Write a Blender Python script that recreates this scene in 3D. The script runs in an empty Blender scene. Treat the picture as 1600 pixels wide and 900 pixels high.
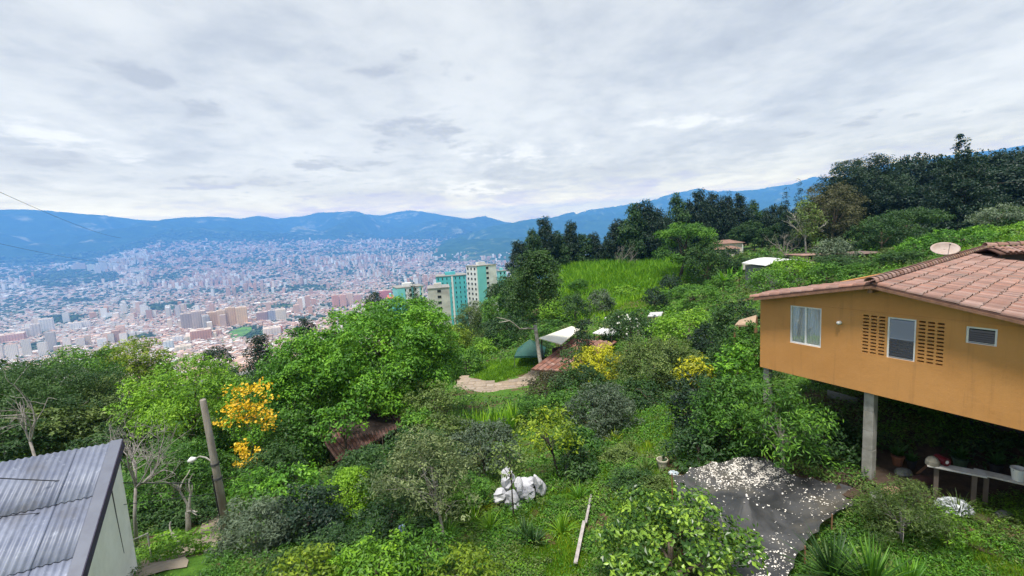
import bpy, math, random
import numpy as np
from mathutils import Vector, Matrix

random.seed(11)
RNG = np.random.default_rng(11)
SC = bpy.context.scene
COL = SC.collection

# ------------------------------------------------------------------ camera
F = 690.0                       # focal length in pixels of the 1600 px wide frame
PITCH, ROLL = math.radians(6.5), math.radians(3.3)
FWD = np.array([0, math.cos(PITCH), -math.sin(PITCH)])
R0 = np.array([1.0, 0, 0]); U0 = np.array([0, math.sin(PITCH), math.cos(PITCH)])
RIGHT = R0 * math.cos(ROLL) - U0 * math.sin(ROLL)
UP = U0 * math.cos(ROLL) + R0 * math.sin(ROLL)
cam_d = bpy.data.cameras.new('camera'); cam = bpy.data.objects.new('camera', cam_d); COL.objects.link(cam)
M = Matrix.Identity(4)
for i in range(3):
    M[i][0], M[i][1], M[i][2] = RIGHT[i], UP[i], -FWD[i]
cam.matrix_world = M
cam_d.sensor_width = 36; cam_d.lens = 36 * F / 1600
cam_d.clip_start = 0.1; cam_d.clip_end = 90000
SC.camera = cam

# ------------------------------------------------------------------ light, sky, exposure
SUN_EL, SUN_AZ = math.radians(69), math.radians(205)     # azimuth clockwise from +Y: behind the camera, to the left
SUN_STRENGTH = 2.6
sun_d = bpy.data.lights.new('sun', 'SUN'); sun = bpy.data.objects.new('sun', sun_d); COL.objects.link(sun)
sun_d.energy = SUN_STRENGTH; sun_d.angle = math.radians(10); sun_d.color = (1, 0.95, 0.87)
sd = Vector((math.sin(SUN_AZ) * math.cos(SUN_EL), math.cos(SUN_AZ) * math.cos(SUN_EL), math.sin(SUN_EL)))
sun.rotation_euler = sd.to_track_quat('Z', 'Y').to_euler()
SC.view_settings.view_transform = 'Standard'; SC.view_settings.look = 'None'
SC.view_settings.exposure = 1.33; SC.view_settings.gamma = 1; SC.view_settings.use_curve_mapping = False
SC.cycles.max_bounces = 6; SC.cycles.diffuse_bounces = 3; SC.cycles.glossy_bounces = 2
SC.cycles.transmission_bounces = 4; SC.cycles.transparent_max_bounces = 6; SC.cycles.volume_bounces = 2

HAZE_DENSITY = 0.00011
HAZE_COLOR = (0.155, 0.45, 1.0)
HAZE_TOP = 1560.0
HAZE_GLOW = (0.042, 0.145, 0.33)

class NT:
    """small helper for node trees"""
    def __init__(s, tree): s.t = tree; s.n = tree.nodes; s.l = tree.links
    def node(s, kind, ins=None, **props):
        n = s.n.new(kind)
        for k, v in props.items(): setattr(n, k, v)
        for k, v in (ins or {}).items():
            sock = n.inputs[k]
            if isinstance(v, bpy.types.NodeSocket): s.l.new(v, sock)
            else: sock.default_value = v
        return n
    def math(s, op, a, b=0.0, c=0.0, clamp=False):
        n = s.node('ShaderNodeMath', {0: a, 1: b, 2: c}, operation=op); n.use_clamp = clamp
        return n.outputs[0]
    def vmath(s, op, a, b=(0, 0, 0)):
        n = s.node('ShaderNodeVectorMath', {0: a, 1: b}, operation=op)
        return n.outputs['Value'] if op in ('LENGTH', 'DISTANCE', 'DOT_PRODUCT') else n.outputs[0]
    def mix(s, f, a, b, mode='MIX'):
        n = s.n.new('ShaderNodeMix'); n.data_type = 'RGBA'; n.blend_type = mode
        for i, v in ((0, f), (6, a), (7, b)):
            if isinstance(v, bpy.types.NodeSocket): s.l.new(v, n.inputs[i])
            else: n.inputs[i].default_value = (v if i == 0 else (*v[:3], 1))
        return n.outputs[2]
    def noise(s, vec, scale, detail=4.0, rough=0.55, dist=0.0, out=0):
        n = s.node('ShaderNodeTexNoise', {'Scale': scale, 'Detail': detail, 'Roughness': rough, 'Distortion': dist})
        if vec is not None: s.l.new(vec, n.inputs['Vector'])
        return n.outputs[out]
    def ramp(s, f, stops):
        n = s.node('ShaderNodeValToRGB', {0: f}); cr = n.color_ramp
        while len(cr.elements) < len(stops): cr.elements.new(0.5)
        for e, (p, c) in zip(cr.elements, stops):
            e.position = p; e.color = (*c, 1) if len(c) == 3 else c
        return n.outputs[0]
    def rng(s, v, a, b, c=0.0, d=1.0, smooth=True):
        n = s.node('ShaderNodeMapRange', {0: v, 1: a, 2: b, 3: c, 4: d}, interpolation_type='SMOOTHSTEP' if smooth else 'LINEAR')
        return n.outputs[0]

def ray(x, y):
    d = FWD + (np.asarray(x) - 800)[..., None] / F * RIGHT - (np.asarray(y) - 450)[..., None] / F * UP
    return d

def W(x, y, Y):
    """the point seen at pixel (x, y) of the photograph when it lies Y metres ahead"""
    d = FWD + (x - 800) / F * RIGHT - (y - 450) / F * UP
    return d * (Y / d[1])

def Wz(x, y, z):
    d = FWD + (x - 800) / F * RIGHT - (y - 450) / F * UP
    return d * (z / d[2])

def project(P):
    P = np.asarray(P, float)
    f = P @ FWD
    return 800 + F * (P @ RIGHT) / f, 450 - F * (P @ UP) / f

world = bpy.data.worlds.new('World'); SC.world = world; world.use_nodes = True
t = NT(world.node_tree); t.n.clear()
sky = t.node('ShaderNodeTexSky', sky_type='NISHITA'); sky.sun_disc = False
sky.sun_elevation = SUN_EL; sky.sun_rotation = SUN_AZ; sky.altitude = 1800
geo = t.node('ShaderNodeTexCoord').outputs['Generated']
sep = t.node('ShaderNodeSeparateXYZ', {0: geo})
zc = t.math('MAXIMUM', sep.outputs[2], 0.0)
den = t.math('ADD', zc, 0.10)
px_ = t.math('DIVIDE', sep.outputs[0], den); py_ = t.math('DIVIDE', sep.outputs[1], den)
pv = t.node('ShaderNodeCombineXYZ', {0: px_, 1: py_, 2: 0.0}).outputs[0]
pvs = t.node('ShaderNodeMapping', {0: pv, 2: (0, 0, math.radians(-28)), 3: (1.0, 0.62, 1)}).outputs[0]
warp = t.noise(pv, 0.9, 3, 0.5, 0, 1)
pw = t.vmath('ADD', pvs, t.node('ShaderNodeVectorMath', {0: warp, 'Scale': 0.55}, operation='SCALE').outputs[0])
n_big = t.noise(pw, 0.55, 6, 0.55, 0.25)
n_mid = t.noise(pw, 1.7, 9, 0.6, 0.35)
n_fine = t.noise(pv, 4.2, 9, 0.62, 0.2)
v = t.math('ADD', t.math('MULTIPLY', n_big, 0.40), t.math('ADD', t.math('MULTIPLY', n_mid, 0.34), t.math('MULTIPLY', n_fine, 0.26)))
SKY = 10.0    # the Background node's 0.1 brings this back to about 1
def g3(r, g, b): return (r * SKY * 0.1 * 1.0, g * SKY * 0.1, b * SKY * 0.1)
cl = t.ramp(v, [(0.36, (0.43, 0.46, 0.53)), (0.44, (0.51, 0.54, 0.60)), (0.50, (0.60, 0.62, 0.66)), (0.56, (0.67, 0.685, 0.71)), (0.66, (0.74, 0.745, 0.76))])
# small darker puffs drifting under the layer (where the photograph has them) and white crests beside them
def puff(pts, col, amount, base):
    tot = None
    for (x, y, rx, ry) in pts:
        d = FWD + (x - 800) / F * RIGHT - (y - 450) / F * UP; d = d / np.linalg.norm(d)
        c = (d[0] / (max(d[2], 0) + 0.10), d[1] / (max(d[2], 0) + 0.10), 0)
        d2 = FWD + (x + rx - 800) / F * RIGHT - (y - 450) / F * UP; d2 /= np.linalg.norm(d2)
        d3 = FWD + (x - 800) / F * RIGHT - (y - ry - 450) / F * UP; d3 /= np.linalg.norm(d3)
        sx = np.hypot(d2[0] / (d2[2] + .1) - c[0], d2[1] / (d2[2] + .1) - c[1])
        ax = np.array([d2[0] / (d2[2] + .1) - c[0], d2[1] / (d2[2] + .1) - c[1]])
        sy = np.hypot(d3[0] / (d3[2] + .1) - c[0], d3[1] / (d3[2] + .1) - c[1])
        mp = t.node('ShaderNodeMapping', {0: pv, 1: c, 2: (0, 0, math.atan2(ax[1], ax[0])), 3: (sx, sy, 1)}, vector_type='TEXTURE').outputs[0]
        r = t.vmath('LENGTH', mp)
        q = t.math('SUBTRACT', t.math('ADD', 1.35, t.math('MULTIPLY', t.math('ADD', t.math('SUBTRACT', n_fine, 0.5), t.math('SUBTRACT', n_mid, 0.5)), 6.5)), r)
        m = t.rng(q, 0.0, 1.7)
        tot = m if tot is None else t.math('MAXIMUM', tot, m)
    return t.mix(t.math('MULTIPLY', tot, amount), base, col)
cl = puff([(60, 215, 75, 22), (800, 240, 60, 9), (210, 250, 60, 7), (1060, 185, 70, 14), (720, 300, 60, 9)], (0.80, 0.80, 0.81), 0.7, cl)
cl = puff([(245, 125, 50, 18), (300, 178, 48, 22), (630, 210, 62, 22), (600, 108, 70, 22), (560, 255, 60, 9), (380, 285, 95, 12), (985, 265, 60, 7), (60, 250, 80, 18), (620, 305, 80, 9), (1340, 190, 80, 18), (1230, 210, 60, 12)],
          (0.41, 0.44, 0.515), 0.82, cl)
# overall tint of the cloud layer; an added warm skyline glow follows
cl = t.mix(1.0, cl, (0.452, 0.464, 0.470), 'MULTIPLY')
# towards the skyline an added bright warm glow offsets the haze's blue tint
tau = t.math('MINIMUM', t.math('DIVIDE', HAZE_DENSITY * HAZE_TOP * 1.12, t.math('MAXIMUM', sep.outputs[2], 0.01)), HAZE_DENSITY * 23500)
inv = t.math('EXPONENT', tau)
one = t.math('SUBTRACT', 1.0, t.math('EXPONENT', t.math('MULTIPLY', tau, -1.0)))
av = t.node('ShaderNodeVectorMath', {0: HAZE_GLOW, 'Scale': one}, operation='SCALE').outputs[0]
cl = t.vmath('MAXIMUM', t.vmath('SUBTRACT', cl, av), (0.02, 0.02, 0.02))
cl = t.node('ShaderNodeVectorMath', {0: cl, 'Scale': inv}, operation='SCALE').outputs[0]
cl = t.mix(t.rng(sep.outputs[2], -0.02, -0.005), (0.10, 0.12, 0.09), cl)     # far land below the skyline
cl10 = t.node('ShaderNodeVectorMath', {0: cl, 'Scale': SKY}, operation='SCALE').outputs[0]
skc = t.mix(0.93, sky.outputs[0], cl10)
bg = t.node('ShaderNodeBackground', {0: skc, 1: 0.1})
t.l.new(bg.outputs[0], t.node('ShaderNodeOutputWorld').inputs[0])

# ------------------------------------------------------------------ helpers: properties, meshes
def tag(o, label=None, cat=None, group=None, kind=None):
    if label: o['label'] = label
    if cat: o['category'] = cat
    if group: o['group'] = group
    if kind: o['kind'] = kind
    return o

def thing(name, label, cat, loc=(0, 0, 0), group=None):
    o = bpy.data.objects.new(name, None); COL.objects.link(o)
    o.empty_display_size = 0.3
    o.location = [float(c) for c in loc]
    return tag(o, label, cat, group)

def root_loc(o):
    p = np.zeros(3)
    while o is not None:
        p = p + np.array(o.location); o = o.parent
    return p

def np_mesh(name, verts, faces, mat=None, tint=None, color=None, smooth=False):
    """faces: (n,3) or (n,4) int array, or a list of such arrays / a python list of tuples"""
    me = bpy.data.meshes.new(name)
    verts = np.asarray(verts, np.float32)
    if isinstance(faces, np.ndarray): groups = [faces]
    elif len(faces) and isinstance(faces[0], np.ndarray): groups = faces
    else: groups = None
    if groups is None:
        me.from_pydata([tuple(map(float, v)) for v in verts], [], faces)
    else:
        nl = sum(g.size for g in groups); npg = sum(len(g) for g in groups)
        me.vertices.add(len(verts)); me.vertices.foreach_set('co', verts.ravel())
        me.loops.add(nl); me.loops.foreach_set('vertex_index', np.concatenate([g.ravel() for g in groups]).astype(np.int32))
        tot = np.concatenate([np.full(len(g), g.shape[1], np.int32) for g in groups])
        st = np.concatenate([[0], np.cumsum(tot)[:-1]]).astype(np.int32)
        me.polygons.add(npg); me.polygons.foreach_set('loop_start', st); me.polygons.foreach_set('loop_total', tot)
    if tint is not None:
        a = me.attributes.new('tint', 'FLOAT', 'POINT'); a.data.foreach_set('value', np.asarray(tint, np.float32))
    if color is not None:
        c = np.ones((len(verts), 4), np.float32); c[:, :3] = color
        a = me.attributes.new('col', 'FLOAT_COLOR', 'POINT'); a.data.foreach_set('color', c.ravel())
    me.update(calc_edges=True)
    me.polygons.foreach_set('use_smooth', np.full(len(me.polygons), bool(smooth)))
    if mat: me.materials.append(mat)
    me.validate()
    return me

def link(name, me, parent=None, loc=(0, 0, 0)):
    o = bpy.data.objects.new(name, me); COL.objects.link(o)
    o.parent = parent; o.location = [float(c) for c in loc]
    return o

class MB:
    """collects boxes, tubes and polygons in world coordinates; build() links them as one mesh object"""
    def __init__(s): s.v = []; s.f = []
    def poly(s, pts, faces):
        b = len(s.v); s.v += [tuple(map(float, p)) for p in pts]; s.f += [tuple(b + i for i in f) for f in faces]; return s
    def hexa(s, p):   # 8 points: bottom 4 (ccw from above) then top 4
        return s.poly(p, [(3, 2, 1, 0), (4, 5, 6, 7), (0, 1, 5, 4), (1, 2, 6, 5), (2, 3, 7, 6), (3, 0, 4, 7)])
    def obox(s, o, a, b, c):
        o, a, b, c = map(np.asarray, (o, a, b, c))
        if np.dot(np.cross(a, b), c) < 0: a, b = b, a
        return s.hexa([o, o + a, o + a + b, o + b, o + c, o + a + c, o + a + b + c, o + b + c])
    def box(s, x0, x1, y0, y1, z0, z1):
        return s.obox((x0, y0, z0), (x1 - x0, 0, 0), (0, y1 - y0, 0), (0, 0, z1 - z0))
    def tube(s, pts, radii, n=6, cap=True):
        pts = [np.asarray(p, float) for p in pts]
        if np.isscalar(radii): radii = [radii] * len(pts)
        rings = []; prev = None
        for i, p in enumerate(pts):
            d = pts[min(i + 1, len(pts) - 1)] - pts[max(i - 1, 0)]; d = d / (np.linalg.norm(d) + 1e-9)
            a = np.cross(d, [0, 0, 1.0] if abs(d[2]) < .9 else [1.0, 0, 0]) if prev is None else prev - d * np.dot(prev, d)
            a = a / (np.linalg.norm(a) + 1e-9); prev = a; b = np.cross(d, a)
            rings.append([p + radii[i] * (a * math.cos(2 * math.pi * k / n) + b * math.sin(2 * math.pi * k / n)) for k in range(n)])
        base = len(s.v)
        for r in rings: s.v += [tuple(map(float, q)) for q in r]
        for i in range(len(rings) - 1):
            for k in range(n):
                k2 = (k + 1) % n
                s.f.append((base + i * n + k, base + i * n + k2, base + (i + 1) * n + k2, base + (i + 1) * n + k))
        if cap:
            s.f.append(tuple(base + k for k in reversed(range(n)))); e = base + (len(rings) - 1) * n
            s.f.append(tuple(e + k for k in range(n)))
        return s
    def lathe(s, c, prof, n=14, cap=True):
        base = len(s.v)
        for r, z in prof:
            for k in range(n): s.v.append((c[0] + r * math.cos(2 * math.pi * k / n), c[1] + r * math.sin(2 * math.pi * k / n), c[2] + z))
        for i in range(len(prof) - 1):
            for k in range(n):
                k2 = (k + 1) % n; s.f.append((base + i * n + k, base + i * n + k2, base + (i + 1) * n + k2, base + (i + 1) * n + k))
        if cap:
            s.f.append(tuple(base + k for k in reversed(range(n)))); s.f.append(tuple(base + (len(prof) - 1) * n + k for k in range(n)))
        return s
    def build(s, name, mat, parent=None, smooth=False, bevel=0.0):
        off = root_loc(parent) if parent is not None else np.zeros(3)
        me = bpy.data.meshes.new(name)
        me.from_pydata([(v[0] - off[0], v[1] - off[1], v[2] - off[2]) for v in s.v], [], s.f)
        me.materials.append(mat)
        if smooth: me.polygons.foreach_set('use_smooth', np.ones(len(me.polygons), bool))
        o = link(name, me, parent)
        if bevel:
            m = o.modifiers.new('bevel', 'BEVEL'); m.width = bevel; m.segments = 2; m.limit_method = 'ANGLE'
        return o
    def own(s, name, mat, label, cat, group=None, smooth=False, bevel=0.0):
        """a thing that is one mesh; its origin moves to its base"""
        a = np.array(s.v); c = np.array([a[:, 0].mean(), a[:, 1].mean(), a[:, 2].min()])
        s.v = [tuple(p) for p in (a - c)]
        o = s.build(name, mat, None, smooth, bevel); o.location = [float(q) for q in c]
        return tag(o, label, cat, group)

# ------------------------------------------------------------------ materials
def new_mat(name):
    m = bpy.data.materials.new(name); m.use_nodes = True; tt = NT(m.node_tree); tt.n.clear()
    return m, tt
def finish(tt, shader): tt.l.new(shader, tt.node('ShaderNodeOutputMaterial').inputs[0])

def surf(name, c1, c2=None, scale=2.0, rough=0.8, bump=0.0, bscale=None, c3=None, metal=0.0, spec=0.3, stretch=(1, 1, 1), rand=0.0, contrast=(0.35, 0.65)):
    """plain surface: two or three tones mixed by noise, fine relief"""
    m, tt = new_mat(name)
    co = tt.node('ShaderNodeTexCoord').outputs['Object']
    mp = tt.node('ShaderNodeMapping', {0: co, 3: stretch}).outputs[0]
    if c2 is None: c2 = tuple(c * 0.8 for c in c1)
    n1 = tt.noise(mp, scale, 8, 0.65)
    col = tt.mix(tt.rng(n1, contrast[0], contrast[1]), c1, c2)
    if c3 is not None:
        n2 = tt.noise(mp, scale * 0.37, 6, 0.6)
        col = tt.mix(tt.rng(n2, 0.50, 0.70), col, c3)
    if rand:
        rv = tt.node('ShaderNodeObjectInfo').outputs['Random']
        at = tt.node('ShaderNodeAttribute', attribute_name='tint').outputs['Fac']
        rr = tt.math('FRACT', tt.math('ADD', rv, at))
        hs = tt.node('ShaderNodeHueSaturation', {'Value': tt.rng(rr, 0, 1, 1 - rand, 1 + rand, False), 'Saturation': tt.rng(tt.math('FRACT', tt.math('MULTIPLY', rr, 7.3)), 0, 1, 0.8, 1.15, False), 'Color': col})
        col = hs.outputs[0]
    ins = {'Base Color': col, 'Roughness': rough, 'Metallic': metal, 'Specular IOR Level': spec}
    if bump:
        nb = tt.noise(mp, bscale or scale * 6, 6, 0.7)
        ins['Normal'] = tt.node('ShaderNodeBump', {'Strength': 0.6, 'Distance': bump, 'Height': nb}).outputs[0]
    finish(tt, tt.node('ShaderNodeBsdfPrincipled', ins).outputs[0])
    return m

def leaf_mat(name, dark, mid, light, trans=0.24, rough=0.5):
    m, tt = new_mat(name)
    at = tt.node('ShaderNodeAttribute', attribute_name='tint').outputs['Fac']
    rv = tt.node('ShaderNodeObjectInfo').outputs['Random']
    tv = tt.math('ADD', at, tt.rng(rv, 0, 1, -0.07, 0.07, False))
    col = tt.ramp(tv, [(0.05, dark), (0.5, mid), (0.95, light)])
    p = tt.node('ShaderNodeBsdfPrincipled', {'Base Color': col, 'Roughness': rough, 'Specular IOR Level': 0.35})
    tr = tt.node('ShaderNodeBsdfTranslucent', {0: tt.mix(1.0, col, (1.25, 1.35, 0.6), 'MULTIPLY')})
    mx = tt.node('ShaderNodeMixShader', {0: trans, 1: p.outputs[0], 2: tr.outputs[0]})
    finish(tt, mx.outputs[0])
    return m

LM = {
    'bright': leaf_mat('leaf_bright', (0.030, 0.100, 0.010), (0.082, 0.230, 0.016), (0.20, 0.42, 0.026)),
    'mid': leaf_mat('leaf_mid', (0.026, 0.085, 0.012), (0.068, 0.180, 0.018), (0.155, 0.325, 0.028)),
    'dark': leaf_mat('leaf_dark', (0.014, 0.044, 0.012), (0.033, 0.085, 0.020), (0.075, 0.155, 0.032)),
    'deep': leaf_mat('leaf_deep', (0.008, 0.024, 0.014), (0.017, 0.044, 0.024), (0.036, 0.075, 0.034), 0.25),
    'olive': leaf_mat('leaf_olive', (0.046, 0.082, 0.018), (0.105, 0.165, 0.036), (0.215, 0.285, 0.075)),
    'grey': leaf_mat('leaf_grey', (0.055, 0.085, 0.050), (0.110, 0.155, 0.095), (0.200, 0.255, 0.165)),
    'yellow': leaf_mat('leaf_yellow', (0.10, 0.17, 0.010), (0.23, 0.32, 0.015), (0.42, 0.50, 0.030)),
    'lime': leaf_mat('leaf_lime', (0.070, 0.175, 0.012), (0.155, 0.32, 0.018), (0.28, 0.48, 0.028)),
    'gold': leaf_mat('leaf_gold', (0.22, 0.24, 0.010), (0.46, 0.46, 0.014), (0.66, 0.64, 0.030)),
    'brown': leaf_mat('leaf_brown', (0.060, 0.060, 0.030), (0.110, 0.112, 0.050), (0.190, 0.190, 0.085)),
    'blossom': leaf_mat('blossom_yellow', (0.58, 0.30, 0.01), (0.80, 0.50, 0.018), (0.90, 0.66, 0.06), 0.25),
    'white': leaf_mat('blossom_white', (0.6, 0.6, 0.56), (0.75, 0.75, 0.7), (0.85, 0.85, 0.8), 0.2),
    'citrus': leaf_mat('leaf_citrus', (0.022, 0.062, 0.010), (0.062, 0.145, 0.018), (0.30, 0.46, 0.05), 0.2, 0.35),
    'sage': leaf_mat('leaf_sage', (0.045, 0.070, 0.022), (0.115, 0.155, 0.055), (0.27, 0.32, 0.14)),
    'cane': leaf_mat('leaf_cane', (0.080, 0.205, 0.010), (0.17, 0.37, 0.014), (0.31, 0.50, 0.030)),
}
BARK = surf('bark', (0.16, 0.125, 0.095), (0.07, 0.055, 0.042), 3, 0.9, 0.02)
PALE_BARK = surf('pale_bark', (0.42, 0.40, 0.35), (0.22, 0.20, 0.17), 3, 0.9, 0.01)
GREY_BARK = surf('grey_bark', (0.34, 0.31, 0.29), (0.20, 0.18, 0.17), 3, 0.9, 0.01)
DARK_BARK = surf('dark_bark', (0.055, 0.045, 0.038), (0.03, 0.025, 0.02), 3, 0.9, 0.01)

# ------------------------------------------------------------------ the ground: control points and far columns
G = []
def gp(x, y, Y): G.append(W(x, y, Y))
for q in [(800, 900, 10.6), (600, 900, 10.8), (350, 860, 13.5), (355, 830, 16), (240, 870, 12.3), (1200, 810, 12.8), (1050, 745, 15),
          (1343, 745, 13), (1450, 800, 11.5), (1590, 780, 11.6), (1590, 880, 9.5), (1250, 890, 10.2), (870, 780, 15.3), (1000, 690, 20),
          (1050, 640, 24), (900, 830, 13.5), (730, 830, 13.8), (750, 700, 24), (600, 740, 22), (430, 800, 17), (500, 730, 24),
          (760, 612, 44), (800, 580, 50), (830, 606, 43), (690, 612, 42), (900, 575, 50), (960, 610, 34), (1100, 620, 28),
          (1187, 660, 17), (1000, 474, 76), (950, 505, 65), (880, 462, 95), (940, 432, 110), (1050, 424, 115), (1150, 396, 120),
          (870, 422, 130), (1350, 400, 105), (1250, 425, 70), (1130, 455, 80), (1050, 520, 52), (1550, 374, 52), (1400, 398, 60), (1500, 380, 95), (840, 545, 58), (900, 520, 66), (1000, 560, 45)]:
    gp(*q)
for q in [(-9.5, 11, -8.0), (-14, 8, -8.3), (0, 2, -7.8), (8, 3, -7.4), (16, 6, -7.0), (-12, 2, -7.8), (20, 14, -6.6), (24, 24, -5.2), (15, 22, -7.4),
          (-11.7, 18, -10.7), (-20, 18, -11.5), (-20, 30, -15), (-30, 30, -17), (-28, 45, -22), (-18, 40, -17.5), (-50, 45, -25), (-40, 70, -32), (-15, 60, -20), (-18, 80, -26), (-10, 90, -24),
          (-15, 110, -29), (0, 110, -18), (-60, 100, -46), (-5, 160, -32), (12, 165, -22), (-30, 235, -47), (-10, 250, -44), (30, 220, -20), (60, 180, -9), (110, 150, -8), (150, 100, -3),
          (90, 60, -4), (60, 40, -1.5), (40, 20, -3), (60, 5, -1), (-60, 20, -20), (-150, 100, -60), (-120, 250, -90), (-30, 330, -70), (100, 300, -5), (250, 200, 15), (60, 400, -30), (-100, -50, -12), (50, -50, -2),
          (24, 105, -8), (75, 110, -8), (100, 100, -7)]:
    G.append(np.array(q, float))
G = np.array(G)
def _phi(d): return d
_D = np.linalg.norm(G[:, None, :2] - G[None, :, :2], axis=2)
_P = np.c_[np.ones(len(G)), G[:, :2]]
_A = np.block([[_phi(_D) + 0.0 * np.eye(len(G)), _P], [_P.T, np.zeros((3, 3))]])
_S = np.linalg.solve(_A, np.r_[G[:, 2], 0, 0, 0])
_wt, _pl = _S[:-3], _S[-3:]
def vnoise(x, y, seed=0):
    """cheap smooth value noise"""
    x = np.asarray(x, float); y = np.asarray(y, float)
    xi, yi = np.floor(x), np.floor(y); fx, fy = x - xi, y - yi
    fx = fx * fx * (3 - 2 * fx); fy = fy * fy * (3 - 2 * fy)
    def h(a, b):
        q = np.sin(a * 127.1 + b * 311.7 + seed * 74.7) * 43758.5453; return q - np.floor(q)
    return (h(xi, yi) * (1 - fx) + h(xi + 1, yi) * fx) * (1 - fy) + (h(xi, yi + 1) * (1 - fx) + h(xi + 1, yi + 1) * fx) * fy - 0.5
def fbm(x, y, seed=0, o=5):
    s = 0; a = 1
    for i in range(o): s = s + a * vnoise(x * 2 ** i, y * 2 ** i, seed + i); a *= 0.5
    return s
def rbf(X, Y):
    X = np.asarray(X, float); Y = np.asarray(Y, float); sh = X.shape
    X = X.ravel(); Y = Y.ravel(); out = np.empty(len(X))
    for i in range(0, len(X), 20000):
        a, b = X[i:i + 20000], Y[i:i + 20000]
        d = np.hypot(a[:, None] - G[None, :, 0], b[:, None] - G[None, :, 1])
        out[i:i + 20000] = d @ _wt + _pl[0] + _pl[1] * a + _pl[2] * b
    return out.reshape(sh)
# far columns: heights by distance and by bearing (the bearing is named by the pixel column it is seen in)
RS = np.array([250, 400, 700, 1100, 1600, 2300, 3300, 4800, 6800, 9000, 11500, 14000, 17000, 22000.])
def az_of(x, y=None):
    y = 371 - .0577 * (x - 800) if y is None else y
    d = FWD + (x - 800) / F * RIGHT - (y - 450) / F * UP
    return math.atan2(d[0], d[1])
def elev(x, y):
    d = FWD + (x - 800) / F * RIGHT - (y - 450) / F * UP
    return d[2] / math.hypot(d[0], d[1])
CT = {-900: 420, 0: 418, 100: 415, 170: 405, 230: 390, 300: 384, 450: 381, 600: 379, 700: 376, 760: 374, 900: 368, 2400: 290}   # top of the built-up slope
RDG = [(-900, 360), (-300, 335), (0, 331), (60, 330), (110, 333), (170, 340), (225, 347), (290, 343), (330, 343), (380, 347), (410, 341), (440, 345), (500, 335), (560, 333),
       (600, 334), (640, 329), (660, 330), (700, 338), (730, 343), (770, 342), (800, 350), (900, 352), (2400, 290)]
_xs = sorted(set([-900, -600, -300, -100] + list(range(0, 1000, 10)) + [1000, 1200, 1600, 2000, 2400]))
_az = []; _tab = []
for x in _xs:
    yc = np.interp(x, sorted(CT), [CT[k] for k in sorted(CT)])
    yr = np.interp(x, [p[0] for p in RDG], [p[1] for p in RDG])
    rt = np.clip((x - 760) / 240, 0, 1)
    near = np.array([-56, -95, -160, -225, -268, -284, -290, -285]) * (1 - rt) + np.array([-8, -20, -70, -150, -230, -270, -290, -285]) * rt
    zr = 14000 * elev(x, yr); zc2 = 9000 * elev(x, yc)
    col = list(near) + [-250 * .6 + zc2 * .4, zc2, zc2 * .46 + zr * .54, zr, zr * 0.85, zr * 0.4]
    _az.append(az_of(x)); _tab.append(col)
_az = np.array(_az); _tab = np.array(_tab)
def far_z(az, r, rough=True):
    az = np.asarray(az, float); r = np.asarray(r, float)
    fi = np.interp(az, _az, np.arange(len(_az))); i0 = np.clip(np.floor(fi).astype(int), 0, len(_az) - 2); fa = fi - i0
    gj = np.interp(np.log(r), np.log(RS), np.arange(len(RS))); j0 = np.clip(np.floor(gj).astype(int), 0, len(RS) - 2); fb = gj - j0
    z = (_tab[i0, j0] * (1 - fa) + _tab[i0 + 1, j0] * fa) * (1 - fb) + (_tab[i0, j0 + 1] * (1 - fa) + _tab[i0 + 1, j0 + 1] * fa) * fb
    if rough:
        x, y = r * np.sin(az), r * np.cos(az)
        env = np.clip((r - 8200) / 2500, 0, 1) * np.clip((14400 - r) / 1800, 0.17, 1)
        rid = 0.5 - np.abs(fbm(x / 2600, y / 2600, 3, 5)) * 1.6
        z = z + env * (rid * 640 - 130)
        z = z + np.clip((r - 300) / 700, 0, 1) * fbm(x / 500, y / 500, 9, 3) * 10
    return z
def gz(X, Y):
    X = np.asarray(X, float); Y = np.asarray(Y, float)
    r = np.hypot(X, Y); a = np.arctan2(X, Y)
    s = np.clip((r - 200) / 200, 0, 1); s = s * s * (3 - 2 * s)
    z1 = rbf(X, Y) + 0.22 * fbm(X / 3.5, Y / 3.5, 5, 3) * np.clip(r / 10, 0, 1)
    return z1 * (1 - s) + far_z(a, np.maximum(r, 250)) * s
def g1(x, y): return float(gz(np.array([x]), np.array([y]))[0])
def hit(px, py, dmax=260):
    """first ground point along the rays of the pixels given"""
    px = np.atleast_1d(np.asarray(px, float)); py = np.atleast_1d(np.asarray(py, float))
    d = ray(px, py); d = d / d[:, 1:2]
    ts = np.geomspace(4, dmax, 110)
    best = np.full(len(px), np.nan)
    for a, b in zip(ts[:-1], ts[1:]):
        P = d * b; below = P[:, 2] < gz(P[:, 0], P[:, 1])
        new = below & np.isnan(best)
        if new.any():
            lo = np.full(new.sum(), a); hi = np.full(new.sum(), b); dd = d[new]
            for _ in range(7):
                m = (lo + hi) / 2; Q = dd * m[:, None]; bl = Q[:, 2] < gz(Q[:, 0], Q[:, 1])
                hi = np.where(bl, m, hi); lo = np.where(bl, lo, m)
            best[new] = hi
    return d * best[:, None], ~np.isnan(best)

def polar_sheet(name, azs, rs, zf, mat, kf=None):
    A, R = np.meshgrid(azs, rs, indexing='ij')
    X, Y = R * np.sin(A), R * np.cos(A); Z = zf(X, Y, A, R)
    if kf is not None: X, Y = X * kf(A), Y * kf(A)
    v = np.c_[X.ravel(), Y.ravel(), Z.ravel()]
    n, m = len(azs), len(rs); i = (np.arange(n - 1)[:, None] * m + np.arange(m - 1)[None, :]).ravel()
    f = np.c_[i, i + 1, i + m + 1, i + m][:, ::-1].astype(np.int32)
    o = link(name, np_mesh(name, v, f, mat, smooth=True)); return o

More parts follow.
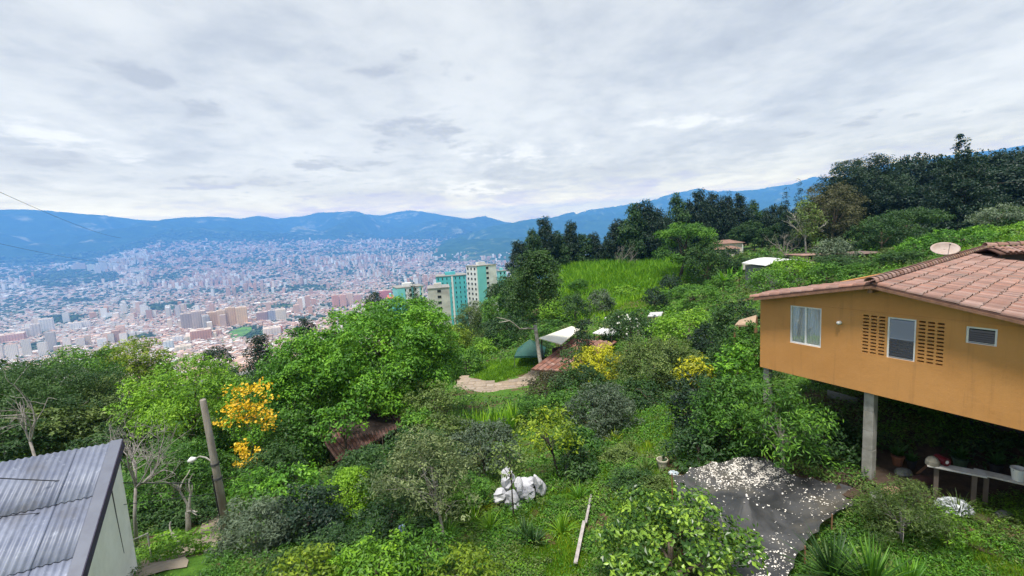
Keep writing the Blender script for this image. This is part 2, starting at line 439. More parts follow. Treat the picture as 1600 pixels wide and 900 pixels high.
def ground_mat():
    m, tt = new_mat('ground_soil_and_turf')
    co = tt.node('ShaderNodeTexCoord').outputs['Object']
    n1 = tt.noise(co, 0.35, 6, 0.6); n2 = tt.noise(co, 2.4, 8, 0.7); n3 = tt.noise(co, 14, 6, 0.7)
    grass = tt.ramp(n2, [(0.3, (0.035, 0.085, 0.012)), (0.55, (0.075, 0.170, 0.020)), (0.75, (0.14, 0.24, 0.035))])
    soil = tt.ramp(n3, [(0.3, (0.075, 0.048, 0.030)), (0.7, (0.17, 0.115, 0.070))])
    col = tt.mix(tt.rng(tt.math('ADD', tt.math('MULTIPLY', n1, 0.7), tt.math('MULTIPLY', n2, 0.3)), 0.515, 0.575), grass, soil)
    b = tt.node('ShaderNodeBump', {'Strength': 0.8, 'Distance': 0.06, 'Height': n3}).outputs[0]
    finish(tt, tt.node('ShaderNodeBsdfPrincipled', {'Base Color': col, 'Roughness': 0.95, 'Normal': b, 'Specular IOR Level': 0.1}).outputs[0])
    return m
def valley_mat():
    m, tt = new_mat('valley_land')
    co = tt.node('ShaderNodeTexCoord').outputs['Object']
    n1 = tt.noise(co, 0.0022, 8, 0.6); n2 = tt.noise(co, 0.02, 6, 0.65)
    grey = tt.ramp(n2, [(0.3, (0.14, 0.14, 0.13)), (0.5, (0.32, 0.29, 0.27)), (0.7, (0.46, 0.42, 0.39))])
    green = tt.ramp(n2, [(0.3, (0.025, 0.055, 0.025)), (0.7, (0.06, 0.11, 0.04))])
    col = tt.mix(tt.rng(n1, 0.44, 0.56), grey, green)
    finish(tt, tt.node('ShaderNodeBsdfPrincipled', {'Base Color': col, 'Roughness': 1.0, 'Specular IOR Level': 0.0}).outputs[0])
    return m
def forest_mat(name, s=0.004, c=((0.016, 0.036, 0.020), (0.032, 0.062, 0.028), (0.26, 0.25, 0.18))):
    m, tt = new_mat(name)
    co = tt.node('ShaderNodeTexCoord').outputs['Object']
    n1 = tt.noise(co, s, 9, 0.65); n2 = tt.noise(co, s * 0.35, 6, 0.6, 0.5)
    col = tt.mix(tt.rng(n1, 0.35, 0.65), c[0], c[1])
    col = tt.mix(tt.rng(tt.math('ADD', tt.math('MULTIPLY', n2, 0.6), tt.math('MULTIPLY', n1, 0.4)), 0.54, 0.64), col, c[2])
    finish(tt, tt.node('ShaderNodeBsdfPrincipled', {'Base Color': col, 'Roughness': 1.0, 'Specular IOR Level': 0.0}).outputs[0])
    return m
GM, VM, FM = ground_mat(), valley_mat(), forest_mat('forest_slopes')

azs = np.radians(np.r_[np.linspace(-180, -62, 60), np.linspace(-60, 60, 241), np.linspace(62, 180, 60)])
o = polar_sheet('ground', azs, np.geomspace(1.2, 420, 190), lambda X, Y, A, Rr: gz(X, Y), GM); tag(o, kind='structure')
azf = np.radians(np.r_[np.linspace(-80, -52, 40), np.linspace(-51, 12, 420), np.linspace(13, 75, 60)])
o = polar_sheet('valley_floor', azf, np.geomspace(415, 9000, 150), lambda X, Y, A, Rr: far_z(A, Rr) - 0.4 * (Rr < 430), VM); tag(o, kind='structure')
o = polar_sheet('mountains', azf, np.r_[np.linspace(9000, 14000, 110), np.linspace(14300, 22000, 14)], lambda X, Y, A, Rr: far_z(A, Rr), FM); tag(o, kind='structure')

# the nearer mountain on the other bank
R2 = [(560, 455), (640, 425), (690, 384), (730, 372), (770, 358), (800, 352), (840, 345), (920, 332), (990, 320), (1060, 302), (1090, 295), (1120, 300), (1180, 295), (1210, 293), (1240, 288), (1270, 277),
      (1300, 280), (1350, 268), (1390, 255), (1410, 258), (1470, 246), (1550, 235), (1600, 225), (1800, 205), (2300, 190)]
x2 = np.array([p[0] for p in R2]); a2 = np.array([az_of(*p) for p in R2]); e2 = np.array([elev(*p) for p in R2])
def z_side(X, Y, A, Rr0):
    K = 1.9 + 0.6 * np.clip((A - az_of(790)) / (az_of(960) - az_of(790)), 0, 1); Rr = Rr0
    zr = np.interp(A, a2, e2) * 5600 * K
    tt_ = np.clip((Rr - 2600) / 3000, 0, 1); back = np.clip((Rr - 5600) / 2500, 0, 1)
    base = far_z(A, Rr * K, False)
    tt_ = tt_ ** 1.15
    z = base * (1 - tt_) + zr * tt_ - back * 500
    env = np.clip(tt_ * 3, 0, 1) * np.clip((5750 - Rr) / 900, 0.08, 1) * np.clip((A - a2[0] - 0.1) / 0.12, 0, 1)
    rid = 0.5 - np.abs(fbm(X * K / 1500, Y * K / 1500, 21, 5)) * 1.6
    return z + env * K * (rid * 210 - 50) - 12 * (1 - np.clip(tt_ * 8, 0, 1))
o = polar_sheet('mountain_side', np.linspace(a2[0], a2[-1], 300), np.r_[np.linspace(2600, 5600, 90), np.linspace(5700, 8100, 10)], z_side, forest_mat('forest_side', 0.007, ((0.018, 0.045, 0.018), (0.04, 0.085, 0.028), (0.16, 0.18, 0.09))), kf=lambda A: 1.9 + 0.6 * np.clip((A - az_of(790)) / (az_of(960) - az_of(790)), 0, 1)); tag(o, kind='structure')
# ------------------------------------------------------------------ the city in the valley
def city_mat():
    m, tt = new_mat('city_walls')
    c = tt.node('ShaderNodeAttribute', attribute_name='col').outputs['Color']
    pos = tt.node('ShaderNodeNewGeometry').outputs['Position']
    s = tt.node('ShaderNodeSeparateXYZ', {0: pos})
    fl = tt.math('FRACT', tt.math('DIVIDE', s.outputs[2], 3.1))
    hx = tt.math('FRACT', tt.math('DIVIDE', tt.math('ADD', s.outputs[0], tt.math('MULTIPLY', s.outputs[1], 0.83)), 4.3))
    win = tt.math('MULTIPLY', tt.math('GREATER_THAN', fl, 0.55), tt.math('GREATER_THAN', hx, 0.45))
    nz = tt.node('ShaderNodeSeparateXYZ', {0: tt.node('ShaderNodeNewGeometry').outputs['Normal']}).outputs[2]
    win = tt.math('MULTIPLY', win, tt.math('LESS_THAN', nz, 0.5))
    col = tt.mix(tt.math('MULTIPLY', win, 0.5), c, (0.05, 0.055, 0.065))
    finish(tt, tt.node('ShaderNodeBsdfPrincipled', {'Base Color': col, 'Roughness': 0.85, 'Specular IOR Level': 0.2}).outputs[0])
    return m
CM = city_mat()
WALLC = 1.2 * np.array([(0.52, 0.31, 0.235), (0.50, 0.33, 0.27), (0.58, 0.42, 0.34), (0.66, 0.56, 0.47), (0.70, 0.67, 0.62), (0.76, 0.75, 0.72), (0.42, 0.40, 0.39), (0.60, 0.36, 0.25)])
WALLN = ['brick red', 'dusky brick', 'pale brick', 'cream', 'off white', 'white', 'grey', 'orange brick']
ROOFC = np.array([(0.42, 0.28, 0.23), (0.36, 0.26, 0.22), (0.55, 0.50, 0.46), (0.70, 0.68, 0.66), (0.35, 0.34, 0.34), (0.62, 0.40, 0.30)])
_rfine = np.geomspace(700, 12000, 260)
def city_hit(px, py):
    """ground point of the valley under a pixel: walk outward along the bearing"""
    d = ray(px, py); az = np.arctan2(d[:, 0], d[:, 1]); el = d[:, 2] / np.hypot(d[:, 0], d[:, 1])
    r = np.full(len(px), np.nan)
    for rr in _rfine:
        z = far_z(az, np.full(len(az), rr))
        new = np.isnan(r) & (el * rr < z); r[new] = rr
    ok = ~np.isnan(r); r = np.where(ok, r * RNG.uniform(0.985, 1.015, len(r)), 1000)
    z = far_z(az, r)
    return np.c_[r * np.sin(az), r * np.cos(az), z], ok

GREEN = [(110, 437, 72, 12), (262, 439, 42, 8), (215, 372, 60, 9), (60, 398, 80, 14), (270, 481, 45, 8), (95, 500, 40, 7), (70, 545, 55, 9), (470, 452, 60, 5), (350, 455, 60, 4),
         (550, 398, 60, 4), (400, 435, 40, 4), (385, 521, 34, 13), (215, 527, 40, 6), (470, 500, 60, 5), (420, 408, 70, 4), (140, 415, 25, 6), (440, 480, 30, 4), (130, 470, 40, 4), (520, 480, 30, 4)]
def green_amount(px, py):
    g = np.zeros(len(px))
    for (x, y, a, b) in GREEN: g = np.maximum(g, 1.5 - np.hypot((px - x) / a, (py - y + 0.05 * (px - x)) / b))
    return g
def city_top(px): return np.interp(px, [-300, 0, 100, 170, 200, 230, 300, 450, 600, 700, 730, 790], [425, 420, 414, 405, 395, 386, 380, 378, 377, 374, 377, 384])
def clump_field(x, y, s): return fbm(x / s, y / s, 31, 3)

N = 76000
px = RNG.uniform(-260, 820, N); py = RNG.uniform(0, 1, N)
top_ = city_top(px); py = top_ + (620 - top_) * py ** 1.25
keep = (green_amount(px, py) + RNG.normal(0, 0.12, N) < 0.55)
px, py = px[keep], py[keep]
P, ok = city_hit(px, py); P = P[ok]; px, py = px[ok], py[ok]
r = np.hypot(P[:, 0], P[:, 1]); nb = len(P)
dens = clump_field(P[:, 0], P[:, 1], 420.)
dens = np.minimum(dens, clump_field(P[:, 0] + 300, P[:, 1], 1000.) * 1.1 + .05)
keep = (RNG.uniform(-0.75, 0.75, nb) < dens + 0.60); P, r, px, py = P[keep], r[keep], px[keep], py[keep]; nb = len(P)
tall = clump_field(P[:, 0] + 9000, P[:, 1], 700.) + RNG.normal(0, 0.16, nb)
w = RNG.uniform(7, 15, nb) * np.clip(r / 3200, 0.8, 2.0); dpt = w * RNG.uniform(0.7, 1.8, nb)
h = RNG.uniform(5, 13, nb) * np.clip(r / 5000, 0.9, 1.4)
tw = (tall > np.where(r > 8000, 0.55, np.where(r > 5200, 0.36, 0.44))) & (r > 1900); h[tw] = RNG.uniform(26, 66, tw.sum()); w[tw] = RNG.uniform(14, 24, tw.sum()); dpt[tw] = RNG.uniform(14, 28, tw.sum())
big = (RNG.uniform(0, 1, nb) < 0.05) & ~tw; w[big] *= 2.6; dpt[big] *= 2.4; h[big] *= 0.9
dist_rot = np.radians(20 + 45 * clump_field(P[:, 0], P[:, 1] + 5000, 1500.)) + RNG.normal(0, 0.06, nb)
cid = np.where(RNG.uniform(0, 1, nb) < 0.40, RNG.integers(0, 3, nb), RNG.integers(0, 8, nb))
east = px < 230
cid = np.where(east & (RNG.uniform(0, 1, nb) < 0.65), RNG.integers(3, 6, nb), cid)
cid = np.where(tw & (RNG.uniform(0, 1, nb) < 0.4), RNG.integers(2, 6, nb), cid)
wc = WALLC[cid] * RNG.uniform(0.78, 1.12, (nb, 1)); rc_ = np.where((RNG.uniform(0, 1, (nb, 1)) < 0.52), ROOFC[RNG.integers(0, 2, nb)], ROOFC[RNG.integers(2, 6, nb)]) * RNG.uniform(0.8, 1.15, (nb, 1))

def boxes(P, w, d, h, rot, wc, rc):
    n = len(P); c, s = np.cos(rot), np.sin(rot)
    cx = np.array([-1, 1, 1, -1]) * 0.5; cy = np.array([-1, -1, 1, 1]) * 0.5
    lx = cx[None] * w[:, None]; ly = cy[None] * d[:, None]
    X = P[:, 0:1] + lx * c[:, None] - ly * s[:, None]; Y = P[:, 1:2] + lx * s[:, None] + ly * c[:, None]
    z0 = np.repeat((P[:, 2] - 6)[:, None], 4, 1); z1 = np.repeat((P[:, 2] + h)[:, None], 4, 1)
    v = np.stack([np.stack([X, Y, z0], 2), np.stack([X, Y, z1], 2), np.stack([X, Y, z1], 2)], 1).reshape(n * 12, 3)
    b = np.arange(n)[:, None] * 12
    sides = [np.c_[b + i, b + (i + 1) % 4, b + 4 + (i + 1) % 4, b + 4 + i] for i in range(4)] + [np.c_[b + 8, b + 9, b + 10, b + 11]]
    f = np.concatenate(sides).astype(np.int32)
    col = np.repeat(np.stack([wc, wc, rc], 1), 4, axis=1).reshape(n * 12, 3)
    return v, f, col
area = (w + dpt) * 0.6 * (h + 3) / r ** 2
vis = (px > 5) & (py < 575)
order = np.argsort(-np.where(vis, area, 0)); NI = 250
ind, rest = order[:NI], order[NI:]
v, f, col = boxes(P[rest], w[rest], dpt[rest], h[rest], dist_rot[rest], wc[rest], rc_[rest])
tag(link('city_buildings', np_mesh('city_buildings', v, f, CM, color=col)), 'hazy carpet of small brick and pale buildings filling the valley', 'city', kind='stuff')

def city_block(p, w, d, h, rot, wcol, rcol, label, group, name='city_building', bays=0, tank=True):
    """one town building: a body with vertical bays, and a roof house standing on it as a part"""
    c, s = math.cos(rot), math.sin(rot)
    vs, fs, cs = [], [], []
    def add(x0, x1, y0, y1, z0, z1, wc_, rc__):
        b = len(vs)
        for z, cc in ((z0, wc_), (z1, wc_), (z1, rc__)):
            for (x, y) in ((x0, y0), (x1, y0), (x1, y1), (x0, y1)):
                vs.append((x * c - y * s, x * s + y * c, z)); cs.append(cc)
        for i in range(4): fs.append((b + i, b + (i + 1) % 4, b + 4 + (i + 1) % 4, b + 4 + i))
        fs.append((b + 8, b + 9, b + 10, b + 11))
    add(-w / 2, w / 2, -d / 2, d / 2, -6, h, wcol, rcol)
    nbay = bays or max(2, int(w / 7))
    for k in range(nbay):
        x0 = -w / 2 + w * (k + .18) / nbay; x1 = -w / 2 + w * (k + .72) / nbay
        add(x0, x1, -d / 2 - 1.1, -d / 2, -6, h - 1.0, [q * 1.06 for q in wcol], rcol)
    nby = max(1, int(d / 8))
    for k in range(nby):
        y0 = -d / 2 + d * (k + .2) / nby; y1 = -d / 2 + d * (k + .7) / nby
        for sx in (-1, 1): add(min(sx * w / 2, sx * (w / 2 + 1)), max(sx * w / 2, sx * (w / 2 + 1)), y0, y1, -6, h - 1.2, [q * 1.06 for q in wcol], rcol)
    o = link(name, np_mesh(name, vs, fs, CM, color=cs), None, p); tag(o, label, 'building', group)
    if tank:
        vs, fs, cs = [], [], []
        add(-w * .2, w * .15, -d * .2, d * .2, h - 0.02, h + 3.0, wcol, rcol)
        link('roof_house', np_mesh('roof_house', vs, fs, CM, color=cs), o)
    return o
LMK = [('the beige tower slabs', 355, 500), ('the bright green slope', 375, 524), ('the tall white tower', 75, 510), ('the long pink slab', 18, 527), ('the turquoise flats', 680, 460), ('the row of brick towers', 540, 470),
       ('the smaller wooded hill', 262, 440), ('the larger wooded hill', 110, 437), ('the slate grey block', 426, 492), ('the white park blocks', 128, 508), ('the yellow hillside tower', 143, 418), ('the far river plain', 450, 420), ('the long cream block', 315, 528), ('the dark ragged cypress', 410, 535), ('the yellow green tree top', 208, 528), ('the dark domed tree top', 112, 545)]
def place_words(x, y, marks):
    k = min(marks, key=lambda q: (q[1] - x) ** 2 + (2 * (q[2] - y)) ** 2); dx, dy = x - k[1], y - k[2]
    return ('just by ' if abs(dx) < 14 and abs(dy) < 8 else 'beyond ' if dy < -abs(dx) * .45 else 'in front of ' if dy > abs(dx) * .45 else 'uphill beside ' if dx > 0 else 'downhill beside ') + k[0]
for i in ind:
    pw_ = place_words(px[i], py[i], LMK)
    nm = WALLN[cid[i]]; kind_ = 'tower' if tw[i] else 'low building'
    city_block(P[i], w[i], dpt[i], h[i], dist_rot[i], wc[i], rc_[i], f'{nm} {kind_} in the hazy city {pw_}', f'{nm} {kind_}s of the city', bays=0, tank=bool(tw[i]))

# the towers that stand out near the green slope in the middle of the town
def px_block(x0, x1, ytop, ybase, wcol, label, rot=None, depth=0.8, rcol=(0.55, 0.45, 0.38), group=None, bays=0, hb=4.0):
    Pp, ok = city_hit(np.array([(x0 + x1) / 2.]), np.array([float(ybase)]))
    p = Pp[0]; rr = math.hypot(p[0], p[1]); dep = p @ FWD
    wid = (x1 - x0) * dep / F * 0.86; hh = max((ybase - ytop) * dep / F, 4)
    return city_block(p, wid, wid * depth, hh, rot if rot is not None else -math.atan2(p[0], p[1]) * 0.6 + 0.25, wcol, rcol, label, group, 'apartment_tower' if hh > 25 else 'apartment_block', bays)
BEI = (0.74, 0.52, 0.34)
g_ = 'beige tower slabs beside the green slope'
for (x0, x1, yt, yb, c, lab) in [
    (326, 341, 488, 512, BEI, 'beige tower at the downhill end of the beige slab row'),
    (342, 355, 485, 512, (0.78, 0.56, 0.38), 'beige tower second in the row behind the red blocks'),
    (356, 370, 482, 511, BEI, 'beige tower in the middle of the beige slab row'),
    (371, 388, 480, 508, (0.80, 0.58, 0.37), 'beige tower with the palest face closing the slab row'),
    (286, 302, 492, 519, (0.46, 0.40, 0.38), 'grey brown tower beside the paler grey slab'),
    (303, 324, 486, 516, (0.55, 0.47, 0.43), 'grey tower with dark upright strips beside the beige row'),
    (300, 331, 514, 531, (0.62, 0.36, 0.27), 'low red brick block below the beige towers'),
    (335, 347, 516, 528, (0.60, 0.38, 0.30), 'small brick block at the foot of the green slope'),
    (293, 338, 523, 533, (0.80, 0.74, 0.60), 'long cream block under the red brick block'),
    (271, 286, 524, 536, (0.78, 0.80, 0.82), 'pale blue white block near the tree tops'),
    (258, 272, 532, 548, (0.66, 0.72, 0.73), 'light grey block behind the yellow green tree'),
    (276, 300, 540, 551, (0.82, 0.78, 0.64), 'cream terrace of houses just above the tree tops'),
    (402, 419, 487, 501, (0.45, 0.33, 0.33), 'dusky brick block uphill of the green slope'),
    (420, 432, 485, 500, (0.40, 0.42, 0.50), 'slate grey block between brick and cream blocks'),
    (432, 448, 482, 500, (0.76, 0.68, 0.58), 'cream block with square outline uphill of the green slope'),
    (413, 440, 512, 527, (0.80, 0.72, 0.66), 'long white block with red end wall above the dark trees'),
    (436, 442, 508, 522, (0.72, 0.22, 0.18), 'narrow red end block above the dark trees'),
    (520, 531, 462, 482, (0.66, 0.36, 0.28), 'brick tower first in the row beyond the big crown'),
    (532, 542, 460, 480, (0.70, 0.42, 0.33), 'brick tower second in the row beyond the big crown'),
    (543, 553, 459, 479, (0.72, 0.54, 0.44), 'pale brick tower third in the row beyond the big crown'),
    (554, 566, 460, 476, (0.62, 0.40, 0.34), 'brick tower fourth in the row beyond the big crown'),
    (576, 588, 462, 474, (0.70, 0.58, 0.50), 'cream brick block nearest the turquoise flats'),
    (593, 613, 453, 466, (0.66, 0.22, 0.18), 'red roofed block just beyond the low turquoise flats'),
    (0, 36, 520, 534, (0.72, 0.48, 0.42), 'long pink slab at the edge of the frame'),
    (38, 50, 512, 528, (0.70, 0.66, 0.62), 'grey white tower beside the long pink slab'),
    (52, 64, 507, 528, (0.72, 0.68, 0.66), 'pale tower with twin shafts beside the pink slab'),
    (66, 84, 498, 520, (0.80, 0.79, 0.78), 'tall white tower over the dark park trees'),
    (112, 128, 503, 515, (0.82, 0.80, 0.78), 'white block among the park trees'),
    (130, 142, 501, 513, (0.80, 0.78, 0.76), 'white block with flat roof beyond the park trees'),
    (138, 148, 412, 424, (0.88, 0.88, 0.78), 'bright pale yellow tower on the far hillside'),
    (118, 133, 412, 424, (0.72, 0.62, 0.58), 'dusky pink block on the far hillside'),
    (158, 168, 408, 428, (0.72, 0.70, 0.70), 'slender grey tower on the far hillside'),
    (150, 158, 415, 430, (0.76, 0.72, 0.70), 'paler tower beside the slender grey tower'),
    (98, 110, 533, 541, (0.76, 0.50, 0.44), 'small pink block above the dark tree crowns')]:
    px_block(x0, x1, yt, yb, c, lab, group=None)

# town trees, parks and the two wooded hills in the town
def blobs(P, rad, seed=1, squash=0.75):
    ico = [(0, 0, 1)] + [(math.cos(a) * .88, math.sin(a) * .88, .42) for a in np.arange(5) * 2 * math.pi / 5] + [(math.cos(a + .6) * .95, math.sin(a + .6) * .95, -.35) for a in np.arange(5) * 2 * math.pi / 5]
    ico = np.array(ico); fc = []
    for k in range(5):
        k2 = (k + 1) % 5
        fc += [(0, 1 + k, 1 + k2), (1 + k, 6 + k, 1 + k2), (1 + k2, 6 + k, 6 + k2)]
    fc = np.array(fc); n = len(P); rg = np.random.default_rng(seed)
    v = ico[None] * rg.uniform(0.7, 1.3, (n, 11, 1)) * rad[:, None, None]; v[..., 2] *= squash
    v = (v + P[:, None]).reshape(-1, 3); f = (fc[None] + np.arange(n)[:, None, None] * 11).reshape(-1, 3).astype(np.int32)
    return v, f, np.repeat(rg.uniform(0, 1, n), 11)
N = 32000
px = RNG.uniform(-260, 820, N); py = RNG.uniform(0, 1, N); top_ = city_top(px) - 12; py = top_ + (620 - top_) * py ** 1.15
ga = green_amount(px, py); P, ok = city_hit(px, py)
dn = np.minimum(clump_field(P[:, 0], P[:, 1], 420.), clump_field(P[:, 0] + 300, P[:, 1], 1000.) * 1.1 + .05)
ok &= (ga > 0.45) | (RNG.uniform(0, 1, N) < np.clip(0.42 - dn * 1.2, 0.10, 0.9))
P, px, py = P[ok], px[ok], py[ok]; r = np.hypot(P[:, 0], P[:, 1]); ga = ga[ok]
bump_ = np.clip(ga, 0, 1.4) * 18 * (((np.hypot((px - 110) / 85, (py - 437) / 18) < 1)) | (np.hypot((px - 262) / 50, (py - 439) / 12) < 1))
rad = RNG.uniform(5, 11, len(P)) * np.clip(r / 2800, 0.8, 3.0)
P[:, 2] += rad * 0.45 + bump_
v, f, tn = blobs(P, rad, 4, 0.6)
tag(link('city_trees', np_mesh('city_trees', v, f, leaf_mat('town_tree_leaf', (0.012, 0.032, 0.016), (0.022, 0.052, 0.022), (0.042, 0.085, 0.028), 0.0), tint=tn)), 'dark green trees and parks spread between the city blocks', 'trees', kind='stuff')
# green slope in the town
c0 = [(345, 531), (362, 520), (380, 513), (393, 513), (394, 518), (378, 529), (362, 538), (348, 539)]
Pp, _ = city_hit(np.array([q[0] for q in c0], float), np.array([q[1] for q in c0], float)); Pp[:, 2] += 6
mb = MB(); mb.poly(list(Pp) + list(Pp - np.array([0, 0, 12.])), [tuple(range(8))[::-1]] + [(i, (i + 1) % 8, 8 + (i + 1) % 8, 8 + i) for i in range(8)])
tag(mb.build('park_lawn', surf('park_turf', (0.11, 0.25, 0.04), (0.06, 0.15, 0.03), 0.02)), kind='structure')
# ------------------------------------------------------------------ the orange house
def nrm(v): v = np.asarray(v, float); return v / np.linalg.norm(v)
HL = W(1187.5, 573, 15.9); ZF = HL[2]; HR = Wz(1598, 673, ZF)
E1 = nrm([HR[0] - HL[0], HR[1] - HL[1], 0]); NO = nrm([E1[1], -E1[0], 0])          # along the wall; out of the wall
if NO @ HL > 0: NO = -NO
IN = -NO
def on_wall(x, y, off=0.0):
    d = FWD + (x - 800) / F * RIGHT - (y - 450) / F * UP
    k = ((HL + NO * off) @ NO) / (d @ NO); p = d * k
    return (p - HL) @ E1, p[2]
def wp(s, z, off=0.0): q = HL + E1 * s + NO * off; return np.array([q[0], q[1], z])
house = thing('orange_house', 'ochre orange stilt house with low pitched clay tile roof', 'house', wp(4, ZF - 2.6, -4))
def paint_mat():
    m, tt = new_mat('ochre_paint'); co = tt.node('ShaderNodeTexCoord').outputs['Object']
    n1 = tt.noise(co, .8, 6, .6); n3 = tt.noise(co, 14, 6, .7)
    st = tt.noise(tt.node('ShaderNodeMapping', {0: co, 3: (3.2, 3.2, .22)}).outputs[0], 1.6, 7, .65)
    col = tt.mix(tt.rng(n1, .3, .7), (0.545, 0.268, 0.090), (0.485, 0.232, 0.074))
    col = tt.mix(tt.math('MULTIPLY', tt.rng(st, .52, .72), .38), col, (0.30, 0.15, 0.06))
    col = tt.mix(tt.math('MULTIPLY', tt.rng(n3, .55, .75), .22), col, (0.58, 0.32, 0.13))
    nb = tt.noise(co, 5, 8, .7)
    finish(tt, tt.node('ShaderNodeBsdfPrincipled', {'Base Color': col, 'Roughness': .82, 'Specular IOR Level': .25, 'Normal': tt.node('ShaderNodeBump', {'Strength': .5, 'Distance': .02, 'Height': nb}).outputs[0]}).outputs[0]); return m
ORANGE = paint_mat()
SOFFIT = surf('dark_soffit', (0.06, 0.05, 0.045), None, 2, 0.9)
WHITEF = surf('white_frame', (0.78, 0.78, 0.77), (0.68, 0.68, 0.68), 3, 0.4)
TILE = surf('clay_tile', (0.315, 0.185, 0.15), (0.245, 0.145, 0.12), 5, 0.85, 0.006, 40, (0.20, 0.155, 0.135), rand=0.26)
TILE_DK = surf('clay_channel', (0.11, 0.06, 0.048), None, 3, 0.95)
WOOD = surf('old_wood', (0.30, 0.16, 0.09), (0.17, 0.09, 0.05), 5, 0.8, 0.004, stretch=(6, 6, 1))
GLASS_D, tt = new_mat('dark_glass'); finish(tt, tt.node('ShaderNodeBsdfPrincipled', {'Base Color': (0.015, 0.018, 0.022, 1), 'Roughness': 0.08, 'Specular IOR Level': 0.8}).outputs[0])
CURT = surf('pale_curtain', (0.80, 0.81, 0.82), (0.66, 0.68, 0.70), 3, 0.9, 0.01, 8, stretch=(9, 9, 0.4))
LOUV, tt = new_mat('louvre_glass'); finish(tt, tt.node('ShaderNodeBsdfPrincipled', {'Base Color': (0.10, 0.13, 0.17, 1), 'Roughness': 0.10, 'Specular IOR Level': 0.9}).outputs[0])
def louvre(name, c, a_):
    m, tt = new_mat(name); g_ = tt.node('ShaderNodeBsdfPrincipled', {'Base Color': (*c, 1), 'Roughness': 0.12, 'Specular IOR Level': 0.9}).outputs[0]
    finish(tt, tt.node('ShaderNodeMixShader', {0: a_, 1: tt.node('ShaderNodeBsdfTransparent').outputs[0], 2: g_}).outputs[0]); return m
LOUV = louvre('louvre_glass_sky_sheen', (0.22, 0.26, 0.32), .75); LOUVD = louvre('louvre_glass_dark', (0.03, 0.035, 0.045), .5)  # upper slats: same glass, sky reflection put into the paler colour
CONC = surf('concrete', (0.36, 0.35, 0.32), (0.24, 0.235, 0.21), 2.2, 0.9, 0.01, 25, (0.17, 0.16, 0.135))

s_pk, z_pk = on_wall(1369, 442); s_le, z_le = on_wall(1182, 463); _, z_re = on_wall(1598, 494); s_re, _ = on_wall(1598, 494)
SL_R = (z_re - z_pk) / (s_re - s_pk); S_END = s_pk + 4.6; DEPTH = 17.0; LDEP = 1.3
def roofz(s): return z_pk + ((s - s_pk) * (z_pk - z_le) / (s_pk - s_le) if s < s_pk else (s - s_pk) * SL_R)
def opening(x0, y0, x1, y1, x2, y2, x3, y3):
    a = [on_wall(*q) for q in ((x0, y0), (x1, y1), (x2, y2), (x3, y3))]
    return min((a[0][0] + a[3][0]) / 2, 99), (a[1][0] + a[2][0]) / 2, (a[2][1] + a[3][1]) / 2, (a[0][1] + a[1][1]) / 2
w1 = opening(1235, 477, 1283, 482, 1283, 543.5, 1233.5, 535.5)
w2 = opening(1387, 494.5, 1432, 500, 1429, 566, 1384.5, 558)
w3 = opening(1509.5, 509, 1558.5, 515, 1558, 542, 1508.5, 535.5)
vl = opening(1347, 489, 1383.5, 493.5, 1381, 556, 1345.5, 551.5)
vr = opening(1436, 500, 1478, 505, 1474.5, 574, 1431.5, 567)
zt, zb = (vl[3] + vr[3]) / 2, (vl[2] + vr[2]) / 2
w2 = (w2[0], w2[1], w2[2], w2[3]); vl = (vl[0], w2[0] - .03, zb, zt); vr = (w2[1] + .03, vr[1], zb, zt)
holes = [w1, w2, w3, vl, vr]
ss = sorted(set([0, S_END] + [h_[0] for h_ in holes] + [h_[1] for h_ in holes])); zs = sorted(set([ZF] + [h_[2] for h_ in holes] + [h_[3] for h_ in holes]))
ztop = z_re - 0.6
zs = zs + [max(h_[3] for h_ in holes) + 0.05]; print('SEND', s_pk, s_re, S_END, roofz(S_END), zs[-1], s_le)
mb = MB()
def inside(s, z): return any(h_[0] < s < h_[1] and h_[2] < z < h_[3] for h_ in holes)
for a, b in zip(ss[:-1], ss[1:]):
    for c, d in zip(zs[:-1], zs[1:]):
        if not inside((a + b) / 2, (c + d) / 2):
            mb.poly([wp(a, c), wp(b, c), wp(b, d), wp(a, d)], [(0, 1, 2, 3)]); mb.poly([wp(a, c, -.14), wp(b, c, -.14), wp(b, d, -.14), wp(a, d, -.14)], [(3, 2, 1, 0)])
zl = zs[-1]
for k in ss[:-1]:
    b = ss[ss.index(k) + 1]
    for (p, q) in ([(k, b)] if not (k < s_pk < b) else [(k, s_pk), (s_pk, b)]):
        mb.poly([wp(p, zl), wp(q, zl), wp(q, roofz(q) - .05), wp(p, roofz(p) - .05)], [(0, 1, 2, 3)]); mb.poly([wp(p, zl, -.14), wp(q, zl, -.14), wp(q, roofz(q) - .05, -.14), wp(p, roofz(p) - .05, -.14)], [(3, 2, 1, 0)])
for h_ in holes:
    a, b, c, d = h_
    for (p0, p1) in (((a, c), (b, c)), ((b, c), (b, d)), ((b, d), (a, d)), ((a, d), (a, c))):
        mb.poly([wp(*p0), wp(*p1), wp(*p1, -.14), wp(*p0, -.14)], [(0, 1, 2, 3)])
mb.poly([wp(0, ZF), wp(0, ZF, -.14), wp(0, roofz(0) - .05, -.14), wp(0, roofz(0) - .05)], [(0, 1, 2, 3)])
mb.poly([wp(0, ZF), wp(S_END, ZF), wp(S_END, ZF, -.14), wp(0, ZF, -.14)], [(0, 3, 2, 1)])
mb.build('front_wall', ORANGE, house)
RD = nrm([0.82, 0.575, 0]) ; RD = RD / (RD @ IN)              # ridge direction per metre of depth
def hp(s, z, dep): q = HL + E1 * s + RD * dep; return np.array([q[0], q[1], z])
mb = MB()
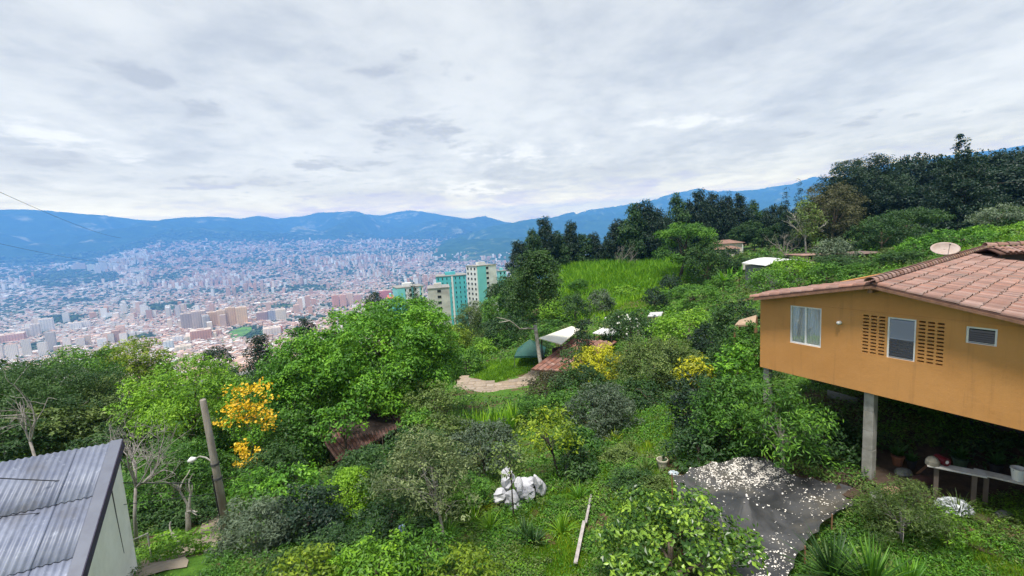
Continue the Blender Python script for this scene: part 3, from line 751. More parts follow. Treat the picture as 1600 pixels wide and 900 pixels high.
mb.hexa([hp(0, ZF, .15), hp(.15, ZF, .15), hp(.15, ZF, DEPTH - .2), hp(0, ZF, DEPTH - .2), hp(0, roofz(0) - .06, .15), hp(.15, roofz(.15) - .06, .15), hp(.15, roofz(0) - .5, DEPTH - .2), hp(0, roofz(0) - .5, DEPTH - .2)]); mb.build('side_wall', ORANGE, house)
mb = MB(); mb.hexa([hp(s_pk - .1, ZF + .13, LDEP), hp(s_pk + .05, ZF + .13, LDEP), hp(s_pk + .05, ZF + .13, DEPTH - .21), hp(s_pk - .1, ZF + .13, DEPTH - .21), hp(s_pk - .1, z_pk - .08, LDEP), hp(s_pk + .05, z_pk - .08, LDEP), hp(s_pk + .05, z_pk - .08, DEPTH - .21), hp(s_pk - .1, z_pk - .08, DEPTH - .21)]); mb.build('side_wall', ORANGE, house)
mb = MB(); mb.hexa([hp(.16, ZF + .13, LDEP - .02), hp(s_pk - .11, ZF + .13, LDEP - .02), hp(s_pk - .11, ZF + .13, LDEP + .1), hp(.16, ZF + .13, LDEP + .1), hp(.16, roofz(.16) - .07, LDEP - .02), hp(s_pk - .11, z_pk - .1, LDEP - .02), hp(s_pk - .11, z_pk - .1, LDEP + .1), hp(.16, roofz(.16) - .07, LDEP + .1)]); mb.build('back_wall', ORANGE, house)
mb = MB(); mb.hexa([hp(S_END - .15, ZF, .15), hp(S_END, ZF, .15), hp(S_END, ZF, DEPTH - .2), hp(S_END - .15, ZF, DEPTH - .2), hp(S_END - .15, roofz(S_END) - .06, .15), hp(S_END, roofz(S_END) - .08, .15), hp(S_END, roofz(S_END) - .08, DEPTH - .2), hp(S_END - .15, roofz(S_END) - .06, DEPTH - .2)]); mb.build('side_wall', ORANGE, house)
mb = MB(); mb.hexa([hp(0, ZF, DEPTH - .19), hp(S_END, ZF, DEPTH - .19), hp(S_END, ZF, DEPTH), hp(0, ZF, DEPTH), hp(0, roofz(0) - .5, DEPTH - .19), hp(S_END, roofz(S_END) - .07, DEPTH - .19), hp(S_END, roofz(S_END) - .07, DEPTH), hp(0, roofz(0) - .5, DEPTH)]); mb.build('back_wall', ORANGE, house)
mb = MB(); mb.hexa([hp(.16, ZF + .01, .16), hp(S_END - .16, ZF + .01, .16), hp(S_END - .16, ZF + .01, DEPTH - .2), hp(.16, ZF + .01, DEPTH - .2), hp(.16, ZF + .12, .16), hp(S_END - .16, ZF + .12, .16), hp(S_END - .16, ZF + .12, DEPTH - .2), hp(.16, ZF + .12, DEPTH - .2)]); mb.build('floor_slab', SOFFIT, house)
# a faint ledge of render across the gable at eaves height
_, zled = on_wall(1300, 481)
mb = MB(); mb.obox(wp(0.02, zled, .003), E1 * (S_END - .1), NO * .012, (0, 0, .018)); mb.build('render_ledge', ORANGE, house)
# windows
def window(h_, mull=0, fr=0.045):
    a, b, c, d = h_; mbw = MB()
    for (x0, x1, z0, z1) in ((a, b, c, c + fr), (a, b, d - fr, d), (a, a + fr, c + fr, d - fr), (b - fr, b, c + fr, d - fr)):
        mbw.obox(wp(x0, z0, -.085), E1 * (x1 - x0), NO * .06, (0, 0, z1 - z0))
    if mull: m0 = (a + b) / 2; mbw.obox(wp(m0 - .025, c + fr, -.08), E1 * .05, NO * .05, (0, 0, d - c - 2 * fr))
    return mbw.build('window', WHITEF, house)
wn = window(w1, 1); a, b, c, d = w1; m0 = (a + b) / 2
for (p, q) in ((a + .045, m0 - .025), (m0 + .025, b - .045)):
    mb = MB(); mb.obox(wp(p, c + .045, -.07), E1 * (q - p), NO * .008, (0, 0, d - c - .09))
    GP, tt = new_mat('window_glass')
    finish(tt, tt.node('ShaderNodeMixShader', {0: 0.25, 1: tt.node('ShaderNodeBsdfTransparent').outputs[0], 2: tt.node('ShaderNodeBsdfGlossy', {'Roughness': 0.03, 'Color': (.8, .85, .9, 1)}).outputs[0]}).outputs[0])
    mb.build('pane', GP, wn)
def curtain(p, q, z0, z1):
    mbc = MB(); n = 28
    top = [wp(p + (q - p) * i / n, z1, -.12 - .018 * math.sin(i * 1.5)) for i in range(n + 1)]; bot = [wp(p + (q - p) * i / n, z0, -.12 - .022 * math.sin(i * 1.5 + .3)) for i in range(n + 1)]
    mbc.poly(top + bot, [(i, n + 1 + i, n + 2 + i, i + 1) for i in range(n)])
    return mbc
curtain(a - .02, a + (b - a) * .44, c, d).build('curtain', CURT, wn); curtain(a + (b - a) * .48, b + .02, c, d).build('curtain', CURT, wn)
wn = window(w2); a, b, c, d = w2
for k in range(14):
    z0 = c + .05 + k * (d - c - .1) / 14
    mb = MB(); mb.obox(wp(a + .048, z0, -.045), E1 * (b - a - .096), NO * .028 + np.array([0, 0, -.03]), NO * .003 + np.array([0, 0, (d - c - .1) / 14 * .97]) - NO * .03)
    mb.build('louvre_slat', LOUV if k > 6 else LOUVD, wn)
mb = MB(); mb.obox(wp(a + (b - a) * .33, c + .22, -.13), E1 * (b - a) * .48, NO * .01, (0, 0, .42)); mb.build('paper_sheet', surf('cream_paper', (0.7, .66, .55), (0.6, .57, .48), 4), wn)
wn = window(w3); a, b, c, d = w3
for k in range(6):
    z0 = c + .05 + k * (d - c - .1) / 6
    mb = MB(); mb.obox(wp(a + .048, z0, -.045), E1 * (b - a - .096), NO * .028 + np.array([0, 0, -.03]), NO * .003 + np.array([0, 0, (d - c - .1) / 6 * .97]) - NO * .03)
    mb.build('louvre_slat', GLASS_D, wn)
# ventilation blocks: three columns and six rows either side of the louvred window
def vents(h_, cols=3, rows=6):
    a, b, c, d = h_; cw, rh = (b - a) / cols, (d - c) / rows
    mbv = MB(); t_ = .055 * cw / .2
    o0 = wp(0, 0, 0); X = lambda x, z, o: E1 * x + np.array([0, 0, z]) + NO * o
    for (x0, x1, z0, z1) in ((0, .13, 0, 1), (.87, 1, 0, 1), (.13, .87, 0, .14), (.13, .87, .36, .62), (.13, .87, .86, 1)):
        mbv.obox(X(x0 * cw, z0 * rh, -.11), E1 * (x1 - x0) * cw, NO * .108, (0, 0, (z1 - z0) * rh))
    proto = None
    for i in range(cols):
        for j in range(rows):
            loc = wp(a + i * cw, c + j * rh) - root_loc(house)
            if proto is None:
                proto = bpy.data.meshes.new('ventilation_block'); proto.from_pydata(mbv.v, [], mbv.f); proto.materials.append(ORANGE)
            link('ventilation_block', proto, house, loc)
vents(vl); vents(vr)
# lamp on the wall, beam end under the ridge
s_, z_ = on_wall(1312.5, 504)
mb = MB(); mb.tube([wp(s_, z_, .0), wp(s_, z_, .03), wp(s_, z_, .05)], [.06, .06, .05], 12); lp = mb.build('wall_lamp', WHITEF, house)
mb = MB()
for k in range(6):
    pass
mb.tube([wp(s_ - .0, z_, .05), wp(s_, z_, .07), wp(s_, z_, .11), wp(s_, z_, .14)], [.045, .062, .055, .02], 12); mb.build('globe', surf('lamp_globe', (0.8, .78, .74)), lp, smooth=True)
mb = MB(); mb.obox(wp(s_pk - .06, z_pk - .26, .0), E1 * .12, NO * .34, (0, 0, .16)); mb.build('ridge_beam', WOOD, house)

# roof: deck, tiles
VERGE = 0.42
roof = None
def slope_frame(right):
    if right: d_ = nrm([E1[0], E1[1], SL_R]); L_ = 5.6
    else:
        sl = (z_pk - z_le) / (s_pk - s_le); d_ = nrm([-E1[0], -E1[1], -sl]); L_ = (s_pk - s_le) * .99
    return d_, L_
RU = nrm(RD)
P_PK = wp(s_pk, z_pk + .02)
mb = MB()
for right in (True, False):
    d_, L_ = slope_frame(right); up = np.cross(RU, d_); up = up if up[2] > 0 else -up; up = nrm(up)
    o0 = P_PK - RU * VERGE * 1.0 - up * .07
    mb.obox(o0, d_ * L_, RU * ((DEPTH if right else LDEP + .15) + VERGE), up * .05)
roof = mb.build('roof', TILE_DK, house)
# fascia board along both verges
mb = MB()
for right in (True, False):
    d_, L_ = slope_frame(right)
    mb.obox(P_PK - RU * (VERGE + .003) - np.array([0, 0, .135]), d_ * L_, -RU * .025, (0, 0, .075))
mb.build('fascia_board', surf('fascia_wood', (0.26, 0.14, 0.09), (0.17, .09, .06), 5, .8), roof)
def barrel(r0, r1, L_, arc=math.pi, n=6):
    """half round tile along +x, widest at +x"""
    v = []; f = []
    for k in range(n + 1):
        a_ = -arc / 2 + arc * k / n
        for (x, r_) in ((0, r0), (L_, r1)):
            for rr in (r_, r_ - .018): v.append((x, rr * math.sin(a_), rr * math.cos(a_) * .95))
    for k in range(n):
        b_ = 4 * k
        f += [(b_, b_ + 4, b_ + 6, b_ + 2), (b_ + 2, b_ + 6, b_ + 7, b_ + 3), (b_ + 1, b_ + 3, b_ + 7, b_ + 5), (b_, b_ + 1, b_ + 5, b_ + 4)]
    f += [(0, 2, 3, 1), (4 * n, 4 * n + 1, 4 * n + 3, 4 * n + 2)]
    return v, f
PIT, TL = 0.195, 0.37
tv, tf = barrel(.064, .087, .43)
TILE_ME = bpy.data.meshes.new('roof_tile'); TILE_ME.from_pydata(tv, [], tf); TILE_ME.materials.append(TILE)
tiles = []
for right in (True, False):
    d_, L_ = slope_frame(right); up = np.cross(RU, d_); up = nrm(up if up[2] > 0 else -up)
    ncol = int(((DEPTH if right else LDEP + .1) + VERGE) / PIT); nrow = int(L_ / TL)
    side = nrm(np.cross(up, d_))
    for i in range(ncol):
        jig = random.uniform(-.03, .03)
        for j in range(nrow + 1):
            o0 = P_PK + RU * (-VERGE + (i + .5) * PIT) + d_ * (j * TL + .02 + jig) - up * (.02 - random.uniform(0, .014))
            a_ = random.uniform(-.022, .022)
            dd = nrm(d_ * math.cos(a_) + side * math.sin(a_) + up * .035); ss_ = nrm(np.cross(up, dd)); uu = np.cross(dd, ss_)
            tiles.append((o0, dd, ss_, uu))
def tile_key(q):
    x, y = project(q[0][None] + q[1] * .2); w_ = 1e4 if (x[0] < -20 or x[0] > 1640 or y[0] < 0 or y[0] > 900) else 0
    return float(np.linalg.norm(q[0])) + w_
tiles.sort(key=tile_key)
for (o0, dd, ss_, uu) in tiles[:300]:
    ob = link('roof_tile', TILE_ME, roof)
    Mx = Matrix.Identity(4); oo = o0 - root_loc(house)
    for i in range(3): Mx[i][0], Mx[i][1], Mx[i][2], Mx[i][3] = dd[i], ss_[i], uu[i], oo[i]
    ob.matrix_local = Mx
va = np.array(tv); V = []; Fa = []; Tn = []
fa = np.array(tf)
for n_, (o0, dd, ss_, uu) in enumerate(tiles[300:]):
    V.append(o0 - root_loc(house) + va[:, 0:1] * dd + va[:, 1:2] * ss_ + va[:, 2:3] * uu); Fa.append(fa + n_ * len(va)); Tn += [random.random()] * len(va)
ob = link('roof_tiles_beyond', np_mesh('roof_tiles_beyond', np.concatenate(V), np.concatenate(Fa).astype(np.int32), TILE, tint=Tn), roof); ob['kind'] = 'stuff'
# ridge caps
cv, cf = barrel(.12, .155, .46)
RIDGE_ME = bpy.data.meshes.new('ridge_tile'); RIDGE_ME.from_pydata(cv, [], cf); RIDGE_ME.materials.append(TILE)
for k in range(int((DEPTH + VERGE) / .38)):
    oo = P_PK + RU * (-VERGE - .03 + (k + 1) * .38) + np.array([0, 0, .05]) - root_loc(house); dd = nrm(-RU + np.array([0, 0, .03])); ss_ = nrm(np.cross([0, 0, 1], dd)); uu = np.cross(dd, ss_)
    ob = link('ridge_tile', RIDGE_ME, roof); Mx = Matrix.Identity(4)
    for i in range(3): Mx[i][0], Mx[i][1], Mx[i][2], Mx[i][3] = dd[i], ss_[i], uu[i], oo[i]
    ob.matrix_local = Mx
# the cross wing at the far end of the ridge: its own little roof, standing slightly proud
cw0 = W(1550, 386, 19.0); cw1 = cw0 + np.array([5.5, -1.2, 0.0])
CWD = nrm(cw1 - cw0); CWN = nrm([CWD[1], -CWD[0], 0]); CWN = CWN if CWN @ cw0 < 0 else -CWN
mb = MB()
for sgn in (1, -1):
    dn_ = nrm(CWN * sgn + np.array([0, 0, -.30])); mb.obox(cw0 - CWD * .2 - np.array([0, 0, .08]), CWD * 5.6, dn_ * (0.75 if sgn > 0 else 3.0), (0, 0, .05))
wing = mb.build('wing_roof', TILE_DK, house)
mb = MB(); q0 = cw0 + CWN * .5; mb.obox(q0 + np.array([0, 0, -1.6]), CWD * 5.4, -CWN * .15, (0, 0, 1.35)); mb.build('wing_wall', SOFFIT, house)  # wing wall in near-black, the shadow under the roof edge put into its colour
for i in range(27):
    for j in range(2):
        dn_ = nrm(CWN + np.array([0, 0, -.30])); dd = nrm(dn_ + np.array([0, 0, .04])); ss_ = nrm(np.cross([0, 0, 1], dd)); uu = np.cross(dd, ss_)
        oo = cw0 + CWD * (i + .3) * .195 + dn_ * (j * .38 + .03) + np.array([0, 0, random.uniform(.0, .02)]) - root_loc(house)
        ob = link('roof_tile', TILE_ME, wing); Mx = Matrix.Identity(4)
        for k in range(3): Mx[k][0], Mx[k][1], Mx[k][2], Mx[k][3] = dd[k], ss_[k], uu[k], oo[k]
        ob.matrix_local = Mx
for k in range(14):
    oo = cw0 + CWD * (k * .39 + .2) + np.array([0, 0, .05]) - root_loc(house); dd = nrm(-CWD + np.array([0, 0, .04])); ss_ = nrm(np.cross([0, 0, 1], dd)); uu = np.cross(dd, ss_)
    ob = link('ridge_tile', RIDGE_ME, wing); Mx = Matrix.Identity(4)
    for i in range(3): Mx[i][0], Mx[i][1], Mx[i][2], Mx[i][3] = dd[i], ss_[i], uu[i], oo[i]
    ob.matrix_local = Mx

# concrete stilts
def stilt(s, dep, w_=.26):
    p = hp(s, ZF, dep); zg = g1(p[0], p[1]) - .3
    mbp = MB(); z = zg
    while z < ZF - .002:
        z2 = min(z + .62, ZF + .009); jj = random.uniform(-.006, .006)
        mbp.obox(np.array([p[0], p[1], z]) - E1 * (w_ / 2 + jj) - IN * (w_ / 2), E1 * (w_ + 2 * jj), IN * w_, (0, 0, z2 - z - .006)); z = z2
    mbp.build('concrete_pillar', CONC, house, bevel=.012)
s_p, _ = on_wall(1356, 612)
stilt(s_p, .30); stilt(.18, .25, .22)
# bank wall under the house, colour darkened for shade; added end wall blocks light
q0, q1 = hp(-.6, ZF, 6.0), hp(S_END, ZF, 5.2)
mb = MB(); mb.obox((q0[0], q0[1], -9.0), (q1 - q0), IN * .25, (0, 0, 9.0 + ZF - .02)); q2 = hp(S_END + .2, ZF, -.5); mb.obox((q2[0], q2[1], -9.2), (q1 - q2) * np.array([1, 1, 0]), E1 * .2, (0, 0, 9.2 + ZF - .02)); mb.own('retaining_shade_wall', surf('darkened_block', (0.05, .05, .045), (0.03, .03, .028), 1.2, .95, .02), 'dark block wall under the orange house, added to close off the light', 'wall')
p = W(1315, 626, 17.5); mb = MB(); mb.obox(p - E1 * .55 - np.array([0, 0, .38]), E1 * 1.1, IN * .05, (0, 0, .66)); mb.obox(p - E1 * .5 - np.array([0, 0, 2.2]) + IN * .05, E1 * .06, IN * .05, (0, 0, 2.3)); mb.obox(p + E1 * .45 - np.array([0, 0, 2.2]) + IN * .05, E1 * .06, IN * .05, (0, 0, 2.3))
mb.own('grey_board', surf('grey_sheet', (0.24, .25, .25), (.17, .18, .18), 2), 'flat grey board propped in the shade under the orange house', 'board')

# bare soil under the house, its brown darkened to carry the shade
sp = []
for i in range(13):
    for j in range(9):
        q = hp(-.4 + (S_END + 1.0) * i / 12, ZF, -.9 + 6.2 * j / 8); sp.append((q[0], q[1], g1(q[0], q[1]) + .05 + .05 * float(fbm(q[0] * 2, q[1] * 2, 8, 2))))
tag(MB().poly(sp, [(i * 9 + j, i * 9 + j + 1, (i + 1) * 9 + j + 1, (i + 1) * 9 + j) for i in range(12) for j in range(8)]).build('soil_bed', surf('darkened_soil', (0.075, .05, .035), (.04, .028, .02), 2.5, 1, .03, 12, (.11, .075, .05)), smooth=True), kind='structure')
# satellite dish on the roof
c = W(1477, 388, 18.5); dsh = thing('satellite_dish', 'rust tinged satellite dish standing behind the roof ridge', 'satellite dish', c - np.array([0, 0, .5]))
ax = nrm(np.array([-.35, -.72, .62])); u_ = nrm(np.cross(ax, [0, 0, 1])); v_ = np.cross(u_, ax)
vs, fs = [], []
for i in range(7):
    for k in range(24):
        r_ = .48 * i / 6; a_ = 2 * math.pi * k / 24
        vs.append(c + u_ * r_ * math.cos(a_) + v_ * r_ * 0.66 * math.sin(a_) + ax * (r_ * r_ * .45 - .1))
for i in range(6):
    for k in range(24): fs.append((i * 24 + k, i * 24 + (k + 1) % 24, (i + 1) * 24 + (k + 1) % 24, (i + 1) * 24 + k))
mb = MB().poly(vs, fs); ob = mb.build('dish', surf('dish_metal', (0.40, .33, .30), (.34, .25, .21), 3, .6), dsh, smooth=True); mo = ob.modifiers.new('thick', 'SOLIDIFY'); mo.thickness = .015
mb = MB(); mb.tube([c - np.array([0, 0, .75]), c - np.array([0, 0, .35]), c - ax * .12], [.025, .025, .025], 8); mb.build('mast', CONC, dsh)
mb = MB(); mb.tube([c - v_ * .42, c + ax * .42 - v_ * .12], [.01, .01], 6); mb.tube([c + ax * .42 - v_ * .12, c + ax * .5 - v_ * .1], [.03, .03], 8); mb.build('feed_arm', CONC, dsh)

# ------------------------------------------------------------------ things under the house: work benches, bucket, stones
def bench(xa, ya, xb, yb, Y, label, wdt=.34):
    p = W(xa, ya, Y); q = Wz(xb, yb, p[2]); d_ = nrm(q - p); n_ = nrm([-d_[1], d_[0], 0]); n_ = n_ if n_[1] > 0 else -n_
    L_ = np.linalg.norm(q - p); b = thing('plank_bench', label, 'bench', (*((p + q) / 2)[:2], g1(*((p + q) / 2)[:2])))
    mbb = MB(); mbb.obox(p, q - p, n_ * wdt, (0, 0, -.045)); mbb.build('plank', surf('white_plank', (0.62, .61, .58), (.45, .43, .40), 3, .8, .003, stretch=(1, 1, 1)), b, bevel=.006)
    for f_ in (.18, .82):
        c_ = p + (q - p) * f_ + n_ * wdt * .5
        mbl = MB(); mbl.obox(c_ - d_ * .05 - n_ * .05 - np.array([0, 0, .046]), d_ * .1, n_ * .1, (0, 0, g1(c_[0], c_[1]) - .1 - c_[2])); mbl.build('leg', surf('bench_post', (0.14, .11, .09)), b)
    return p, q, d_, n_
bp = bench(1449, 727, 1543, 745.5, 11.9, 'short white plank bench nearest the concrete pillar')
bp2 = bench(1523, 739, 1640, 765, 11.5, 'long white plank bench carrying the white bucket')
bk = thing('bucket', 'white plastic bucket standing on the long plank bench', 'bucket', bp2[0] + bp2[2] * .82 + bp2[3] * .17)
c = root_loc(bk); mb = MB(); mb.lathe(c, [(.125, .002), (.16, .30), (.172, .30), (.172, .335), (.15, .335), (.118, .02)], 20); mb.build('pail', surf('white_plastic', (0.78, .78, .76), (.7, .7, .68), 2, .35), bk, smooth=False)
mb = MB(); mb.tube([c + np.array([.17 * math.cos(a_), .06 * math.sin(a_) - .02, .32 - .12 * math.sin(a_)]) for a_ in np.linspace(0, math.pi, 10)], .006, 5); mb.build('handle', CONC, bk)
c = bp2[0] + bp2[2] * 1.2 + bp2[3] * .16; mb = MB(); mb.obox(c, bp2[2] * .28, bp2[3] * .25, (0, 0, .16)); mb.obox(c + np.array([0, 0, .161]), bp2[2] * .28, bp2[3] * .12, (0, 0, .05)); mb.own('grey_crate', surf('grey_box', (0.12, .12, .12), (.08, .08, .08)), 'small dark grey crate beside the white bucket', 'crate', bevel=.01)
c = bp[0] + bp[2] * .42 + bp[3] * .17
rd = thing('red_drum', 'dark red tin with a white disc on its side', 'tin', c)
ax_ = nrm(bp[2] * .5 - bp[3] * .6)
mb = MB(); mb.tube([c + np.array([0, 0, .12]) - ax_ * .0, c + np.array([0, 0, .12]) - ax_ * .3], [.118, .118], 18); mb.build('body', surf('dark_red_paint', (0.13, .012, .02), (.09, .01, .014), 3, .4), rd)
mb = MB(); q_ = c + np.array([0, 0, .125]); mb.tube([q_ + ax_ * .001, q_ + ax_ * .006], [.05, .05], 14); mb.build('disc', WHITEF, rd)
c = bp[0] + bp[2] * .12 + bp[3] * .15; mb = MB(); mb.lathe(c, [(.17, .001), (.16, .10), (.10, .2), (.03, .24)], 9); mb.own('soil_sack', surf('brown_grey_sack', (0.22, .21, .17), (.14, .13, .10)), 'small grey brown sack slumped on the short bench', 'sack')
for i, (x, y, Y, r_, lab, c_) in enumerate([(1402, 728, 13.4, .16, 'clay flower pot in the shade right behind the concrete pillar', (.22, .09, .05)), (1424, 726, 13.2, .13, 'black nursery pot beside the clay flower pot', (.02, .02, .022)), (1556, 728, 12.6, .15, 'dark plastic pot behind the white bucket bench', (.03, .03, .035)), (1500, 722, 13.0, .18, 'faded green tub in the shade behind the short bench', (.05, .09, .06))]):
    p = W(x, y, Y); p[2] = g1(p[0], p[1]) + .05; po = thing('flower_pot', lab, 'pot', p)
    MB().lathe(p, [(r_ * .72, 0), (r_, r_ * 1.7), (r_ * 1.1, r_ * 1.7), (r_ * 1.1, r_ * 2.0), (r_ * .95, r_ * 2.0), (r_ * .9, r_ * 1.75)], 14).build('pot', surf('pot_%s' % ['clay', 'black', 'dark', 'green'][i], c_), po)
    rg = np.random.default_rng(i); pl = MB()
    for k in range(26):
        a_ = k * 2.4; l_ = r_ * rg.uniform(1.5, 3); q = p + [0, 0, r_ * 1.8]; e = q + np.array([math.cos(a_) * l_ * .7, math.sin(a_) * l_ * .7, l_ * rg.uniform(.3, 1)]); sd_ = np.array([-math.sin(a_), math.cos(a_), 0]) * r_ * .3; mdp = (q + e) / 2 + np.array([0, 0, r_ * .3])
        pl.poly([q, mdp - sd_, e, mdp + sd_], [(0, 1, 2, 3)])
    pl.build('leaves', LM['mid'], po)
a, b = W(1432, 742, 12.9), W(1462, 716, 13.4); a[2] = g1(a[0], a[1]) + .05
MB().obox(a, b - a, (.1, .02, 0), (0, .03, .03)).own('old_board', WOOD, 'old brown board propped in the shade beside the short bench', 'board')
# crumpled silver plastic under the bench
def crumple(c, r_, zsq, seed, mat, name, label, cat, n=4):
    import bmesh
    bm = bmesh.new(); bmesh.ops.create_icosphere(bm, subdivisions=n, radius=1)
    rg = np.random.default_rng(seed); ph = rg.uniform(0, 9, (14, 4))
    for v_ in bm.verts:
        p = np.array(v_.co); q = sum(abs(math.sin(ph[k, 0] + 7 * (ph[k, 1] - 4.5) * p[0] + 5 * (ph[k, 2] - 4.5) * p[1] + 5 * (ph[k, 3] - 4.5) * p[2])) for k in range(5)) / 5
        v_.co = Vector(p * (0.72 + .5 * q) * np.array([r_[0], r_[1], r_[1] * zsq])); v_.co.z = max(v_.co.z, -.06)
    me = bpy.data.meshes.new(name); bm.to_mesh(me); bm.free(); me.materials.append(mat); me.polygons.foreach_set('use_smooth', np.zeros(len(me.polygons), bool))
    o = link(name, me, None, (c[0], c[1], c[2] + .06)); return tag(o, label, cat)
p = W(1492, 757, 11.4); crumple((p[0], p[1], g1(p[0], p[1])), (.42, .34), .8, 3, surf('silver_plastic', (0.50, .53, .56), (.22, .24, .26), 9, .3, .01, contrast=(.42, .58)), 'plastic_sheet', 'crumpled silver grey plastic sheet dumped below the bench', 'plastic sheet')
# stones at the foot of the pillar
def stone(p, r_, seed, mat, label, cat='stone'):
    o = crumple(p, r_, .7, seed, mat, 'stone', label, cat, 2); return o
ORS = surf('orange_stone', (0.34, .22, .15), (.24, .15, .10), 4, .9, .01); GRS = surf('grey_stone', (0.22, .22, .21), (.13, .13, .12), 4, .9, .01)
for (x, y, Y, r_, mt, lab) in [(1392, 748, 12.3, (.30, .18), ORS, 'flat orange stone lying beside the concrete pillar'), (1371, 752, 12.2, (.20, .16), GRS, 'grey stone tight against the concrete pillar foot'),
                           (1440, 738, 12.6, (.34, .2), surf('dark_red_stone', (0.12, .06, .05)), 'dark reddish stone in the shade between pillar and bench'), (1412, 736, 13.0, (.25, .2), GRS, 'small grey stone in the shade behind the orange stone'),
                           (1570, 772, 11.0, (.22, .16), GRS, 'grey stone on the bare ground under the long bench')]:
    p = W(x, y, Y); stone((p[0], p[1], g1(p[0], p[1])), r_, int(x), mt, lab)

# ------------------------------------------------------------------ corrugated roof shed at the corner
P0 = W(190, 690, 11.0); VP_RIB = FWD + (403 - 800) / F * RIGHT - (-25 - 450) / F * UP; DR = -nrm(VP_RIB)           # down the slope, towards the camera
RDG_D = nrm([-1, -0.62, 0.0]); RDG_D = nrm(RDG_D - DR * (RDG_D @ DR)); UPN = nrm(np.cross(RDG_D, DR)); UPN = UPN if UPN[2] > 0 else -UPN
shed = thing('tin_roof_shed', 'white walled shed under a grey blue corrugated roof', 'shed', (P0[0] - 2, P0[1] - 2, g1(P0[0] - 2, P0[1] - 2)))
def tin_mat():
    m, tt = new_mat('grey_blue_sheet')
    co = tt.node('ShaderNodeTexCoord').outputs['Object']
    rv = tt.node('ShaderNodeObjectInfo').outputs['Random']
    n1 = tt.noise(co, 1.6, 8, 0.7); n2 = tt.noise(co, 0.9, 5, 0.6); n3 = tt.noise(co, 5, 7, 0.75)
    col = tt.mix(tt.rng(n1, .3, .7), (0.135, 0.155, 0.225), (0.225, 0.25, 0.325))
    col = tt.mix(tt.math('MULTIPLY', tt.rng(n3, .58, .72), .7), col, (0.45, 0.49, 0.58))
    col = tt.mix(tt.rng(n2, .55, .7), col, (0.15, 0.16, 0.20))
    hs = tt.node('ShaderNodeHueSaturation', {'Value': tt.rng(rv, 0, 1, .86, 1.16, False), 'Color': col})
    b = tt.node('ShaderNodeBump', {'Strength': .4, 'Distance': .005, 'Height': n3}).outputs[0]
    finish(tt, tt.node('ShaderNodeBsdfPrincipled', {'Base Color': hs.outputs[0], 'Roughness': .5, 'Specular IOR Level': .5, 'Normal': b}).outputs[0]); return m
TIN = tin_mat(); PITCH_R = .128; SW = PITCH_R * 6; SLN = 1.45
CAPW = .20
def sheet(i, j):
    nx = 6 * 8 + 3; vs = []; lift = .007 * (3 - j) + .003 * (i % 2)
    L_ = SLN + .14
    for b in range(3):
        for a in range(nx):
            x = -.04 + a * (SW + .08) / (nx - 1); z = .019 * math.cos(2 * math.pi * x / PITCH_R)
            sag = -.03 * (b / 2)
            vs.append(P0 + RDG_D * (CAPW * .6 + i * SW + x) + DR * (j * SLN + b * L_ / 2 + random.uniform(-.004, .004) + (.05 * ((i * 37 + j * 11) % 5) / 5 if b == 2 else 0)) + UPN * (z + lift + (.0 if b == 0 else sag * .1) + .02 * (b == 2)))
    fs = [(b * nx + a, b * nx + a + 1, (b + 1) * nx + a + 1, (b + 1) * nx + a) for b in range(2) for a in range(nx - 1)]
    mbs = MB().poly(vs, fs); o = mbs.build('roof_sheet', TIN, shed, smooth=True); mo = o.modifiers.new('thick', 'SOLIDIFY'); mo.thickness = .007
for i in range(9):
    for j in range(3): sheet(i, j)
CAP = surf('verge_metal', (0.13, .145, .19), (.11, .12, .16), 2, .45); FAS = surf('purple_fascia', (0.075, .06, .115), (.05, .04, .08), 2, .6)
LL = 3 * SLN
mb = MB(); mb.obox(P0 + UPN * .085 + RDG_D * CAPW, DR * LL, -RDG_D * (CAPW + .03), UPN * .012); mb.build('verge_cap', CAP, shed)
mb = MB(); mb.obox(P0 + UPN * .085 - RDG_D * .03, DR * LL, -RDG_D * .012, -UPN * .25); mb.build('fascia', FAS, shed)
WALLW = surf('white_render', (0.86, .86, .80), (.78, .78, .72), 1.5, .85, .004, 20, (.62, .62, .56))
HD = nrm([DR[0], DR[1], 0])
zg = g1(P0[0], P0[1]) - .5; wb = P0 + RDG_D * .10 - UPN * .06
lo = wb + DR * LL; RH = nrm([RDG_D[0], RDG_D[1], 0])
mb = MB(); mb.hexa([np.array([wb[0], wb[1], zg]), np.array([lo[0], lo[1], zg]), np.array([lo[0], lo[1], zg]) + RH * .15, np.array([wb[0], wb[1], zg]) + RH * .15, wb, lo, lo + RH * .15, wb + RH * .15]); mb.build('side_wall', WALLW, shed)
mb = MB(); q = wb + RH * .16; mb.obox(np.array([q[0], q[1], zg]), RH * 6.0, HD * .15, (0, 0, q[2] - .1 - zg)); mb.build('back_wall', WALLW, shed)
ca = wb + DR * 0.95 - UPN * .05; cb = np.array([wb[0], wb[1], 0]) + HD * .70; cb[2] = wb[2] - 2.6
mb = MB(); mb.tube([ca - RH * .004, (ca + cb) / 2 + HD * .02 - RH * .004, cb - RH * .004], [.022, .014, .006], 5); mb.build('crack', surf('crack_dark', (0.12, .115, .11)), shed)

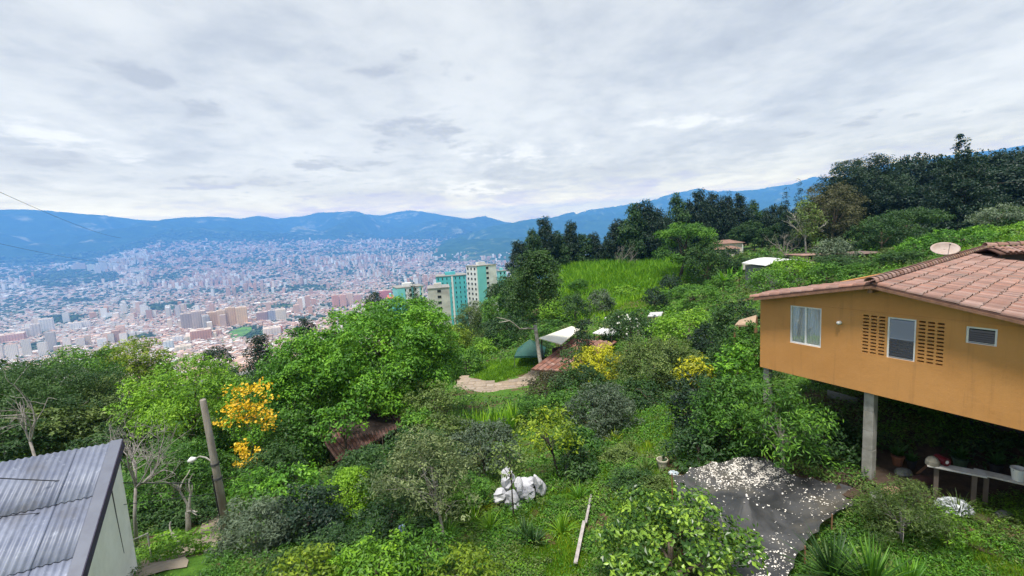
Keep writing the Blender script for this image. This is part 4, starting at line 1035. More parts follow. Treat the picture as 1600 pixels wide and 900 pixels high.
# ------------------------------------------------------------------ utility pole, street lamp, cables
def ground_at(x, y, Y): p = W(x, y, Y); return np.array([p[0], p[1], g1(p[0], p[1])])
pb = W(356, 832, 16.0); pb[2] = g1(pb[0], pb[1]); pt = W(317, 625, 15.5)
pole = thing('utility_pole', 'leaning grey concrete utility pole with a small street lamp', 'utility pole', pb)
mb = MB(); mb.tube([pb - (pt - pb) * .1, pb + (pt - pb) * .5, pt, pt + (pt - pb) * .004], [.15, .125, .10, .085], 14); mb.build('shaft', surf('pole_concrete', (0.33, .295, .26), (.21, .185, .16), 2.5, .9, .01, 18, stretch=(2, 2, .3)), pole, smooth=True)
mb = MB()
for f_ in (.53, .42): c = pb + (pt - pb) * f_; mb.tube([c - (pt - pb) * .008, c + (pt - pb) * .008], [.145, .145], 14)
mb.build('band', surf('steel_band', (.08, .08, .085)), pole)
a0 = pb + (pt - pb) * .53; arm = [a0, W(322, 715, 15.9), W(312, 713, 15.9), W(303, 718, 15.9)]
mb = MB(); mb.tube(arm, .028, 6); la = mb.build('lamp_arm', CONC, pole)
mb = MB(); mb.tube([W(306, 716.5, 15.9), W(300, 718.5, 15.9), W(294, 721, 15.9)], [.05, .12, .05], 10); mb.build('lamp_head', WHITEF, pole, smooth=True)
mb = MB(); o0 = pb + (pt - pb) * .02 + np.array([-.2, 0, 0]); mb.tube([o0, o0 + (pt - pb) * .42], [.025, .025], 6); mb.build('conduit', surf('black_pipe', (.03, .03, .035)), pole)
def cable(pts, r_, label, n=20):
    a, b = np.array(pts[0]), np.array(pts[1]); sag = pts[2]
    P_ = [a + (b - a) * t_ - np.array([0, 0, sag * 4 * t_ * (1 - t_)]) for t_ in np.linspace(0, 1, n)]
    MB().tube(P_, r_, 5).own('overhead_cable', surf('cable_black', (.06, .06, .07)), label, 'cable')
cable((W(-140, 235, 9), W(190, 372, 40), .3), .006, 'thin dark cable crossing the pale sky over the mountains')
cable((W(-200, 333, 9), W(190, 410, 40), .3), .005, 'lower thin cable crossing the blue mountain side')
cable((W(-60, 744, 8.5), W(300, 755, 12.5), .05), .012, 'thin dark cable stretched across the corrugated roof')
cable((W(-60, 812, 8), W(340, 770, 13.5), .05), .008, 'thinner cable slanting over the corrugated roof')

# ------------------------------------------------------------------ white sacks, net, stakes and pots in the garden
SACKM = surf('white_sack', (0.58, .58, .61), (.42, .42, .46), 4, .6, .03, 9)
def sack(x, y, Y, L_, r_, ax, lab, seed, zoff=0.0):
    p = W(x, y, Y); ax = nrm(ax); u_ = nrm(np.cross(ax, [.3, .2, 1])); v_ = np.cross(ax, u_); rg = np.random.default_rng(seed); ph = rg.uniform(0, 6.28, 8)
    vs, fs = [], []; nr, nk = 7, 9
    for i in range(nr):
        t_ = i / (nr - 1); e = (math.sin(math.pi * min(max(t_, .02), .98)) ** .35)
        if i == nr - 1: e = .35
        for k in range(nk):
            a_ = 2 * math.pi * k / nk
            rr = r_ * e * (1 + .24 * math.sin(2 * a_ + ph[0] + 4 * t_) + .17 * math.sin(3 * a_ + ph[1] - 9 * t_) + .06 * math.sin(9 * a_ + 13 * t_ + ph[2]))
            vs.append(p + ax * (t_ - .5) * L_ + u_ * rr * math.cos(a_) + v_ * rr * .8 * math.sin(a_))
    for i in range(nr - 1):
        for k in range(nk): fs.append((i * nk + k, i * nk + (k + 1) % nk, (i + 1) * nk + (k + 1) % nk, (i + 1) * nk + k))
    fs += [tuple(range(nk))[::-1], tuple((nr - 1) * nk + k for k in range(nk))]
    MB().poly(vs, fs).own('white_sack', SACKM, lab, 'sack', 'white sacks heaped in the garden')
for a in [(793, 748, 15.9, .85, .26, (.15, .1, 1), 'tall upright white sack at the downhill end of the heap', 1), (781, 775, 15.5, .6, .25, (.4, .1, .9), 'low slumped white sack at the front of the heap', 2),
          (800, 780, 15.4, .75, .28, (.2, -.2, 1), 'white sack behind the thin dark stem', 3), (812, 763, 15.7, .8, .25, (-.1, .2, 1), 'white sack in the middle leaning on its neighbour', 4),
          (824, 755, 15.9, .7, .26, (1, .2, .35), 'white sack lying crossways on top of the heap', 5), (826, 772, 15.6, .6, .24, (.1, 0, 1), 'greenish white sack in the gap under the crossways sack', 6),
          (843, 759, 15.7, .95, .21, (-.35, -.1, 1), 'long narrow white sack leaning at the uphill end', 7), (806, 795, 15.2, .5, .24, (1, .3, .2), 'flattened white sack on the ground at the front', 8)]:
    sack(*a)

# the dark net with fallen petals
zn = g1(*W(1200, 800, 12.6)[:2]) + .85
outl = [(1050, 742), (1078, 732), (1110, 724), (1150, 716), (1195, 712), (1235, 742), (1270, 748), (1310, 756), (1354, 769), (1332, 790), (1300, 806), (1280, 830), (1258, 856), (1240, 884), (1228, 915), (1160, 930), (1100, 915), (1080, 880), (1066, 840), (1056, 790)]
bd = np.array([Wz(x, y, zn + (0.25 if y < 745 and x < 1240 else 0)) for x, y in outl]); NBD = len(bd)
up_ = []
for i in range(NBD):
    a, b = bd[i], bd[(i + 1) % NBD]
    for k in range(4): f_ = k / 4; up_.append(a * (1 - f_) + b * f_ - nrm((bd.mean(0) - (a + b) / 2)) * (-.10) * 4 * f_ * (1 - f_))
up_ = np.array(up_); cen = Wz(1165, 800, zn); pk = Wz(1166, 784, zn + .35)
NR = 22; NBD = len(up_); vs = []
for i in range(NR + 1):
    for k in range(NBD):
        q = up_[k] * (1 - i / NR) + cen * (i / NR)
        q = q.copy(); d_ = math.hypot(q[0] - pk[0], q[1] - pk[1])
        q[2] += .5 * math.exp(-(d_ / .42) ** 1.2) - .22 * math.sin(math.pi * i / NR) * (1 - math.exp(-(d_ / 1.0) ** 2)) + .11 * float(fbm(q[0] * 1.3, q[1] * 2.6, 2, 4)) + .05 * float(fbm(q[0] * 5.0 + q[1] * 2, q[1] * 1.5, 12, 2))
        vs.append(q)
fs = [(i * NBD + k, i * NBD + (k + 1) % NBD, (i + 1) * NBD + (k + 1) % NBD, (i + 1) * NBD + k) for i in range(NR) for k in range(NBD)]
NETM, tt = new_mat('shade_net')
co = tt.node('ShaderNodeTexCoord').outputs['Object']; nn = tt.noise(co, 1.1, 7, .65); n2 = tt.noise(co, 0.7, 5, .6, 0.4)
colr = tt.mix(tt.rng(nn, .35, .7), (0.036, .037, .040), (0.082, .083, .088)); colr = tt.mix(tt.math('MULTIPLY', tt.rng(n2, .52, .72), .75), colr, (0.12, 0.108, .085))
nb_ = tt.noise(co, 60, 3, .6)
pr = tt.node('ShaderNodeBsdfPrincipled', {'Base Color': colr, 'Roughness': .55, 'Specular IOR Level': .35, 'Normal': tt.node('ShaderNodeBump', {'Strength': .3, 'Distance': .004, 'Height': nb_}).outputs[0]}).outputs[0]
finish(tt, tt.node('ShaderNodeMixShader', {0: .10, 1: pr, 2: tt.node('ShaderNodeBsdfTransparent').outputs[0]}).outputs[0])
net = thing('shade_net', 'dusty black shade net stretched over the nursery bed', 'net', cen - np.array([0, 0, .9]))
ob = MB().poly(vs, fs).build('net', NETM, net, smooth=True)
NETV = np.array(vs)
mb = MB(); 
for k in range(NBD): pass
mb.tube([np.array([pk[0], pk[1], g1(pk[0], pk[1]) - .1]), np.array([pk[0], pk[1], zn + .36])], [.04, .03], 7); mb.build('prop', WOOD, net)
for k in range(0, NBD, 8):
    q = up_[k]; mb = MB(); mb.tube([np.array([q[0], q[1], g1(q[0], q[1]) - .1]), q + np.array([0, 0, .05])], [.025, .02], 6); mb.build('stake', WOOD, net)
# petals
def scatter_net(n, fn):
    out = []
    F4 = np.array(fs); rg = np.random.default_rng(8)
    A = NETV[F4]; ar = np.linalg.norm(np.cross(A[:, 1] - A[:, 0], A[:, 3] - A[:, 0]), axis=1); pr_ = ar / ar.sum()
    pick = rg.choice(len(F4), n * 4, p=pr_); u, v = rg.uniform(0, 1, (2, n * 4, 1))
    q = A[pick, 0] * (1 - u) * (1 - v) + A[pick, 1] * u * (1 - v) + A[pick, 2] * u * v + A[pick, 3] * (1 - u) * v
    x, y = project(q); keep = rg.uniform(0, 1, n * 4) < fn(x, y)
    return q[keep]
def pet_d(x, y):
    a = np.exp(-(((x - 1165) / 70) ** 2 + ((y - 735) / 17) ** 2)) * 1.5
    b = np.clip((y - 825) / 70, 0, 1) * np.exp(-(((x - 1212) / 42) ** 2)) * .17
    c = np.exp(-(((x - 1285) / 45) ** 2 + ((y - 785) / 16) ** 2)) * .12
    return np.clip(a + b + c + .008, 0, 1) * np.clip(.55 + 1.6 * fbm(x / 9, y / 7, 6, 2), 0.05, 1)
Q = scatter_net(13000, pet_d); rg = np.random.default_rng(5); n = len(Q)
th = rg.uniform(0, 6.28, n); L_ = .010 + .026 * rg.uniform(0, 1, n) ** 2
t1 = np.c_[np.cos(th), np.sin(th), rg.uniform(-.35, .35, n)] * L_[:, None]; t2 = np.c_[-np.sin(th), np.cos(th), rg.uniform(-.5, .5, n)] * (L_ * rg.uniform(.5, 1, n))[:, None]
Q[:, 2] += .018
V = np.stack([Q - t1, Q + t2, Q + t1, Q - t2], 1).reshape(-1, 3); Fq = (np.arange(n)[:, None] * 4 + np.arange(4)).astype(np.int32)
tag(link('fallen_petals', np_mesh('fallen_petals', V, Fq, surf('petal_white', (0.80, .78, .74), (.62, .56, .48), 40, .8))), 'scattered white petals lying on the black net', 'petals', kind='stuff')
# white stakes
def stake(x0, y0, Y0, x1, y1, Y1, r_, lab, mat=None):
    a, b = W(x0, y0, Y0), W(x1, y1, Y1); MB().tube([a, (a + b) / 2 + np.array([.01, 0, .01]), b], [r_, r_ * .9, r_ * .8], 7).own('wooden_stake', mat or surf('bleached_wood', (0.62, .58, .52), (.42, .38, .33), 5, .85), lab, 'stake')
stake(1132, 832, 11.6, 1126, 806, 11.6, .03, 'pale stake poking up at the edge of the black net')
p = W(920, 777, 14.6)
mb = MB(); pq_, _ = hit([899, 921], [889, 780]); a, b = pq_[0] + [0, 0, .16], pq_[1] + [0, 0, .16]; d_ = nrm(b - a); n_ = nrm(np.cross(d_, [0, 0, 1])); mb.obox(a - n_ * .04, (b - a) * .55, n_ * .10, np.cross(d_, n_) * -.03); mb.obox(a + (b - a) * .53 + n_ * .03, (b - a) * .47, n_ * .08, np.cross(d_, n_) * -.03)
mb.own('white_plank', surf('bleached_plank', (0.46, .42, .40), (.28, .25, .24), 4, .8), 'long bleached plank lying along the bare garden bed', 'plank')
p = ground_at(1035, 725, 15.8); pot = thing('plant_pot', 'pale plant pot standing at the corner of the black net', 'pot', p)
MB().lathe(p, [(.15, .0), (.19, .38), (.215, .38), (.215, .43), (.18, .43), (.16, .1)], 16).build('pot', surf('pale_clay', (0.45, .42, .32), (.32, .30, .22), 3), pot)
p = ground_at(1052, 737, 15.2); crumple(p, (.18, .14), .5, 6, surf('blue_white_bag', (.5, .58, .62), (.3, .36, .4), 5), 'plastic_bag', 'pale bluish bag beside the plant pot', 'bag', 3)
p = ground_at(628, 830, 12.2); mb = MB(); mb.lathe(W(628, 828, 12.0), [(.06, -.12), (.1, 0), (.09, .12), (.03, .15)], 10); mb.own('blue_bottle', surf('pale_blue_plastic', (.28, .34, .62), (.2, .25, .5)), 'pale blue plastic bottle caught low in the olive tree', 'bottle')

# ------------------------------------------------------------------ patio, pavilion, green tent and tiled houses beyond the garden
pol = [(722, 588), (745, 592), (775, 598), (812, 590), (838, 575), (852, 566), (862, 580), (848, 600), (815, 618), (775, 628), (735, 618), (712, 604)]
PP, ok = hit([q[0] for q in pol], [q[1] for q in pol]); zp = float(np.median(PP[:, 2]))
PQ = np.array([Wz(x, y, zp + .12) for x, y in pol])
tag(MB().poly(list(PQ) + list(PQ - np.array([0, 0, 1.2])), [tuple(range(12))[::-1]] + [(i, (i + 1) % 12, 12 + (i + 1) % 12, 12 + i) for i in range(12)]).build('patio', surf('patio_bed', (0.30, .24, .17), (.22, .17, .12), .6)), kind='structure')
patio = bpy.data.objects['patio']
if True:
    me = patio.data
    # make sure the top faces up
    import bmesh
    bm = bmesh.new(); bm.from_mesh(me); bmesh.ops.recalc_face_normals(bm, faces=bm.faces); bm.to_mesh(me); bm.free()
FLAG = surf('sandstone', (0.33, .265, .20), (.26, .205, .155), 3, .9, .01, rand=.18)
mn, mx = PQ.min(0), PQ.max(0)
def in_poly(x, y, Q):
    c = False; j = len(Q) - 1
    for i in range(len(Q)):
        if ((Q[i][1] > y) != (Q[j][1] > y)) and (x < (Q[j][0] - Q[i][0]) * (y - Q[i][1]) / (Q[j][1] - Q[i][1] + 1e-12) + Q[i][0]): c = not c
        j = i
    return c
cnt = 0; y_ = mn[1]
while y_ < mx[1]:
    x_ = mn[0] + random.uniform(-.6, 0); hh = random.uniform(.6, .95)
    while x_ < mx[0]:
        ww = random.uniform(.7, 1.5)
        if in_poly(x_ + ww / 2, y_ + hh / 2, PQ) and cnt < 298:
            k = [(x_ + .04 + random.uniform(0, .1), y_ + .04), (x_ + ww - random.uniform(0, .1), y_ + .03), (x_ + ww, y_ + hh - random.uniform(.02, .12)), (x_ + random.uniform(0, .1), y_ + hh)]
            z0, z1 = zp + .11, zp + .13 + random.uniform(0, .03)
            MB().hexa([(a, b, z0) for a, b in k] + [(a, b, z1) for a, b in k]).build('paving_stone', FLAG, patio); cnt += 1
        x_ += ww + .03
    y_ += hh + .03
def roof_slab(mbx, pts, th=.12): 
    pts = [np.asarray(p) for p in pts]; n = len(pts); mbx.poly(pts + [p - np.array([0, 0, th]) for p in pts], [tuple(range(n)), tuple(reversed(range(n, 2 * n)))] + [(i, n + i, n + (i + 1) % n, (i + 1) % n) for i in range(n)])
def posts(parent, pts, mat, r_=.07, name='post'):
    for p in pts: MB().tube([np.array([p[0], p[1], g1(p[0], p[1]) - .2]), np.array(p)], [r_, r_], 8).build(name, mat, parent)
CREAM = surf('cream_sheet', (0.72, .70, .60), (.62, .60, .50), .6, .7)
pv = thing('pavilion', 'open pavilion with a broad cream sheet roof', 'pavilion', ground_at(880, 560, 54))
A, B, C, D = W(842, 528, 50), W(893, 509.5, 58), W(906, 514, 54), W(877, 537.5, 46)
mb = MB(); roof_slab(mb, [A, D, C, B], .10); mb.build('roof', CREAM, pv)
posts(pv, [A * .999 + [0.3, .2, -.12], D + [0, .3, -.12], C + [-.3, 0, -.12], B + [-.2, -.3, -.12]], surf('dark_post', (.06, .05, .045)))
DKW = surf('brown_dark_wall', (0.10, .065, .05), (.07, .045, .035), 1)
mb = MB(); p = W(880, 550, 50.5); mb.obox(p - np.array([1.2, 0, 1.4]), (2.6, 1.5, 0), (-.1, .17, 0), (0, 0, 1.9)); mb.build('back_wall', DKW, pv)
w2_ = thing('white_roof_hut', 'small hut with white sheet roof beside the dark columnar shrub', 'hut', ground_at(945, 540, 58))
A, B, C, D = W(926, 520, 54), W(952, 507, 60), W(972, 509, 58), W(956, 524, 51)
mb = MB(); roof_slab(mb, [A, D, C, B], .10); mb.build('roof', surf('white_sheet', (0.76, .75, .73), (.66, .65, .63), .6, .6), w2_)
posts(w2_, [A + [.2, .1, -.12], D + [0, .2, -.12], C + [-.2, 0, -.12], B + [0, -.2, -.12]], surf('dark_post_b', (.08, .07, .06)))
# tent
gt = thing('gazebo_tent', 'dark green peaked gazebo tent on the small lawn', 'tent', ground_at(829, 560, 52))
TENT = surf('green_canvas', (0.014, 0.075, 0.060), (.02, .10, .08), .8, .6)
pk = W(828, 530, 52.5); z_e = W(828, 551, 52)[2]; hx, hy = 2.0, 2.1
cs = [np.array([pk[0] - hx, pk[1] - hy * .8, z_e]), np.array([pk[0] + hx * .75, pk[1] - hy, z_e]), np.array([pk[0] + hx, pk[1] + hy * .8, z_e]), np.array([pk[0] - hx * .75, pk[1] + hy, z_e])]
for i in range(4):
    a, b = cs[i], cs[(i + 1) % 4]; m_ = (a + b) / 2 + np.array([0, 0, .0])
    q = (a * .5 + b * .5) * .55 + pk * .45 + np.array([0, 0, -.16])
    mb = MB(); mb.poly([a, m_, b, pk, q], [(0, 1, 4), (1, 2, 4), (2, 3, 4), (3, 0, 4)]); mb.poly([a, m_, b, b - [0, 0, .22], m_ - np.array([0, 0, .22]), a - [0, 0, .22]], [(0, 5, 4, 1), (1, 4, 3, 2)])
    mb.build('canopy_panel', TENT, gt)
posts(gt, cs, surf('tent_pole', (.1, .1, .1)), .035, 'pole')
# long red brown roofed house
lh = thing('red_tile_house', 'low house with long weathered red tile roof beside the lawn', 'house', ground_at(890, 575, 46))
LT = surf('weathered_tile', (0.27, .125, .09), (.20, .095, .07), 2.5, .9, .01, 12, (.33, .2, .16), rand=.25)
A, B = W(829, 577, 43.5), W(893, 530, 53); C, D = W(964, 534, 52), W(888, 582, 41)
mb = MB(); roof_slab(mb, [A, D, C, B], .12); rf = mb.build('roof', surf('roof_under', (0.10, .055, .04)), lh)
au, av = D - A, B - A; nr = int(np.linalg.norm(av) / .5); nc = int(np.linalg.norm(au) / .55); nu = nrm(np.cross(au, av)); nu = nu if nu[2] > 0 else -nu
k = 0
for i in range(nc):
    for j in range(nr):
        if k >= 300: break
        f0, f1 = (i + .05) / nc, (i + .95) / nc; g0, g1_ = j / nr, (j + 1.1) / nr
        def bl(f_, g_): return (A * (1 - f_) + D * f_) * (1 - g_) + (B * (1 - f_) + C * f_) * g_
        zz = nu * random.uniform(.03, .06); pts = [bl(f0, g0) + nu * .01, bl(f1, g0) + nu * .01, bl(f1, g1_) + nu * .01, bl(f0, g1_) + nu * .01]; md = [(bl((f0 + f1) / 2, g0) + nu * .10 + zz), (bl((f0 + f1) / 2, g1_) + nu * .08 + zz)]
        MB().poly(pts + md, [(0, 4, 5, 3), (4, 1, 2, 5), (0, 1, 4), (3, 5, 2)]).build('roof_tile', LT, rf); k += 1
zb_ = g1(*((A + C) / 2)[:2])
mb = MB(); ins = [(A * .92 + C * .08), (D * .92 + B * .08), (C * .92 + A * .08), (B * .92 + D * .08)]
for i in range(4):
    a, b = ins[i], ins[(i + 1) % 4]; mb.poly([a - [0, 0, .12], b - [0, 0, .12], [b[0], b[1], zb_ - 1], [a[0], a[1], zb_ - 1]], [(0, 1, 2, 3)])
mb.build('walls', surf('clay_wall', (0.36, .24, .17), (.28, .18, .13), .8), lh)
# half hidden tiled shelter under the big tree
sh = thing('tiled_shelter', 'open shelter with dark brown tiles half hidden under the big tree', 'shelter', ground_at(560, 730, 24))
A, B, C, D = W(528, 722, 22.8), W(478, 652, 26.5), W(625, 634, 30.0), W(640, 660, 25.6)
BT = surf('brown_tile', (0.20, .105, .085), (.13, .07, .06), 3, .9, .01, 14, (.27, .19, .16), rand=.22)
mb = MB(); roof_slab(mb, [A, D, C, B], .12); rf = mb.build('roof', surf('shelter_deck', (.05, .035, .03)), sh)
nu = nrm(np.cross(D - A, B - A)); nu = nu if nu[2] > 0 else -nu; nc, nr = 24, 12
for i in range(nc):
    for j in range(nr):
        f0, f1 = (i + .06) / nc, (i + .94) / nc; g0, g1_ = j / nr, min((j + 1.12) / nr, 1.01)
        pts = [bl(f0, g0) + nu * .01, bl(f1, g0) + nu * .01, bl(f1, g1_) + nu * .01, bl(f0, g1_) + nu * .01]; zz = nu * random.uniform(0, .03); md = [bl((f0 + f1) / 2, g0) + nu * .12 + zz, bl((f0 + f1) / 2, g1_) + nu * .09 + zz]
        MB().poly(pts + md, [(0, 4, 5, 3), (4, 1, 2, 5), (0, 1, 4), (3, 5, 2)]).build('roof_tile', BT, rf)
posts(sh, [A + (C - A) * .06 - [0, 0, .12], D + (B - D) * .06 - [0, 0, .12], A * .5 + D * .5 + (C - A) * .03 - [0, 0, .12], B + (D - B) * .06 - [0, 0, .12], C + (A - C) * .06 - [0, 0, .12]], WOOD, .08)
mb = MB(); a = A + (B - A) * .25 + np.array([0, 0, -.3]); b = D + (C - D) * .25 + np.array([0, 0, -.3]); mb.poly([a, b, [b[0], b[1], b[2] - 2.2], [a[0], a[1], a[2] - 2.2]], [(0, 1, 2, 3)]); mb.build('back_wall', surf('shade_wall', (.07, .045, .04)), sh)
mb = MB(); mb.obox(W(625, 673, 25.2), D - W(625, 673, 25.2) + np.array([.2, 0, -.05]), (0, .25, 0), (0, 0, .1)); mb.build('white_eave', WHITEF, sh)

# ------------------------------------------------------------------ turquoise flats on the slope
TURQ = surf('turquoise_paint', (0.20, .58, .58), (.17, .52, .53), .25, .8, c3=(.28, .62, .62)); TURQ2 = surf('deep_turquoise_paint', (0.10, .46, .48), (.085, .40, .43), .25, .8)
WHT = surf('white_paint', (0.72, .73, .71), (.62, .63, .61), .25, .8, c3=(.5, .5, .48)); GREYW = surf('raw_concrete', (0.50, .49, .45), (.40, .39, .36), .35, .9, c3=(.30, .29, .27)); DKWIN = surf('dark_window', (.02, .022, .026), None, 1, .3)
ROOFG = surf('grey_roof', (0.30, .29, .28), (.2, .2, .19), .4, .9)
def flats(xl, xe, xr, yt, Y, ang, mats, label, floors=6, fh=2.7, name='apartment_block', wl=3, wr=2, wins_l=True, wins_r=True, stripe=None, winw=.95):
    """corner at pixel xe; one face runs to pixel xl, the other to pixel xr"""
    tp = W(xe, yt, Y); a = math.radians(ang); du = np.array([math.cos(a), math.sin(a), 0]); dv = np.array([-math.sin(a), math.cos(a), 0])
    def length(d_, xt):
        lo_, hi_ = 0.0, 120.0
        for _ in range(40):
            m_ = (lo_ + hi_) / 2; x = project(tp + d_ * m_)[0]
            if (x < xt) == (xt > xe): lo_ = m_
            else: hi_ = m_
        return lo_
    lu, lv = min(max(length(du, xr), .5), 45), min(max(length(dv, xl), .5), 14)
    H = floors * fh; base = tp - np.array([0, 0, H + 14.])
    b = thing(name, label, 'building', (*(tp + du * lu / 2 + dv * lv / 2)[:2], base[2]))
    t_ = .12
    MB().obox(base + dv * .0, du * lu, dv * t_, (0, 0, H + 14)).build('wall', mats[1], b)
    MB().obox(base + dv * (t_ + .001), du * t_, dv * (lv - t_ * 2 - .002), (0, 0, H + 14)).build('wall', mats[0], b)
    MB().obox(base + dv * (lv - t_), du * lu, dv * t_, (0, 0, H + 14)).build('wall', mats[1], b)
    MB().obox(base + du * (lu - t_) + dv * (t_ + .001), du * t_, dv * (lv - t_ * 2 - .002), (0, 0, H + 14)).build('wall', mats[0], b)
    rfm = MB().obox(tp + np.array([0, 0, .01]) - du * .25 - dv * .25, du * (lu + .5), dv * (lv + .5), (0, 0, .35)).build('roof', mats[2], b)
    MB().obox(tp + du * lu * .3 + dv * lv * .35 + np.array([0, 0, .37]), du * lu * .35, dv * lv * .25, (0, 0, 1.6)).build('roof_house', mats[1], rfm)
    for k in range(floors + 3):
        z = -fh * (k + .72)
        if wins_r:
            for i in range(wr):
                p = tp + du * lu * (wins_r if isinstance(wins_r, float) else (i + .5) / wr) - du * winw / 2 - dv * .03 + np.array([0, 0, z])
                wo = MB().obox(p, du * winw, dv * .028, (0, 0, 1.25)).build('window', DKWIN, b)
                MB().obox(p - np.array([0, 0, .12]) - dv * .06 - du * .05, du * (winw + .1), dv * .088, (0, 0, .1)).build('sill', mats[1], wo)
        if wins_l:
            for i in range(wl):
                p = tp + dv * lv * (i + .5) / wl - dv * winw / 2 - du * .03 + np.array([0, 0, z])
                wo = MB().obox(p, dv * winw, du * .028, (0, 0, 1.25)).build('window', DKWIN, b)
                MB().obox(p - np.array([0, 0, .12]) - du * .06 - dv * .05, dv * (winw + .1), du * .088, (0, 0, .1)).build('sill', mats[0], wo)
    if stripe:
        for (f0, f1, sm) in stripe: MB().obox(base + du * lu * f0 - dv * .16, du * lu * (f1 - f0), dv * .155, (0, 0, H + 14.0)).build('wall_strip', sm, b)
    return b
flats(728, 744, 775, 416.5, 232, 36, (WHT, WHT, ROOFG), 'tallest block white with one turquoise upright strip', 8, wl=3, wr=1, wins_r=.54, stripe=[(.04, .46, TURQ)], winw=1.5)
flats(776, 779, 791, 424, 270, 14, (TURQ, TURQ, ROOFG), 'narrow turquoise block half hidden behind the tallest white block', 5, wl=1, wr=2)
flats(676, 681, 728, 433, 246, 8, (TURQ2, TURQ2, ROOFG), 'long deep turquoise slab with white upright stripe', 7, wl=1, wr=7, wins_l=False, stripe=[(.50, .56, WHT)], winw=.5)
flats(660, 668, 702, 452, 205, 10, (GREYW, GREYW, ROOFG), 'unpainted grey concrete block with three dark openings', 5, wl=2, wr=1, wins_r=.52, winw=1.7)
flats(613, 620, 661, 451, 226, 24, (TURQ, WHT, ROOFG), 'low turquoise and white block with sloping roofline', 5, wl=1, wr=5, wins_l=False, stripe=[(.0, .30, TURQ), (.55, .62, TURQ), (.86, .9, TURQ)], winw=1.1)
flats(598, 606, 615, 467, 220, 16, (TURQ, TURQ, surf('red_sheet_roof', (.5, .16, .12), (.42, .13, .1), .4)), 'short turquoise block at the downhill end of the flats', 4, wl=2, wr=1)
# pale house under the dark trees, small brick building, pink wall, white roof, fence
ph = thing('pale_farmhouse', 'pale farmhouse with two stepped brown tile roofs under dark trees', 'house', ground_at(1146, 392, 118))
PW = surf('pale_render', (0.66, .60, .55), (.58, .52, .47), .5); PR = surf('brown_roof_far', (0.27, .16, .125), (.20, .12, .095), .8, .9, .05, 4)
def gable_house(parent, xl, xr, y_e, y_r, y_b, Y, dep, wallm, roofm, over=.5):
    l, r_ = W(xl, y_e, Y), W(xr, y_e, Y); r_[2] = l[2]; zb_ = W((xl + xr) / 2, y_b, Y)[2]; zr_ = W((xl + xr) / 2, y_r, Y + dep / 2)[2]
    MB().box(l[0], r_[0], Y, Y + dep, zb_ - 3, l[2]).build('walls', wallm, parent)
    a = np.array([l[0] - over, Y - over, l[2]]); b = np.array([r_[0] + over, Y - over, l[2]]); c = np.array([r_[0] + over, Y + dep + over, l[2]]); d = np.array([l[0] - over, Y + dep + over, l[2]])
    e, f_ = np.array([l[0] + dep * .3, Y + dep / 2, zr_]), np.array([r_[0] - dep * .3, Y + dep / 2, zr_])
    MB().poly([a, b, c, d, e, f_], [(0, 1, 5, 4), (1, 2, 5), (2, 3, 4, 5), (3, 0, 4), (3, 2, 1, 0)]).build('roof', roofm, parent)
    return l, r_
gable_house(ph, 1126, 1161, 381, 374, 388, 124, 7, PW, PR); l, r_ = gable_house(ph, 1124, 1156, 390, 384, 397, 117, 4, PW, PR)
for x in (1130, 1139, 1148): p = W(x, 393, 116.98); MB().obox(p - np.array([.4, .05, .3]), (.8, 0, 0), (0, .04, 0), (0, 0, .7)).build('window', DKWIN, ph)
for x in (1160.5,): p = W(x, 382, 121); posts(ph, [p], WHT, .12, 'post')
bh = thing('brick_shed', 'low dull brick building with rusty roof behind the house', 'shed', ground_at(1365, 412, 62)); gable_house(bh, 1338, 1388, 397, 392.5, 416, 62, 5, surf('dull_brick', (0.20, .115, .085), (.14, .08, .06), 3, .9, .01), surf('rusty_roof', (0.20, .13, .11), (.13, .09, .08), 1.2))
for x in (1350, 1372): p = W(x, 404, 61.95); MB().obox(p - np.array([.3, .05, .4]), (.6, 0, 0), (0, .04, 0), (0, 0, .8)).build('window', DKWIN, bh)
pf = thing('pink_cottage', 'small dusty pink cottage behind the slim pale trees', 'cottage', ground_at(1275, 404, 78)); gable_house(pf, 1258, 1292, 399, 394, 408, 78, 5, surf('pink_render', (0.50, .36, .31), (.42, .3, .26), .8), surf('pink_roof', (0.36, .22, .18), (.27, .17, .14), 1))
for x in (1266, 1283): p = W(x, 402, 77.95); MB().obox(p - np.array([.3, .05, .4]), (.6, 0, 0), (0, .04, 0), (0, 0, .7)).build('window', DKWIN, pf)
wh = thing('white_roof_house', 'low house with curved white sheet roof in the shrubs', 'house', ground_at(1228, 418, 60))
A = W(1196, 417, 58); Bq = W(1276, 411, 58); zb_ = g1(A[0], A[1])
vs = []; n = 9
for i in range(n):
    f_ = i / (n - 1); hgt = .9 * math.sin(math.pi * (f_ * .85 + .1))
    for (dy) in (0, 6): vs.append(np.array([A[0] + (Bq[0] - A[0]) * f_, 58 + dy, A[2] - .1 + hgt]))
ob = MB().poly(vs, [(2 * i, 2 * i + 2, 2 * i + 3, 2 * i + 1) for i in range(n - 1)]).build('roof', surf('white_sheet_far', (0.66, .65, .64), (.55, .54, .54), .6), wh); mo = ob.modifiers.new('t', 'SOLIDIFY'); mo.thickness = .08
MB().box(A[0] + .3, Bq[0] - .3, 58.4, 63.6, zb_ - 1, A[2] - .12).build('walls', surf('grey_green_wall', (0.16, .17, .15)), wh)
for x in (1212, 1240): p = W(x, 426, 58.37); MB().obox(p - np.array([.35, .05, .4]), (.7, 0, 0), (0, .04, 0), (0, 0, .8)).build('window', DKWIN, wh)
